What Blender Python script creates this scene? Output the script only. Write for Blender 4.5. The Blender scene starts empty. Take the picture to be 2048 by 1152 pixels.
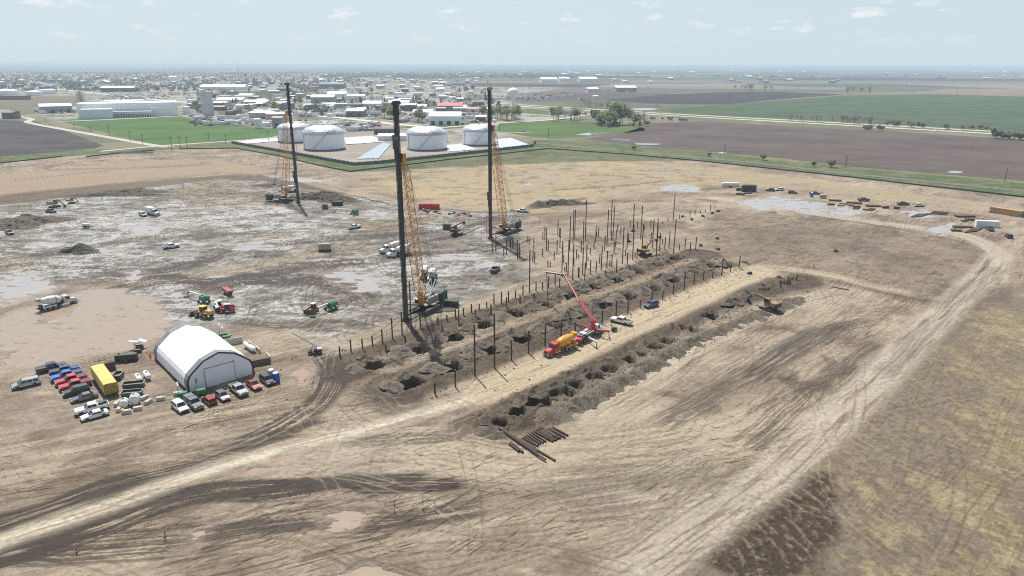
import bpy, bmesh, math, random
import numpy as np
from mathutils import Vector, Matrix
R = math.radians
PI = math.pi
random.seed(7)
# ------------------------------------------------------------------ camera model (metres; camera above the origin)
CH, FPX, PITCH, ROLL = 65.0, 1365.0, R(18.08), R(0.19)
SP, CP = math.sin(PITCH), math.cos(PITCH)
_f = Vector((0, CP, -SP)); _r0 = Vector((1, 0, 0)); _u0 = Vector((0, SP, CP))
_r = _r0*math.cos(ROLL) + _u0*math.sin(ROLL); _u = _u0*math.cos(ROLL) - _r0*math.sin(ROLL)
def ray(px, py): return _f + _r*((px-1024)/FPX) + _u*((576-py)/FPX)
def at(px, py, z=0.0):
    d = ray(px, py); t = (z-CH)/d.z
    return Vector((d.x*t, d.y*t, z))
def at_y(px, py, Y):
    d = ray(px, py); t = Y/d.y
    return Vector((d.x*t, Y, CH+d.z*t))
def proj(P):
    v = Vector(P)-Vector((0, 0, CH)); w = v.dot(_f)
    return 1024+FPX*v.dot(_r)/w, 576-FPX*v.dot(_u)/w, w
def ztop(P, pyt):
    v = (576-pyt)/FPX + (0)
    # roll shifts rows with x; undo it to first order
    x = (proj(P)[0]-1024)/FPX
    v = v + x*math.tan(ROLL)
    return CH + P.y*(v*CP-SP)/(CP+v*SP)
HAZE = 1.35e-4
SC = bpy.context.scene
COL = SC.collection
def link(o): COL.objects.link(o); return o
# ------------------------------------------------------------------ tags
def tag(o, label=None, cat=None, group=None, kind=None):
    if label: o['label'] = label
    if cat: o['category'] = cat
    if group: o['group'] = group
    if kind: o['kind'] = kind
    return o
def thing(name, label, cat, loc=(0, 0, 0), rz=0.0, group=None):
    o = link(bpy.data.objects.new(name, None)); o.empty_display_size = 0.5
    o.location = loc; o.rotation_euler = (0, 0, rz)
    return tag(o, label, cat, group)
KIDS = {}
def obj(name, me, parent=None, mats=None):
    o = link(bpy.data.objects.new(name, me))
    if parent is not None:
        o.parent = parent; KIDS.setdefault(parent.name, []).append(o)
    return o
def dup(o, parent=None):
    c = link(o.copy())
    if parent is not None: c.parent = parent; KIDS.setdefault(parent.name, []).append(c)
    for ch in KIDS.get(o.name, []): dup(ch, c)
    return c
# ------------------------------------------------------------------ materials
MAT = {}
def mat(name, rgb, rough=0.6, metal=0.0, var=0.12, scale=1.5, bump=0.0, coat=0.0, spec=0.5, dirt=None, dirt_amt=0.0):
    if name in MAT: return MAT[name]
    m = bpy.data.materials.new(name); m.use_nodes = True; MAT[name] = m
    nt = m.node_tree; b = nt.nodes['Principled BSDF']; L = nt.links
    b.inputs['Roughness'].default_value = rough; b.inputs['Metallic'].default_value = metal
    b.inputs['Specular IOR Level'].default_value = spec
    if coat: b.inputs['Coat Weight'].default_value = coat; b.inputs['Coat Roughness'].default_value = 0.08
    tc = nt.nodes.new('ShaderNodeTexCoord')
    n = nt.nodes.new('ShaderNodeTexNoise'); n.inputs['Scale'].default_value = scale; n.inputs['Detail'].default_value = 5; n.inputs['Roughness'].default_value = 0.65
    L.new(tc.outputs['Object'], n.inputs['Vector'])
    r = nt.nodes.new('ShaderNodeValToRGB'); L.new(n.outputs['Fac'], r.inputs['Fac'])
    lo = [c*(1-var) for c in rgb]; hi = [min(1, c*(1+var)) for c in rgb]
    if dirt and dirt_amt: lo = [a*(1-dirt_amt)+d*dirt_amt for a, d in zip(lo, dirt)]
    r.color_ramp.elements[0].position = 0.32; r.color_ramp.elements[1].position = 0.66
    r.color_ramp.elements[0].color = (*lo, 1); r.color_ramp.elements[1].color = (*hi, 1)
    L.new(r.outputs['Color'], b.inputs['Base Color'])
    if bump:
        bp = nt.nodes.new('ShaderNodeBump'); bp.inputs['Strength'].default_value = bump; bp.inputs['Distance'].default_value = 0.05
        n2 = nt.nodes.new('ShaderNodeTexNoise'); n2.inputs['Scale'].default_value = scale*4; n2.inputs['Detail'].default_value = 4
        L.new(tc.outputs['Object'], n2.inputs['Vector']); L.new(n2.outputs['Fac'], bp.inputs['Height']); L.new(bp.outputs['Normal'], b.inputs['Normal'])
    return m
MUD = (.30, .23, .165)
# ------------------------------------------------------------------ mesh builder
class MB:
    def __init__(s): s.v = []; s.f = []; s.m = []; s.mats = []; s.cur = 0; s.sm = []; s.smooth = False; s.M = None
    def use(s, m):
        if m not in s.mats: s.mats.append(m)
        s.cur = s.mats.index(m); return s
    def add(s, vs, fs):
        o = len(s.v)
        if s.M is not None: vs = [s.M @ Vector(v) for v in vs]
        s.v += [tuple(v) for v in vs]
        for f in fs: s.f.append([i+o for i in f]); s.m.append(s.cur); s.sm.append(s.smooth)
        return s
    def box(s, c, d, rz=0.0, top=(1, 1), ry=0.0, rx=0.0):
        hx, hy, hz = d[0]/2, d[1]/2, d[2]/2
        vs = [(-hx, -hy, -hz), (hx, -hy, -hz), (hx, hy, -hz), (-hx, hy, -hz),
              (-hx*top[0], -hy*top[1], hz), (hx*top[0], -hy*top[1], hz), (hx*top[0], hy*top[1], hz), (-hx*top[0], hy*top[1], hz)]
        M = Matrix.Translation(c) @ Matrix.Rotation(rz, 4, 'Z') @ Matrix.Rotation(ry, 4, 'Y') @ Matrix.Rotation(rx, 4, 'X')
        return s.add([M @ Vector(v) for v in vs], [(0, 3, 2, 1), (4, 5, 6, 7), (0, 1, 5, 4), (1, 2, 6, 5), (2, 3, 7, 6), (3, 0, 4, 7)])
    def tube(s, p, q, r0, r1=None, n=8, caps=True):
        p, q = Vector(p), Vector(q); r1 = r0 if r1 is None else r1
        d = (q-p).normalized(); a = d.orthogonal().normalized(); b = d.cross(a)
        vs = []
        for P, rr in ((p, r0), (q, r1)):
            for i in range(n):
                t = 2*PI*i/n+PI/4; vs.append(P+a*(rr*math.cos(t))+b*(rr*math.sin(t)))
        fs = [(i, (i+1) % n, n+(i+1) % n, n+i) for i in range(n)]
        if caps: fs += [tuple(range(n-1, -1, -1)), tuple(range(n, 2*n))]
        return s.add(vs, fs)
    def rings(s, rs, cap=True, closed=True):
        n = len(rs[0]); vs = [p for r in rs for p in r]; fs = []
        for k in range(len(rs)-1):
            for i in range(n if closed else n-1):
                j = (i+1) % n; fs.append((k*n+i, k*n+j, (k+1)*n+j, (k+1)*n+i))
        if cap: fs += [tuple(range(n-1, -1, -1)), tuple(range((len(rs)-1)*n, len(rs)*n))]
        return s.add(vs, fs)
    def lathe(s, prof, p, q, n=16, cap=True):      # prof: (t along p->q in 0..1, radius)
        p, q = Vector(p), Vector(q); d = (q-p); dn = d.normalized(); a = dn.orthogonal().normalized(); b = dn.cross(a)
        rs = [[p+d*t+a*(r*math.cos(2*PI*i/n))+b*(r*math.sin(2*PI*i/n)) for i in range(n)] for t, r in prof]
        return s.rings(rs, cap)
    def prism(s, prof, y0, y1, ins=0.0):            # side profile (x,z) extruded across y; ins narrows the part above mid height
        zs = [z for x, z in prof]; zm, zM = min(zs), max(zs)
        vs = []
        for sg in (0, 1):
            for x, z in prof:
                k = ins*((z-zm)/(zM-zm+1e-9))**2
                y = (y0+k) if sg == 0 else (y1-k); vs.append((x, y, z))
        n = len(prof)
        fs = [(i, (i+1) % n, n+(i+1) % n, n+i) for i in range(n)] + [tuple(range(n-1, -1, -1)), tuple(range(n, 2*n))]
        return s.add(vs, fs)
    def quad(s, *p): return s.add(list(p), [tuple(range(len(p)))])
    def ball(s, c, r, n=10, m=6, sq=(1, 1, 1)):
        rs = []
        for j in range(m+1):
            t = PI*(j/m)*0.998+0.001
            rs.append([(c[0]+r*sq[0]*math.sin(t)*math.cos(2*PI*i/n), c[1]+r*sq[1]*math.sin(t)*math.sin(2*PI*i/n), c[2]-r*sq[2]*math.cos(t)) for i in range(n)])
        return s.rings(rs, True)
    def mesh(s, name, bevel=0.0, seg=1, fix=True):
        me = bpy.data.meshes.new(name); me.from_pydata(s.v, [], s.f)
        for m in s.mats: me.materials.append(m)
        me.polygons.foreach_set('material_index', s.m); me.polygons.foreach_set('use_smooth', s.sm)
        if bevel or fix:
            bm = bmesh.new(); bm.from_mesh(me)
            if fix: bmesh.ops.recalc_face_normals(bm, faces=bm.faces)
            if bevel: bmesh.ops.bevel(bm, geom=list(bm.edges), offset=bevel, segments=seg, affect='EDGES', clamp_overlap=True)
            bm.to_mesh(me); bm.free()
        return me
    def build(s, name, parent=None, bevel=0.0, seg=1, fix=True): return obj(name, s.mesh(name, bevel, seg, fix), parent)
# ------------------------------------------------------------------ world, sun, camera
SUNV = Vector((-2.67, 6.39, 11.6)).normalized()
def setup_world():
    w = bpy.data.worlds.new('World'); SC.world = w; w.use_nodes = True
    nt = w.node_tree; L = nt.links; bg = nt.nodes['Background']
    sky = nt.nodes.new('ShaderNodeTexSky'); sky.sky_type = 'NISHITA'; sky.sun_disc = False
    sky.sun_elevation = math.asin(SUNV.z); sky.sun_rotation = math.atan2(SUNV.x, SUNV.y)
    sky.altitude = 300; sky.air_density = 1.0; sky.dust_density = 2.2; sky.ozone_density = 1.5
    tc = nt.nodes.new('ShaderNodeTexCoord'); sep = nt.nodes.new('ShaderNodeSeparateXYZ'); L.new(tc.outputs['Generated'], sep.inputs[0])
    # thin high cloud veil: whitens the sky towards the horizon
    veil = nt.nodes.new('ShaderNodeMapRange'); veil.inputs[1].default_value = 0.0; veil.inputs[2].default_value = 0.5; veil.inputs[3].default_value = VEIL0; veil.inputs[4].default_value = VEIL1
    L.new(sep.outputs['Z'], veil.inputs[0])
    mx = nt.nodes.new('ShaderNodeMix'); mx.data_type = 'RGBA'
    L.new(veil.outputs[0], mx.inputs['Factor']); L.new(sky.outputs[0], mx.inputs['A']); mx.inputs['B'].default_value = (*VEILC, 1)
    # cumulus puffs on a plane overhead
    dz = nt.nodes.new('ShaderNodeMath'); dz.operation = 'MAXIMUM'; dz.inputs[1].default_value = 0.004; L.new(sep.outputs['Z'], dz.inputs[0])
    dx = nt.nodes.new('ShaderNodeMath'); dx.operation = 'DIVIDE'; L.new(sep.outputs['X'], dx.inputs[0]); L.new(dz.outputs[0], dx.inputs[1])
    dy = nt.nodes.new('ShaderNodeMath'); dy.operation = 'DIVIDE'; L.new(sep.outputs['Y'], dy.inputs[0]); L.new(dz.outputs[0], dy.inputs[1])
    az = nt.nodes.new('ShaderNodeCombineXYZ')
    # azimuth / elevation keeps far puffs roundish instead of needle thin
    at2 = nt.nodes.new('ShaderNodeMath'); at2.operation = 'ARCTAN2'; L.new(sep.outputs['X'], at2.inputs[0]); L.new(sep.outputs['Y'], at2.inputs[1])
    sx = nt.nodes.new('ShaderNodeMath'); sx.operation = 'MULTIPLY'; sx.inputs[1].default_value = 15.0; L.new(at2.outputs[0], sx.inputs[0])
    sz = nt.nodes.new('ShaderNodeMath'); sz.operation = 'MULTIPLY'; sz.inputs[1].default_value = 42.0; L.new(sep.outputs['Z'], sz.inputs[0])
    L.new(sx.outputs[0], az.inputs[0]); L.new(sz.outputs[0], az.inputs[1])
    n = nt.nodes.new('ShaderNodeTexNoise'); n.inputs['Scale'].default_value = 1.25; n.inputs['Detail'].default_value = 7; n.inputs['Roughness'].default_value = 0.62
    L.new(az.outputs[0], n.inputs['Vector'])
    rp = nt.nodes.new('ShaderNodeMapRange'); rp.inputs[1].default_value = 0.56; rp.inputs[2].default_value = 0.76; rp.inputs[3].default_value = 0; rp.inputs[4].default_value = 0.8
    L.new(n.outputs['Fac'], rp.inputs[0])
    low = nt.nodes.new('ShaderNodeMapRange'); low.inputs[1].default_value = 0.02; low.inputs[2].default_value = 0.05; L.new(sep.outputs['Z'], low.inputs[0])
    mu = nt.nodes.new('ShaderNodeMath'); mu.operation = 'MULTIPLY'; L.new(rp.outputs[0], mu.inputs[0]); L.new(low.outputs[0], mu.inputs[1])
    mc = nt.nodes.new('ShaderNodeMix'); mc.data_type = 'RGBA'; mc.inputs['B'].default_value = (*CLOUDC, 1)
    L.new(mu.outputs[0], mc.inputs['Factor']); L.new(mx.outputs['Result'], mc.inputs['A']); L.new(mc.outputs['Result'], bg.inputs['Color'])
    bg.inputs['Strength'].default_value = SKYS
    w.cycles.sampling_method = 'AUTOMATIC'
VEIL0, VEIL1, VEILC, CLOUDC, SKYS = 0.88, 0.12, (7.1, 8.45, 9.35), (10.6, 10.7, 10.8), 0.083
def setup():
    setup_world()
    s = bpy.data.lights.new('sun', 'SUN'); s.energy = 4.9; s.angle = R(0.5); s.color = (1.0, 0.955, 0.89)
    so = link(bpy.data.objects.new('sun', s)); so.rotation_euler = SUNV.to_track_quat('Z', 'Y').to_euler()
    c = bpy.data.cameras.new('camera'); c.sensor_width = 36; c.lens = FPX/2048*36; c.clip_start = 1; c.clip_end = 200000
    co = link(bpy.data.objects.new('camera', c)); SC.camera = co
    M = Matrix((_r, _u, -_f)).transposed().to_4x4(); M.translation = (0, 0, CH); co.matrix_world = M
    SC.view_settings.view_transform = 'Standard'; SC.view_settings.look = 'None'; SC.view_settings.gamma = 1; SC.view_settings.exposure = 0.22
    SC.cycles.use_denoising = False; SC.cycles.max_bounces = 6; SC.cycles.volume_bounces = 1
    SC.cycles.use_adaptive_sampling = False; SC.cycles.filter_width = 1.1
setup()
# ================================================================== GROUND
_rng = np.random.default_rng(11)
TAB = _rng.random((8, 512, 512)).astype(np.float32)
def vn(x, y, k=0):
    x = np.asarray(x, np.float32); y = np.asarray(y, np.float32)
    fx = np.floor(x); fy = np.floor(y); a = (x-fx); b = (y-fy)
    a = a*a*(3-2*a); b = b*b*(3-2*b)
    i = fx.astype(np.int32) & 511; j = fy.astype(np.int32) & 511; i1 = (i+1) & 511; j1 = (j+1) & 511
    T = TAB[k % 8]
    return (T[i, j]*(1-a)+T[i1, j]*a)*(1-b)+(T[i, j1]*(1-a)+T[i1, j1]*a)*b
def fb(x, y, k=0, o=4, g=0.55):
    s = 0; w = 1; t = 0
    for q in range(o):
        s = s+w*vn(x+17.3*q, y-9.1*q, k+q); t += w; w *= g; x = x*2.03; y = y*2.03
    return s/t
def ss(a, b, x):
    t = np.clip((x-a)/(b-a), 0, 1); return t*t*(3-2*t)
def cr(pts, n=8):                                   # Catmull-Rom
    P = [np.array(p, float) for p in pts]
    if len(P) < 3: return np.array([P[0]+(P[-1]-P[0])*t for t in np.linspace(0, 1, n)])
    P = [2*P[0]-P[1]]+P+[2*P[-1]-P[-2]]; o = []
    for i in range(1, len(P)-2):
        a, b, c, d = P[i-1:i+3]
        for t in np.linspace(0, 1, n, endpoint=False):
            o.append(.5*((2*b)+(c-a)*t+(2*a-5*b+4*c-d)*t*t+(3*b-a-3*c+d)*t**3))
    o.append(P[-2]); return np.array(o)
def W(px): return np.array([at(*p)[:2] for p in px])
# grid: dense where the photograph looks, coarse far outside
pyr = np.concatenate([np.array([9000, 4000, 2400, 1700, 1420]), np.arange(1290, 520, -1.55), np.arange(520, 260, -1.15), np.arange(260, 134.2, -0.9)])
down = SP + (pyr-576)/FPX*CP; fwd = CP - (pyr-576)/FPX*SP
Yr = CH*fwd/down
Yr = np.concatenate([[-60.], Yr, [26000., 34000., 48000., 70000.]]).astype(np.float64)
uc = np.concatenate([[-6, -3, -2, -1.6], np.linspace(-1.32, 1.32, 1900), [1.6, 2, 3, 6]])
NR, NC = len(Yr), len(uc)
Yw = np.maximum(Yr, 40.0)                            # fan width at each row
# horizontal fan: depth along the view axis sets the width
dep = Yw*CP + CH*SP
GX = (uc[None, :]*0.86*dep[:, None]).astype(np.float32); GY = np.repeat(Yr[:, None], NC, 1).astype(np.float32)
X = GX.ravel(); Y = GY.ravel(); NV = X.size
DIST = np.hypot(X, Y)
S2 = math.sqrt(.5)
S = (X+Y)*S2; T = (Y-X)*S2                          # along the pile rows / across them
wx = (fb(X/9, Y/9, 1, 3)-.5)*5; wy = (fb(X/9+50, Y/9, 2, 3)-.5)*5
XW, YW = X+wx, Y+wy
col = np.zeros((NV, 3), np.float32); Z = np.zeros(NV, np.float32); wet = np.zeros(NV, np.float32)
c_ = lambda *a: np.array(a, np.float32)
DRY, PALE, PINK, GREY, DARK = c_(.375, .30, .218), c_(.50, .425, .315), c_(.345, .275, .215), c_(.40, .375, .325), c_(.085, .062, .044)
SPOIL, YEL, ORA, GWH, BRN = c_(.142, .107, .075), c_(.45, .36, .205), c_(.37, .285, .205), c_(.56, .53, .475), c_(.185, .14, .10)
def lay(m, c, idx=None):
    global col
    if idx is None: col += m[:, None]*(c-col)
    else: col[idx] += m[:, None]*(c-col[idx])
def inbox(pts, pad): return np.nonzero((XW > pts[:, 0].min()-pad) & (XW < pts[:, 0].max()+pad) & (YW > pts[:, 1].min()-pad) & (YW < pts[:, 1].max()+pad))[0]
def segd(px, py, pts, closed=False):
    n = len(pts); best = np.full(px.size, 1e9, np.float32); sd = np.zeros(px.size, np.float32); sl = np.zeros(px.size, np.float32); acc = 0.0
    for i in range(n if closed else n-1):
        a = pts[i]; b = pts[(i+1) % n]; d = b-a; l = math.hypot(*d)
        if l < 1e-6: continue
        ux, uy = d/l; rx = px-a[0]; ry = py-a[1]; t = np.clip(rx*ux+ry*uy, 0, l)
        q = np.hypot(rx-t*ux, ry-t*uy); m = q < best
        best[m] = q[m]; sl[m] = acc+t[m]; sd[m] = np.sign(ux*ry-uy*rx)[m]*q[m]; acc += l
    return best, sl, sd
def pmask(pix, feather, warp=1.0, world=False):
    p = np.array(pix, float) if world else W(pix)
    i = inbox(p, feather+3); px = X[i]+warp*wx[i]; py = Y[i]+warp*wy[i]
    d, _, _ = segd(px, py, p, True); ins = np.zeros(i.size, bool); n = len(p)
    for k in range(n):
        a, b = p[k], p[(k+1) % n]
        if a[1] == b[1]: continue
        c = (a[1] > py) != (b[1] > py); ins ^= c & (px < (b[0]-a[0])*(py-a[1])/(b[1]-a[1])+a[0])
    return i, ss(-feather, feather, np.where(ins, d, -d))
def pathc(pix, w, n=10, warp=0.4, world=False):
    p = cr(np.array(pix, float) if world else W(pix), n)
    i = inbox(p, w+3); b, s, d = segd(X[i]+warp*wx[i], Y[i]+warp*wy[i], p)
    k = b < w; global FADE; Lp = np.hypot(*np.diff(p, axis=0).T).sum(); s = s[k]; FADE = ss(0, w*1.5, s+d[k]*0+.3*w*(vn(d[k]*1.3, s*0, 1)-.5))*ss(0, w*1.5, Lp-s); return i[k], s, d[k]
# ---- far country: patchwork of fields, later covered by the named sheets
a = R(-8); fx = X*math.cos(a)-Y*math.sin(a); fy = X*math.sin(a)+Y*math.cos(a)
cell = vn(np.floor(fx/620)*.731+.2, np.floor(fy/430+np.floor(fx/620)*.37)*.619, 3)
c2 = vn(np.floor(fx/620)*1.31+9.2, np.floor(fy/430)*1.17+3.3, 5)
pal = [(.095, .085, .085), (.16, .13, .115), (.075, .12, .055), (.12, .145, .075), (.22, .175, .13), (.13, .125, .10), (.06, .055, .062), (.27, .23, .18)]
ci = (np.clip((c2*1.25-.12), 0, .999)*8).astype(int); col[:] = np.array(pal, np.float32)[ci]
col *= (0.85+.3*fb(X/60, Y/25, 2, 3))[:, None]
far_green = c_(.15, .155, .085)
near = ss(1500, 900, DIST); lay(near*.9, far_green*(1+0*near[0])); lay(near*ss(.45, .6, fb(X/40, Y/40, 4)), c_(.23, .2, .13))
# town floor: gravel lots, dry grass and roofs between
i, m = pmask([(-400, 262), (60, 232), (560, 300), (1080, 268), (1130, 238), (1000, 196), (1120, 176), (700, 152), (-400, 142)], 25)
g = fb(X[i]/35, Y[i]/35, 6, 3); lay(m*.9, np.where((g > .52)[:, None], c_(.33, .30, .26), c_(.17, .17, .10)), i)
g = fb(X[i]/18, Y[i]/28, 2, 3); lay(m*ss(.52, .6, g)*.8, c_(.42, .39, .35), i)
# ---- the building site
SITE = [(-700, 420), (-300, 352), (0, 327), (125, 314), (330, 300), (470, 297.5), (560, 313.5), (640, 332.5), (700, 344.5), (880, 322.5), (1095, 298.5), (1250, 309.5), (1400, 323), (1700, 355.5), (2048, 396), (2700, 470), (2800, 1400), (-900, 1400)]
i, msite = pmask(SITE, 1.2, 0.3); site = np.zeros(NV, np.float32); site[i] = msite
lf = fb(X/26, Y/26, 0, 4); mf = fb(X/7, Y/7, 3, 4); hf = fb(X/1.7, Y/1.7, 5, 3)
base = DRY+(PINK-DRY)*ss(.4, .62, lf)[:, None]; base = base+(PALE-base)*(ss(.5, .72, mf)*.55)[:, None]; base = base+(BRN-base)*(ss(.56, .75, fb(X/12+9, Y/12, 6, 4))*.55)[:, None]
col += site[:, None]*(base-col)
# anisotropic grain (tyre polish, scraped streaks): along the rows on the right, along the access road at lower left
def grain(m, ang, k, a1=.55, a2=.4, thin=.33, ln=7):
    u = X*math.cos(ang)+Y*math.sin(ang)+wx*.6; v = Y*math.cos(ang)-X*math.sin(ang)+wy*.12
    pat = fb(u/22, v/9, k+3, 3); g1 = fb(u/ln, v/thin, k, 3); g2 = fb(u/(ln*2), v/(thin*3.2), k+1, 3)
    q = ss(.46, .62, pat)
    lay(m*ss(.46, .60, g1)*(.12+.88*q)*a1*.85, BRN*1.05); lay(m*ss(.55, .64, g1*.7+g2*.3)*q*a1*1.25, DARK*1.5); lay(m*ss(.52, .66, g2)*a2*(1-.7*q), PALE); lay(m*ss(.44, .30, g2)*a2*.7, BRN*1.25); Z[:] -= m*ss(.5, .64, g1)*(.2+.8*q)*.06
ll = ss(25, -25, X+(Y-110)*.55)*ss(175, 140, Y)
grain(site*(1-ll), R(45), 1); grain(site*ll, R(24), 4)
# damp plates with crisp margins
q = fb(XW/17, YW/11, 5, 5); q2 = fb(XW/30+7, YW/22, 2, 4); lay(site*ss(.555, .585, q)*.38, BRN*1.2); lay(site*ss(.60, .625, q)*.3, DARK*2.0); lay(site*ss(.56, .59, q2)*.35, PINK*1.12); lay(site*ss(.42, .39, q2)*.3, PALE)
# churned yard, left and middle
i, m = pmask([(-300, 425), (200, 385), (470, 350), (600, 345), (700, 385), (880, 420), (1060, 430), (1010, 500), (1060, 560), (900, 620), (690, 700), (560, 640), (330, 650), (150, 560), (-300, 720)], 6)
x, y = X[i], Y[i]; q = .62*fb(x/30, y/20, 4, 3)+.38*fb(x/8, y/3.5, 2, 4); q4 = fb(x/34+5, y/24, 6, 3); lay(m*(.45+.45*ss(.42, .58, q4)), GREY, i); lay(m*ss(.515, .57, q)*.7, GWH*.97, i); lay(m*ss(.45, .40, q)*.6, c_(.24, .195, .15), i); lay(m*ss(.40, .35, q4)*.6, c_(.37, .295, .205), i); q2 = fb(x/8+20, y/8, 2, 4); lay(m*ss(.56, .72, q2)*.45, BRN*1.1, i)
ch = fb(x/5, y/1.6, 6, 4); ch2 = fb((x+y)/4, (x-y)/1.1, 1, 3); lay(m*ss(.54, .63, ch)*.6, c_(.135, .115, .095), i); lay(m*ss(.58, .67, ch2)*.6, c_(.115, .098, .08), i)
Z[i] += m*((ch-.5)*.35+(ch2-.5)*.2)
# straw coloured field between the fence and the site
i, m = pmask([(880, 335), (1100, 318), (1400, 332), (1560, 372), (1400, 372), (1250, 385), (1080, 425), (950, 425), (840, 400), (700, 372)], 5)
q = fb(X[i]/20, Y[i]/9, 1, 4); lay(m*.8, c_(.43, .345, .225), i); lay(m*ss(.5, .66, q)*.75, c_(.455, .365, .22), i); lay(m*ss(.48, .3, q)*.6, c_(.40, .35, .285), i); lay(m*ss(.58, .7, fb(X[i]/7, Y[i]/5, 3, 3))*.45, BRN, i)
i, m = pmask([(1400, 330), (2048, 415), (2500, 480), (2500, 520), (2000, 425), (1640, 385), (1450, 362)], 3)
q = fb(X[i]/18, Y[i]/6, 1, 4); lay(m*.8, c_(.41, .33, .235), i); lay(m*ss(.52, .62, q)*.7, c_(.43, .35, .20), i); lay(m*ss(.42, .3, q)*.6, c_(.33, .285, .25), i)
# graded pad, orange tan
i, m = pmask([(-300, 375), (0, 350), (300, 322), (440, 322), (560, 345), (520, 352), (440, 348), (250, 368), (0, 394), (-300, 425)], 1.5, .4)
lay(m, ORA*(1+.0), i); lay(m*ss(.5, .8, fb(S[i]/12, T[i]/1.2, 3, 3))*.25, PALE, i); Z[i] += 1.1*m
i, m = pmask([(-300, 425), (0, 394), (250, 368), (440, 350), (520, 352), (700, 380), (690, 390), (520, 362), (440, 358), (260, 379), (0, 410), (-300, 445)], 1.5, .5); lay(m*.75, BRN, i)
# right hand stripped field: straw and dark soil
i, m = pmask([(2060, 560), (1960, 590), (1860, 690), (1700, 840), (1560, 960), (1420, 1070), (1290, 1180), (1250, 1400), (2800, 1400), (2800, 560)], 3, .8)
x, y = X[i], Y[i]; q = fb(x/9, y/12, 5, 5); q2 = fb(x/2.2, y/3.6, 2, 4); q3 = fb(x/.8, y/.8, 3, 3); j, ms = pmask([(1900, 650), (2048, 600), (2500, 600), (2500, 1400), (1800, 1400), (1810, 1130), (1830, 1000), (1910, 850), (1880, 760)], 9, 2.0); st = np.zeros(NV, np.float32); st[j] = ms; st = st[i]
lay(m*.95, c_(.285, .228, .168), i); lay(m*ss(.52, .62, q)*.55, c_(.20, .158, .118), i); lay(m*ss(.48, .60, q2)*.35, c_(.24, .20, .15), i)
v = q*.62+q2*.38+st*.125-.065; v = v+(q3-.5)*.10; lay(m*ss(.485, .575, v)*.8, c_(.365, .295, .185), i); lay(m*ss(.57, .68, v)*.6, c_(.43, .35, .225), i); lay(m*ss(.52, .64, q3)*.35, c_(.13, .105, .075), i); lay(m*ss(.50, .62, fb((x*.5+y*.87)/.5, (y*.5-x*.87)/5, 1, 3))*.4*st, c_(.21, .165, .10), i); Z[i] += m*(q3-.5)*.14
# black ploughed patch near the front and dark rim of the road
i, m = pmask([(1510, 985), (1590, 930), (1680, 960), (1690, 1060), (1620, 1160), (1500, 1180), (1420, 1120), (1480, 1060)], 1.2, 1.2); lay(m*.92, DARK*1.2, i)
o = at(1250, 1120); rad = np.hypot(X[i]-o.x, Y[i]-o.y); rows = np.sin(rad*3.3+6*mf[i]+5*lf[i]); cl = fb(X[i]/.8, Y[i]/.8, 2, 4); lay(m*ss(.1, .9, rows)*ss(.38, .55, cl)*.7, c_(.27, .215, .155), i); lay(m*ss(.6, .75, cl)*.4, c_(.36, .29, .19), i); Z[i] += m*(.10*rows+(cl-.5)*.55)
for P in ([(1500, 985), (1600, 890), (1700, 800), (1800, 720), (1900, 640), (1990, 580)], [(1300, 1140), (1400, 1070), (1500, 985)]):
    i, s, d = pathc(P, 7, 8, 1.0); lay(ss(7, 2, np.abs(d))*(.25+.6*ss(.4, .6, fb(s/6, d/1.5, 2, 3))), c_(.19, .15, .115), i)
# stripped pad right of the trenches, inside the loop of the road
i, m = pmask([(1436, 418), (1600, 432), (1780, 458), (1900, 482), (1955, 502), (1962, 522), (1900, 588), (1860, 600), (1780, 588), (1640, 555), (1500, 535), (1440, 520), (1400, 470)], 2.0, .4)
q = fb(X[i]/3.2, Y[i]/2.2, 2, 4); lay(m*.55, c_(.27, .21, .155), i); lay(m*ss(.54, .66, q)*.5, BRN*.9, i); Z[i] += m*(q-.5)*.35
for P in ([(1500, 537), (1640, 557), (1780, 590), (1862, 602), (1905, 590), (1965, 523), (1957, 500), (1900, 480), (1780, 456), (1600, 430), (1440, 416)],):
    i, s, d = pathc(P, 2.2, 8, .2); m = ss(2.0, .5, np.abs(d))*FADE; lay(m*.55*ss(.3, .5, fb(s/5, d, 2, 3)), BRN*.85, i); Z[i] += m*.45
# ---- trench strips
def strip(P, w, c, amt):
    i, s, d = pathc(P, w+2.5, 4, .45); m = ss(w+1.6, w-1.2, np.abs(d)); q = fb(s/3.5, d/2.2, 3, 4)
    lay(m*amt, c, i); lay(m*ss(.52, .68, q)*.6, c*.62, i); lay(m*ss(.48, .34, q)*.5, c*1.35, i); Z[i] += m*(q-.45)*.9; return i, s, d, m
A0, A1, B0, B1 = (690, 735), (1430, 503), (795, 783), (1475, 548)
strip([(700, 733), (900, 662), (1150, 585), (1400, 508)], 6.8, SPOIL*1.08, .9)
strip([(800, 775), (950, 718), (1150, 638), (1440, 535)], 7.0, SPOIL*1.12, .9)
strip([(970, 858), (1150, 776), (1350, 678), (1605, 562)], 6.2, SPOIL*1.0, .95)
# lip of bare brown earth along both edges of the last strip
i, s, d = pathc([(940, 850), (1100, 765), (1300, 672), (1540, 560)], 4.5, 4, .6); lay(ss(4, 1, np.abs(d))*.7, BRN*.95, i); Z[i] += .45*ss(4, 0, np.abs(d))
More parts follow.
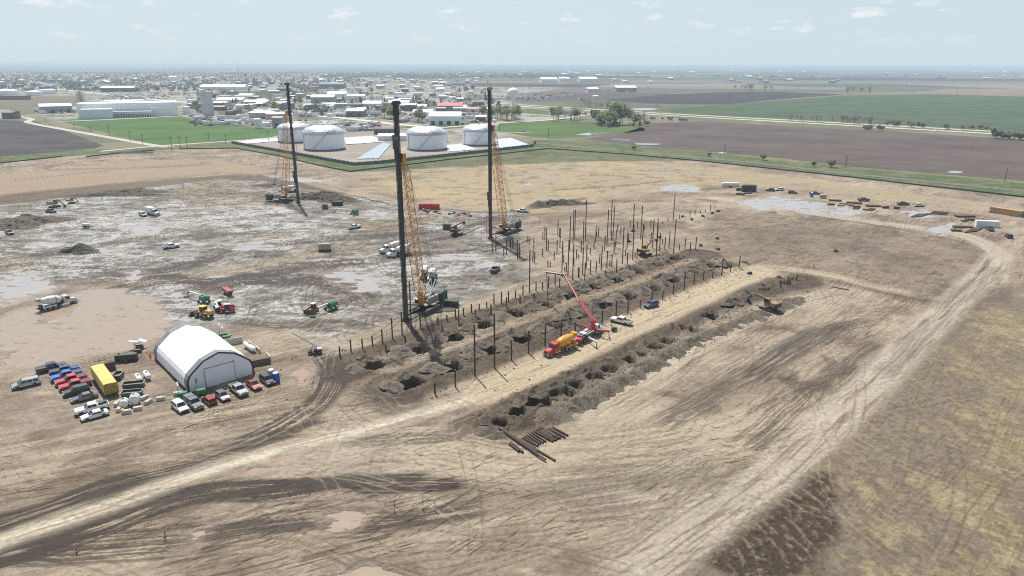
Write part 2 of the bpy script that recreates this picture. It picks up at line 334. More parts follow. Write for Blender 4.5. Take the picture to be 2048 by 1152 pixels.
# ---- roads and beaten lanes
ROADS = []
def road(P, w, c=PALE, amt=.85, streak=.5, warp=.14, n=10, rd=True, k=0):
    i, s, d = pathc(P, w+2, n, warp); m = ss(w+1.9, w-1.9, np.abs(d))*FADE; q = fb(s/14, d/.55, 2+k, 3)
    lay(m*amt, c, i); lay(m*ss(.55, .75, q)*streak, BRN*1.15, i); lay(m*ss(.45, .25, q)*streak*.7, c*1.12, i); Z[i] -= .06*m
    if rd: ROADS.append((i, m))
    return i, s, d, m
road([(890, 812), (1100, 726), (1300, 633), (1500, 548), (1560, 530)], 5.6, c_(.50, .41, .29), .95, .35)
road([(1120, 850), (1300, 742), (1480, 640), (1640, 590), (1700, 590)], 6.0, c_(.46, .385, .29), .6, .7, .5, rd=False)
road([(700, 905), (860, 900), (1000, 915), (1200, 905), (1500, 860), (1680, 790)], 8, c_(.47, .39, .285), .75, .5, .5, rd=False)
road([(1180, 1200), (1380, 1065), (1540, 950), (1720, 790), (1860, 650), (1985, 530), (1985, 497), (1905, 466), (1700, 438), (1560, 415), (1400, 392)], 4.3, c_(.485, .415, .325), .85, .6)
road([(1985, 520), (2048, 470), (2150, 400)], 3.5, c_(.45, .375, .29), .7, .4, rd=False)
road([(710, 735), (840, 700), (1000, 652), (1150, 600), (1300, 552), (1400, 514)], 1.9, c_(.40, .315, .225), .9, .7)
road([(1420, 545), (1540, 535), (1650, 548), (1760, 575), (1850, 590)], 2.6, c_(.47, .39, .285), .9, .5, rd=False)
road([(640, 700), (760, 660), (900, 620), (1060, 565), (1130, 535)], 3.2, c_(.43, .36, .265), .6, .6, rd=False)
road([(1150, 415), (1300, 375), (1420, 365), (1560, 380), (1800, 408), (2060, 440)], 3.0, c_(.42, .335, .24), .6, .5, rd=False)
road([(0, 640), (200, 580), (420, 545), (560, 520), (640, 500)], 4.2, c_(.44, .37, .27), .6, .6, .8, rd=False)
road([(560, 345), (650, 375), (760, 395), (900, 430)], 3, c_(.45, .35, .25), .7, .5, rd=False)
road([(1125, 838), (1300, 742), (1480, 642), (1570, 604)], 1.5, c_(.53, .455, .345), .9, .3, rd=False)
# ---- dark wet wheel bands
def band(P, w, amt=.85, fs=1.0, k=0, warp=.12, c=DARK, th=.45):
    i, s, d = pathc(P, w, 10, warp); m = ss(w, w*.5, np.abs(d)+(vn(s/7, d*0+k, k)-.5)*w*.6)*FADE
    q = fb(s/16, d/.30/fs, k, 3); r = fb(s/8, d/1.5, k+1, 3); a = m*ss(th-.05, th+.07, q*.62+r*.38)
    lay(np.minimum(a*amt*1.2, 1), c*1.05, i); wet[i] = np.maximum(wet[i], a*.5); Z[i] -= a*.07
band([(-150, 1095), (0, 1052), (100, 1018), (230, 972), (340, 945), (450, 915), (580, 870)], 3.6, .95, th=.40)
band([(-150, 1150), (0, 1112), (100, 1086), (230, 1042), (340, 1000), (480, 976), (620, 968), (820, 970), (960, 972)], 3.4, .95, k=1, th=.40)
band([(420, 990), (560, 982), (700, 962), (880, 960)], 3.2, .9, k=2, th=.42)
band([(430, 915), (560, 855), (640, 800), (665, 745), (640, 700)], 4.8, .9, k=3)
band([(380, 935), (520, 880), (660, 830)], 3, .8, k=4)
band([(0, 1100), (300, 1085), (600, 1045), (800, 1040), (1000, 1010)], 4, .7, k=5)
band([(640, 885), (760, 880), (900, 870), (950, 840)], 4, .45, k=6)
band([(160, 545), (330, 540), (480, 500), (640, 480), (800, 470), (900, 460)], 6, .85, k=3)
band([(160, 610), (300, 560), (460, 560), (640, 530), (760, 520)], 5.5, .9, k=1)
band([(380, 590), (480, 560), (600, 560), (700, 575), (760, 610)], 7.5, .9, k=0, th=.42)
band([(440, 640), (560, 650), (680, 650), (760, 660)], 5, .7, k=6)
band([(720, 520), (820, 510), (960, 500), (1060, 470)], 5.5, .8, k=2)
band([(840, 480), (900, 470), (960, 445), (1010, 430)], 5, .8, k=5)
band([(900, 540), (980, 545), (1060, 560), (1120, 550)], 4, .45, k=7)
band([(-60, 500), (100, 505), (260, 480), (420, 470), (600, 465)], 7, .6, k=4)
band([(560, 405), (620, 420), (720, 400)], 6, .5, k=6)
band([(680, 770), (740, 790), (800, 812), (880, 800)], 4, .45, k=1)
band([(1300, 860), (1450, 775), (1600, 690), (1700, 640)], 4.5, .5, k=2, warp=.15)
band([(1480, 900), (1600, 800), (1700, 720), (1760, 680)], 3, .5, k=5, warp=.15)
band([(1500, 760), (1600, 690), (1660, 660), (1760, 640)], 4, .5, k=3, warp=.15)
band([(1760, 760), (1860, 660), (1950, 570), (2000, 530)], 4.5, .3, k=6, warp=.15)
band([(1420, 520), (1600, 470), (1750, 500), (1880, 540)], 16, .28, k=2, warp=.15, th=.49)
band([(1100, 380), (1240, 372), (1330, 362)], 3, .6, k=6)
band([(860, 415), (1000, 425), (1100, 408), (1180, 395)], 3, .6, k=4)
band([(0, 345), (300, 338), (440, 330)], 5, .5, k=1)
band([(-50, 335), (200, 328), (420, 312)], 7, .45, k=5)
band([(20, 365), (240, 342), (430, 326)], 1.2, .8, k=3)
band([(1000, 1010), (1150, 985), (1300, 960), (1420, 900)], 8, .3, k=7, warp=.15, th=.5)
band([(1100, 900), (1300, 930), (1500, 890)], 8, .28, k=3, warp=.15, th=.5)
road([(-150, 1160), (0, 1085), (230, 1005), (430, 935), (640, 880), (780, 845), (900, 808), (960, 783)], 1.9, c_(.58, .505, .385), .95, .55)
# ---- single wheel tracks, pairs of ruts curving about
rr = random.Random(5)
def track(P, a=.6, c=None, hw=.95, w=.2, world=False):
    i, s, d = pathc(P, 1.9, 7, .12, world); c = DARK*1.5 if c is None else c
    m = np.exp(-((np.abs(d)-hw)/w)**2)*a*(.15+1.1*vn(s/4, d*0, 4)); m *= ss(0, 3, s)
    lay(np.clip(m, 0, 1), c, i); Z[i] -= .14*m
def arcs(n, box, L, curv, c=None, a=(.3, .7), ang=None):
    for _ in range(n):
        px = rr.uniform(box[0], box[2]); py = rr.uniform(box[1], box[3]); p = at(px, py)
        h = (rr.uniform(0, 2*PI) if ang is None else ang+rr.gauss(0, .25)); k = rr.uniform(-curv, curv); l = rr.uniform(*L); pts = []
        x, y = p.x, p.y; st = l/9
        for q in range(10): pts.append((x, y)); x += math.cos(h)*st; y += math.sin(h)*st; h += k*st
        track(pts, rr.uniform(*a), c, world=True)
arcs(70, (20, 420, 900, 640), (15, 60), .05)
arcs(60, (470, 500, 880, 640), (10, 35), .09, DARK*1.1, (.5, .95)); arcs(30, (0, 480, 420, 600), (15, 50), .04, DARK*1.2, (.4, .8), R(12)); arcs(24, (860, 430, 1060, 540), (10, 30), .12, DARK*1.1, (.4, .8))
arcs(24, (560, 560, 780, 720), (12, 40), .07, PALE*1.0, (.3, .55))
arcs(26, (660, 740, 960, 900), (12, 38), .06, None, (.15, .4))
arcs(14, (560, 790, 900, 960), (15, 45), .05, PALE*1.0, (.15, .35))
arcs(40, (0, 1000, 900, 1140), (12, 40), .04, None, (.25, .6), R(15))
arcs(30, (950, 880, 1500, 1140), (12, 40), .03, None, (.12, .3), R(25))
arcs(40, (1250, 580, 1750, 900), (15, 50), .03, None, (.2, .5), R(45))
arcs(24, (1250, 420, 1900, 580), (15, 50), .03, None, (.2, .45))
arcs(20, (820, 430, 1100, 560), (12, 40), .09, None, (.3, .7))
arcs(14, (200, 900, 640, 1000), (20, 50), .03, PALE, (.3, .6), R(25))
arcs(16, (1560, 800, 2048, 1150), (25, 70), .03, DARK*1.6, (.15, .4), R(50)); arcs(12, (1640, 880, 2048, 1150), (25, 60), .05, c_(.42, .34, .22), (.2, .5), R(120))
for cx, cy, r in ((1330, 628, 3.2), (1330, 628, 1.6), (1360, 600, 3.0)):
    o = at(cx, cy); track([(o.x+r*math.cos(t), o.y+r*math.sin(t)) for t in np.linspace(0, 6.0, 12)], .55, hw=0.0, w=.22, world=True)
# ---- puddle hollows (water sheets lie at PZ)
PZ = -0.2
PUD = [([(0, 640), (80, 600), (200, 572), (300, 590), (352, 640), (310, 690), (180, 700), (60, 745), (0, 740)], 'a', 'wide shallow brown puddle behind the row of dark pickups'),
 ([(0, 540), (70, 545), (120, 572), (60, 600), (0, 610)], 'b', 'pale puddle left of the white mixer truck'), ([(250, 452), (300, 440), (340, 452), (310, 466), (262, 466)], 'b', 'pale puddle in front of the white box truck'),
 ([(450, 488), (520, 480), (580, 492), (540, 503), (480, 500)], 'b', ''), ([(630, 545), (700, 535), (780, 560), (760, 580), (680, 575)], 'b', ''), ([(245, 548), (290, 540), (310, 556), (262, 566)], 'b', ''),
 ([(1040, 372), (1050, 365), (1070, 372)], 'b', ''), ([(1310, 372), (1360, 366), (1420, 376), (1380, 384), (1330, 382)], 'b', ''),
 ([(1460, 404), (1540, 390), (1640, 402), (1740, 420), (1700, 432), (1600, 426), (1520, 420)], 'b', 'long pale puddle in front of the parked cars by the far lane'), ([(1780, 420), (1850, 416), (1900, 436), (1830, 440)], 'b', ''),
 ([(1870, 448), (1900, 440), (1925, 455), (1890, 470), (1840, 466)], 'b', ''), ([(540, 352), (620, 356), (680, 366), (600, 364)], 'b', ''), ([(900, 500), (960, 505), (985, 520), (910, 522), (860, 512)], 'b', ''),
 ([(365, 1085), (420, 1030), (480, 1022), (470, 1045), (410, 1090)], 'a', 'muddy puddle beside the leaning orange marker'), ([(235, 1145), (330, 1125), (420, 1140), (450, 1170), (300, 1190), (220, 1175)], 'a', 'brown puddle cut by the bottom edge of the picture'),
 ([(590, 1040), (680, 1005), (740, 1015), (700, 1050), (620, 1060)], 'a', ''), ([(670, 930), (760, 918), (785, 930), (740, 946), (660, 945)], 'c', ''), ([(460, 945), (560, 915), (640, 905), (640, 925), (540, 945)], 'c', ''),
 ([(840, 1080), (900, 1065), (930, 1070), (880, 1085)], 'c', ''), ([(630, 1140), (720, 1130), (850, 1150), (830, 1180), (640, 1180)], 'a', ''), ([(35, 830), (55, 822), (60, 838), (42, 846)], 'b', ''),
 ([(580, 735), (625, 720), (630, 750), (600, 770)], 'c', ''), ([(0, 440), (60, 425), (110, 440), (50, 455)], 'b', ''), ([(700, 425), (760, 418), (800, 430), (740, 440)], 'b', ''), ([(130, 490), (250, 500), (220, 512), (140, 505)], 'b', '')]
for P, kd, _ in PUD:
    i, m = pmask(P, 3.0, 1.8); sh = m*(1.2 if kd != 'c' else .95)+(fb(X[i]/5, Y[i]/1.7, 1, 5)-.5)*(4.2 if kd == 'b' else 3.0)
    h = ss(.1, 1.0, sh*m); Z[i] = Z[i]*(1-h)*.6-.36*h; lay(ss(.02, .3, sh*m)*.5, c_(.34, .265, .205), i); wet[i] = np.maximum(wet[i], ss(0, .4, m)*.6)
# ---- foundation pits with thrown-up edges
PITA = [(749, 732), (835, 702), (906, 676), (969, 652), (1031, 629), (1086, 612), (1137, 592), (1186, 575), (1232, 561), (1275, 545), (1311, 531), (1349, 517)]
PITB = [(822, 768), (905, 734), (977, 704), (1043, 679), (1106, 654), (1159, 632), (1209, 612), (1257, 596), (1304, 578), (1343, 561), (1383, 546), (1422, 533), (1466, 530)]
PITC = [(1003, 846), (1038, 826), (1065, 805), (1097, 806), (1115, 789), (1135, 790), (1153, 771), (1184, 754), (1201, 756), (1220, 740), (1262, 722), (1278, 711), (1313, 697), (1334, 683), (1369, 659), (1386, 662), (1421, 634), (1456, 614), (1475, 604), (1494, 596), (1532, 581), (1546, 580), (1574, 567), (1591, 560)]
def pit(px, py, r, depth, rim, rnd=.35):
    o = at(px, py); i = np.nonzero((np.abs(X-o.x) < r*3) & (np.abs(Y-o.y) < r*3))[0]
    u = (X[i]-o.x)*S2+(Y[i]-o.y)*S2; v = (Y[i]-o.y)*S2-(X[i]-o.x)*S2
    q = np.maximum(np.abs(u)*.95, np.abs(v)*1.05)*.55+np.hypot(u, v)*.45; q = q+(fb(X[i]/1.6, Y[i]/1.6, 2, 3)-.5)*r*1.1*rnd*2
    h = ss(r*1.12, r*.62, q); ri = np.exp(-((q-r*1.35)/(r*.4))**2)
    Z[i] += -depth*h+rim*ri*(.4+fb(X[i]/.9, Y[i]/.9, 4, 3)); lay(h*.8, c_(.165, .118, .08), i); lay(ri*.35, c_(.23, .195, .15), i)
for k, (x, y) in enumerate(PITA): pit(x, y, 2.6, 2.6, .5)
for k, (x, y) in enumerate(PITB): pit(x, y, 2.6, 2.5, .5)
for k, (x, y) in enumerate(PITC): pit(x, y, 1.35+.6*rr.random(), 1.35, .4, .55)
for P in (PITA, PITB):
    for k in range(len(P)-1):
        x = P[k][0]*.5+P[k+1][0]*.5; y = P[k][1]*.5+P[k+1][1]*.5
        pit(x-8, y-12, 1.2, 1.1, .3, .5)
# scattered clods over the strips
# ---- grass verge between the fence line and the fields
def grassy(P, f=2.0, a=.9):
    i, m = pmask(P, f, .6); q = fb(X[i]/9, Y[i]/5, 1, 4); q2 = fb(X[i]/2.5, Y[i]/2.5, 3, 3)
    g = c_(.075, .12, .036)+(c_(.16, .165, .08)-c_(.075, .12, .036))*ss(.45, .65, q)[:, None]
    lay(m*a, g*(.75+.5*q2)[:, None], i); return i, m
grassy([(-300, 350), (0, 326), (125, 313), (250, 304), (420, 294), (470, 296.5), (560, 312.5), (640, 331.5), (700, 343.5), (880, 321.5), (1095, 297.5), (1250, 308.5), (1400, 322), (1700, 354.5), (2048, 394), (2700, 466), (2700, 425), (2100, 365), (1700, 328), (1300, 286), (1080, 280), (710, 325), (480, 283), (300, 296), (0, 304), (-300, 320)], 1.2, .95)
i, m = grassy([(880, 322), (1095, 296), (1250, 306), (1400, 322), (1200, 322), (1000, 330), (700, 345), (700, 340)], 2.5, .65)
# railway verge: straw and scrub
i, m = pmask([(1060, 262), (1150, 272), (1300, 292), (1600, 325), (2100, 372), (2700, 430), (2700, 412), (2100, 360), (1700, 322), (1420, 298), (1250, 278), (1080, 256)], 2, .6); lay(m*.7, c_(.26, .235, .14), i)
lay(m*ss(.5, .65, fb(X[i]/6, Y[i]/3, 6, 3))*.6, c_(.12, .15, .06), i)
# fine undulation everywhere on the site
Z += site*((mf-.5)*.18+(hf-.5)*.15+(lf-.5)*.1)*ss(900, 300, DIST)
churn = site*(.35+.65*ss(.42, .6, fb(X/19, Y/15, 4, 3)))
for i, m in ROADS: churn[i] *= 1-.72*m
churn *= 1-ss(.2, .6, wet)*.5; i, m = pmask([(2060, 560), (1960, 590), (1860, 690), (1700, 840), (1560, 960), (1420, 1070), (1290, 1180), (1250, 1400), (2800, 1400), (2800, 560)], 3, .8); churn[i] *= 1-.75*m; i, m = pmask([(-300, 375), (0, 350), (300, 322), (440, 322), (560, 345), (520, 352), (440, 348), (250, 368), (0, 394), (-300, 425)], 3, .4); churn[i] *= 1-.85*m
_c = .385*(col/.42)**1.34; _c *= np.array([.89, .955, 1.03], np.float32); _s = np.clip(site*1.0, 0, 1)[:, None]; col = col*(1-_s)*.85+col*0+_c*_s
Z = np.maximum(Z, -3.2); Z[DIST > 560] = 0
np.clip(col, .01, .8, out=col)
# ---- build the ground from the grid; beaten roads become their own object on the same surface
vid = np.arange(NV).reshape(NR, NC)
F = np.stack([vid[:-1, :-1], vid[:-1, 1:], vid[1:, 1:], vid[1:, :-1]], -1).reshape(-1, 4)
rm = np.zeros(NV, np.float32)
for i, m in ROADS: rm[i] = np.maximum(rm[i], m)
isroad = rm[F].mean(1) > .5
def soil_material():
    m = bpy.data.materials.new('soil'); m.use_nodes = True; nt = m.node_tree; L = nt.links; b = nt.nodes['Principled BSDF']
    at_ = nt.nodes.new('ShaderNodeAttribute'); at_.attribute_name = 'soil'
    tc = nt.nodes.new('ShaderNodeTexCoord')
    def noise(sc, det, ro=.6):
        n = nt.nodes.new('ShaderNodeTexNoise'); n.inputs['Scale'].default_value = sc; n.inputs['Detail'].default_value = det; n.inputs['Roughness'].default_value = ro
        L.new(tc.outputs['Object'], n.inputs['Vector']); return n
    n1 = noise(1.1, 9, .74); n2 = noise(4.5, 4)
    mr = nt.nodes.new('ShaderNodeMapRange'); mr.inputs[1].default_value = .3; mr.inputs[2].default_value = .7; mr.inputs[3].default_value = .62; mr.inputs[4].default_value = 1.26; L.new(n1.outputs['Fac'], mr.inputs[0])
    mx = nt.nodes.new('ShaderNodeVectorMath'); mx.operation = 'SCALE'; L.new(at_.outputs['Color'], mx.inputs[0]); L.new(mr.outputs[0], mx.inputs['Scale'])
    ch = nt.nodes.new('ShaderNodeAttribute'); ch.attribute_name = 'churn'
    def math_(op, a, c):
        n = nt.nodes.new('ShaderNodeMath'); n.operation = op
        for k, q in enumerate((a, c)):
            if isinstance(q, (int, float)): n.inputs[k].default_value = q
            else: L.new(q, n.inputs[k])
        return n.outputs[0]
    def ramp(o, lo, hi):
        r = nt.nodes.new('ShaderNodeMapRange'); r.interpolation_type = 'SMOOTHSTEP'; r.inputs[1].default_value = lo; r.inputs[2].default_value = hi; L.new(o, r.inputs[0]); return r.outputs[0]
    def ruts(ang, sx, sy, lo, hi, off):
        mp = nt.nodes.new('ShaderNodeMapping'); mp.vector_type = 'TEXTURE'; mp.inputs['Rotation'].default_value = (0, 0, ang); mp.inputs['Scale'].default_value = (1/sx, 1/sy, 1); mp.inputs['Location'].default_value = (off, off*1.7, 0); L.new(tc.outputs['Object'], mp.inputs[0])
        n = nt.nodes.new('ShaderNodeTexNoise'); n.inputs['Scale'].default_value = 1.0; n.inputs['Detail'].default_value = 3; n.inputs['Roughness'].default_value = .6; n.inputs['Distortion'].default_value = .35; L.new(mp.outputs[0], n.inputs['Vector']); return ramp(n.outputs['Fac'], lo, hi)
    pn = noise(.045, 3); pn2 = noise(.07, 3)
    r1 = math_('MULTIPLY', ruts(R(45), .16, 1.9, .585, .66, 3.0), ramp(pn.outputs['Fac'], .40, .62)); r2 = math_('MULTIPLY', ruts(R(18), .14, 1.6, .59, .66, 11.0), ramp(pn2.outputs['Fac'], .43, .62)); r3 = math_('MULTIPLY', ruts(R(-20), .3, 1.5, .62, .68, 23.0), ramp(pn.outputs['Fac'], .60, .42))
    cl = ramp(noise(1.9, 3, .55).outputs['Fac'], .66, .73)
    rt = math_('MULTIPLY', math_('MINIMUM', math_('ADD', math_('ADD', r1, r2), math_('ADD', math_('MULTIPLY', r3, .8), math_('MULTIPLY', cl, .6))), 1.0), ch.outputs['Fac'])
    dk = math_('SUBTRACT', 1.0, math_('MULTIPLY', rt, .55)); mx2 = nt.nodes.new('ShaderNodeVectorMath'); mx2.operation = 'SCALE'; L.new(mx.outputs[0], mx2.inputs[0]); L.new(dk, mx2.inputs['Scale']); L.new(mx2.outputs[0], b.inputs['Base Color'])
    ro = nt.nodes.new('ShaderNodeMapRange'); ro.inputs[3].default_value = .95; ro.inputs[4].default_value = .45; L.new(at_.outputs['Alpha'], ro.inputs[0]); L.new(ro.outputs[0], b.inputs['Roughness'])
    b.inputs['Specular IOR Level'].default_value = .3
    ad = nt.nodes.new('ShaderNodeMath'); ad.operation = 'MULTIPLY_ADD'; ad.inputs[1].default_value = .35; L.new(n2.outputs['Fac'], ad.inputs[0]); L.new(n1.outputs['Fac'], ad.inputs[2])
    bp = nt.nodes.new('ShaderNodeBump'); bp.inputs['Strength'].default_value = .9; bp.inputs['Distance'].default_value = .32; L.new(math_('SUBTRACT', ad.outputs[0], math_('MULTIPLY', rt, .7)), bp.inputs['Height']); L.new(bp.outputs['Normal'], b.inputs['Normal'])
    return m
SOIL = soil_material()
V3 = np.stack([X, Y, Z], 1).astype(np.float32); C4 = np.concatenate([col, wet[:, None]], 1).astype(np.float32)
def sub(name, faces, kind, label):
    used = np.unique(faces); mp = np.full(NV, -1, np.int64); mp[used] = np.arange(used.size); f = mp[faces]
    me = bpy.data.meshes.new(name); me.vertices.add(used.size); me.vertices.foreach_set('co', V3[used].ravel())
    me.loops.add(f.size); me.polygons.add(len(f)); me.polygons.foreach_set('loop_start', np.arange(0, f.size, 4, dtype=np.int32)); me.loops.foreach_set('vertex_index', f.ravel().astype(np.int32))
    me.update(calc_edges=True); me.polygons.foreach_set('use_smooth', np.ones(len(f), bool))
    ca = me.attributes.new('soil', 'FLOAT_COLOR', 'POINT'); ca.data.foreach_set('color', C4[used].ravel()); cf = me.attributes.new('churn', 'FLOAT', 'POINT'); cf.data.foreach_set('value', churn[used].astype(np.float32))
    me.materials.append(SOIL); o = obj(name, me); tag(o, label, None, None, kind); return o
sub('ground', F[~isroad], 'structure', 'bare brown earth of the building site and the plain behind it')
sub('dirt_road', F[isroad], 'structure', 'pale beaten dirt roads crossing the site')
def gz(x, y):                                        # ground height under a point
    r = np.searchsorted(Yr, y)-1; r = int(np.clip(r, 0, NR-2)); t = (y-Yr[r])/(Yr[r+1]-Yr[r])
    def rowz(q):
        u = x/(0.86*dep[q]); c = int(np.clip(np.searchsorted(uc, u)-1, 0, NC-2)); a = (u-uc[c])/(uc[c+1]-uc[c]); z = Z.reshape(NR, NC); return z[q, c]*(1-a)+z[q, c+1]*a
    return float(rowz(r)*(1-t)+rowz(r+1)*t)
def gp(px, py, dz=0.0):
    p = at(px, py)
    p.z = gz(p.x, p.y)+dz; return p
# ---- puddle water
def water_mat(name, c, rough=.06):
    m = mat(name, c, rough, 0, .08, .4); b = m.node_tree.nodes['Principled BSDF']; b.inputs['IOR'].default_value = 1.33; return m
WM = {'a': water_mat('muddy_water', (.315, .25, .19), .07), 'b': water_mat('pale_muddy_water', (.345, .32, .30), .08), 'c': water_mat('red_muddy_water', (.33, .24, .175), .12)}
for kk, (P, kd, lab) in enumerate(PUD):
    q = cr(np.vstack([W(P), W(P)[:1]]), 5)[:-1]; ce = q.mean(0); q = ce+(q-ce)*1.25
    b = MB().use(WM[kd]); b.quad(*[(x, y, PZ-.005*kk) for x, y in q]); o = b.build('puddle')
    tag(o, lab or 'shallow muddy rain puddle on the churned site', None, None, 'structure')
# ---- the air
hz = MB(); hz.box((0, 20000, (CH+4-4.5)/2), (90000, 60000, CH+4+4.5)); hm = bpy.data.materials.new('haze'); hm.use_nodes = True
hn = hm.node_tree; hn.nodes.remove(hn.nodes['Principled BSDF']); pv = hn.nodes.new('ShaderNodeVolumePrincipled')
pv.inputs['Color'].default_value = (.66, .81, .95, 1); pv.inputs['Density'].default_value = HAZE; pv.inputs['Anisotropy'].default_value = 0.0
hn.links.new(pv.outputs[0], hn.nodes['Material Output'].inputs['Volume']); hz.use(hm); hz.m = [0]*6
if HAZE > 0: ho = hz.build('haze'); tag(ho, None, None, None, 'stuff')
# ================================================================== SHARED MATERIALS
GLASS = mat('dark_glass', (.012, .016, .02), .06, 0, .1, 1, spec=.7)
RUB = mat('tyre_rubber', (.022, .021, .02), .85, 0, .3, 3, dirt=MUD, dirt_amt=.35)
RIM = mat('wheel_rim', (.32, .32, .33), .35, .7, .15, 4)
CHROME = mat('light_lens', (.75, .75, .75), .12, .1, .05, 4)
REDL = mat('red_lens', (.35, .015, .012), .2, 0, .1, 4)
BLK = mat('black_plastic', (.02, .02, .021), .55, 0, .2, 3, dirt=MUD, dirt_amt=.25)
STEEL = mat('rusty_pile_steel', (.075, .05, .038), .75, .2, .35, 2.2)
DSTEEL = mat('dark_steel', (.045, .045, .047), .55, .4, .3, 1.5)
GSTEEL = mat('grey_steel', (.30, .31, .31), .5, .4, .15, 1.5)
WHITEP = mat('white_paint', (.78, .79, .79), .35, 0, .05, .8, dirt=MUD, dirt_amt=.2)
YEL_P = mat('crane_yellow', (.56, .25, .035), .5, 0, .18, .8, dirt=(.2, .12, .05), dirt_amt=.3)
CATY = mat('machine_yellow', (.58, .36, .05), .45, 0, .15, 1.2, dirt=MUD, dirt_amt=.3)
GREENP = mat('rental_green', (.012, .19, .085), .4, 0, .15, 1.2, dirt=MUD, dirt_amt=.2)
REDP = mat('boom_red', (.50, .022, .03), .4, 0, .15, 1.0, dirt=MUD, dirt_amt=.12)
CONC = mat('cast_concrete', (.50, .47, .41), .9, 0, .15, 2.5, bump=.3)
WOOD = mat('raw_timber', (.42, .27, .13), .85, 0, .25, 3)
TRK = mat('crawler_track', (.06, .055, .05), .8, .2, .3, 4, dirt=MUD, dirt_amt=.5)
def paint(c):
    P = {'white': (.80, .80, .79), 'silver': (.46, .47, .47), 'grey': (.18, .195, .21), 'dark grey': (.075, .083, .095), 'black': (.018, .019, .022), 'blue': (.012, .13, .50),
         'red': (.52, .02, .035), 'dark red': (.30, .015, .022), 'navy': (.025, .045, .14), 'dark green': (.03, .05, .045), 'tan': (.45, .38, .28)}
    m = mat('paint_'+c.replace(' ', '_'), P[c], .32, .55 if c in ('silver', 'grey', 'dark grey') else 0.0, .06, .9, coat=.8, dirt=MUD, dirt_amt=.18 if c != 'white' else .06); return m
# ================================================================== ROAD VEHICLES (x forward, wheels on z=0)
CACHE = {}
def wheel_mesh(r, w, key):
    if key in CACHE: return CACHE[key]
    b = MB().use(RUB); b.lathe([(0, r*.62), (0, r*.93), (.12, r), (.88, r), (1, r*.93), (1, r*.62)], (0, -w/2, 0), (0, w/2, 0), 14, True)
    t = b.mesh('wheel'); b = MB().use(RIM); b.lathe([(0, r*.2), (.03, r*.6), (.97, r*.6), (1, r*.2)], (0, -w/2-.012, 0), (0, w/2+.012, 0), 10, True)
    CACHE[key] = (t, b.mesh('rim')); return CACHE[key]
VK = {
 # L, W, wheel r, axle fronts, lower-body profile, cabin profile
 'sedan': dict(L=4.75, W=1.84, r=.33, ax=(1.42, -1.38), low=[(-2.37, .32), (-2.32, .88), (-1.75, .98), (1.0, .94), (2.05, .78), (2.34, .62), (2.37, .30)], cab=[(-1.75, .95), (-1.05, 1.40), (.15, 1.44), (1.05, .93)]),
 'hatchback': dict(L=4.2, W=1.78, r=.32, ax=(1.30, -1.22), low=[(-2.08, .32), (-2.08, .95), (.85, .97), (1.75, .82), (2.06, .62), (2.1, .30)], cab=[(-2.02, .95), (-1.70, 1.44), (.10, 1.50), (1.0, .95)]),
 'suv': dict(L=4.8, W=1.93, r=.38, ax=(1.45, -1.40), low=[(-2.38, .42), (-2.38, 1.08), (1.0, 1.10), (2.1, .98), (2.38, .78), (2.4, .38)], cab=[(-2.32, 1.06), (-2.02, 1.68), (.35, 1.74), (1.15, 1.08)]),
 'minivan': dict(L=5.1, W=1.98, r=.35, ax=(1.62, -1.42), low=[(-2.53, .36), (-2.53, 1.02), (1.35, 1.04), (2.25, .86), (2.53, .66), (2.55, .32)], cab=[(-2.46, 1.0), (-2.22, 1.68), (.55, 1.72), (1.60, 1.0)]),
 'pickup': dict(L=5.9, W=2.02, r=.41, ax=(1.92, -1.80), low=[(-2.92, .52), (-2.92, 1.18), (1.10, 1.20), (2.70, 1.16), (2.92, .96), (2.95, .48)], cab=[(-1.02, 1.18), (-.92, 1.84), (.55, 1.88), (1.28, 1.18)]),
}
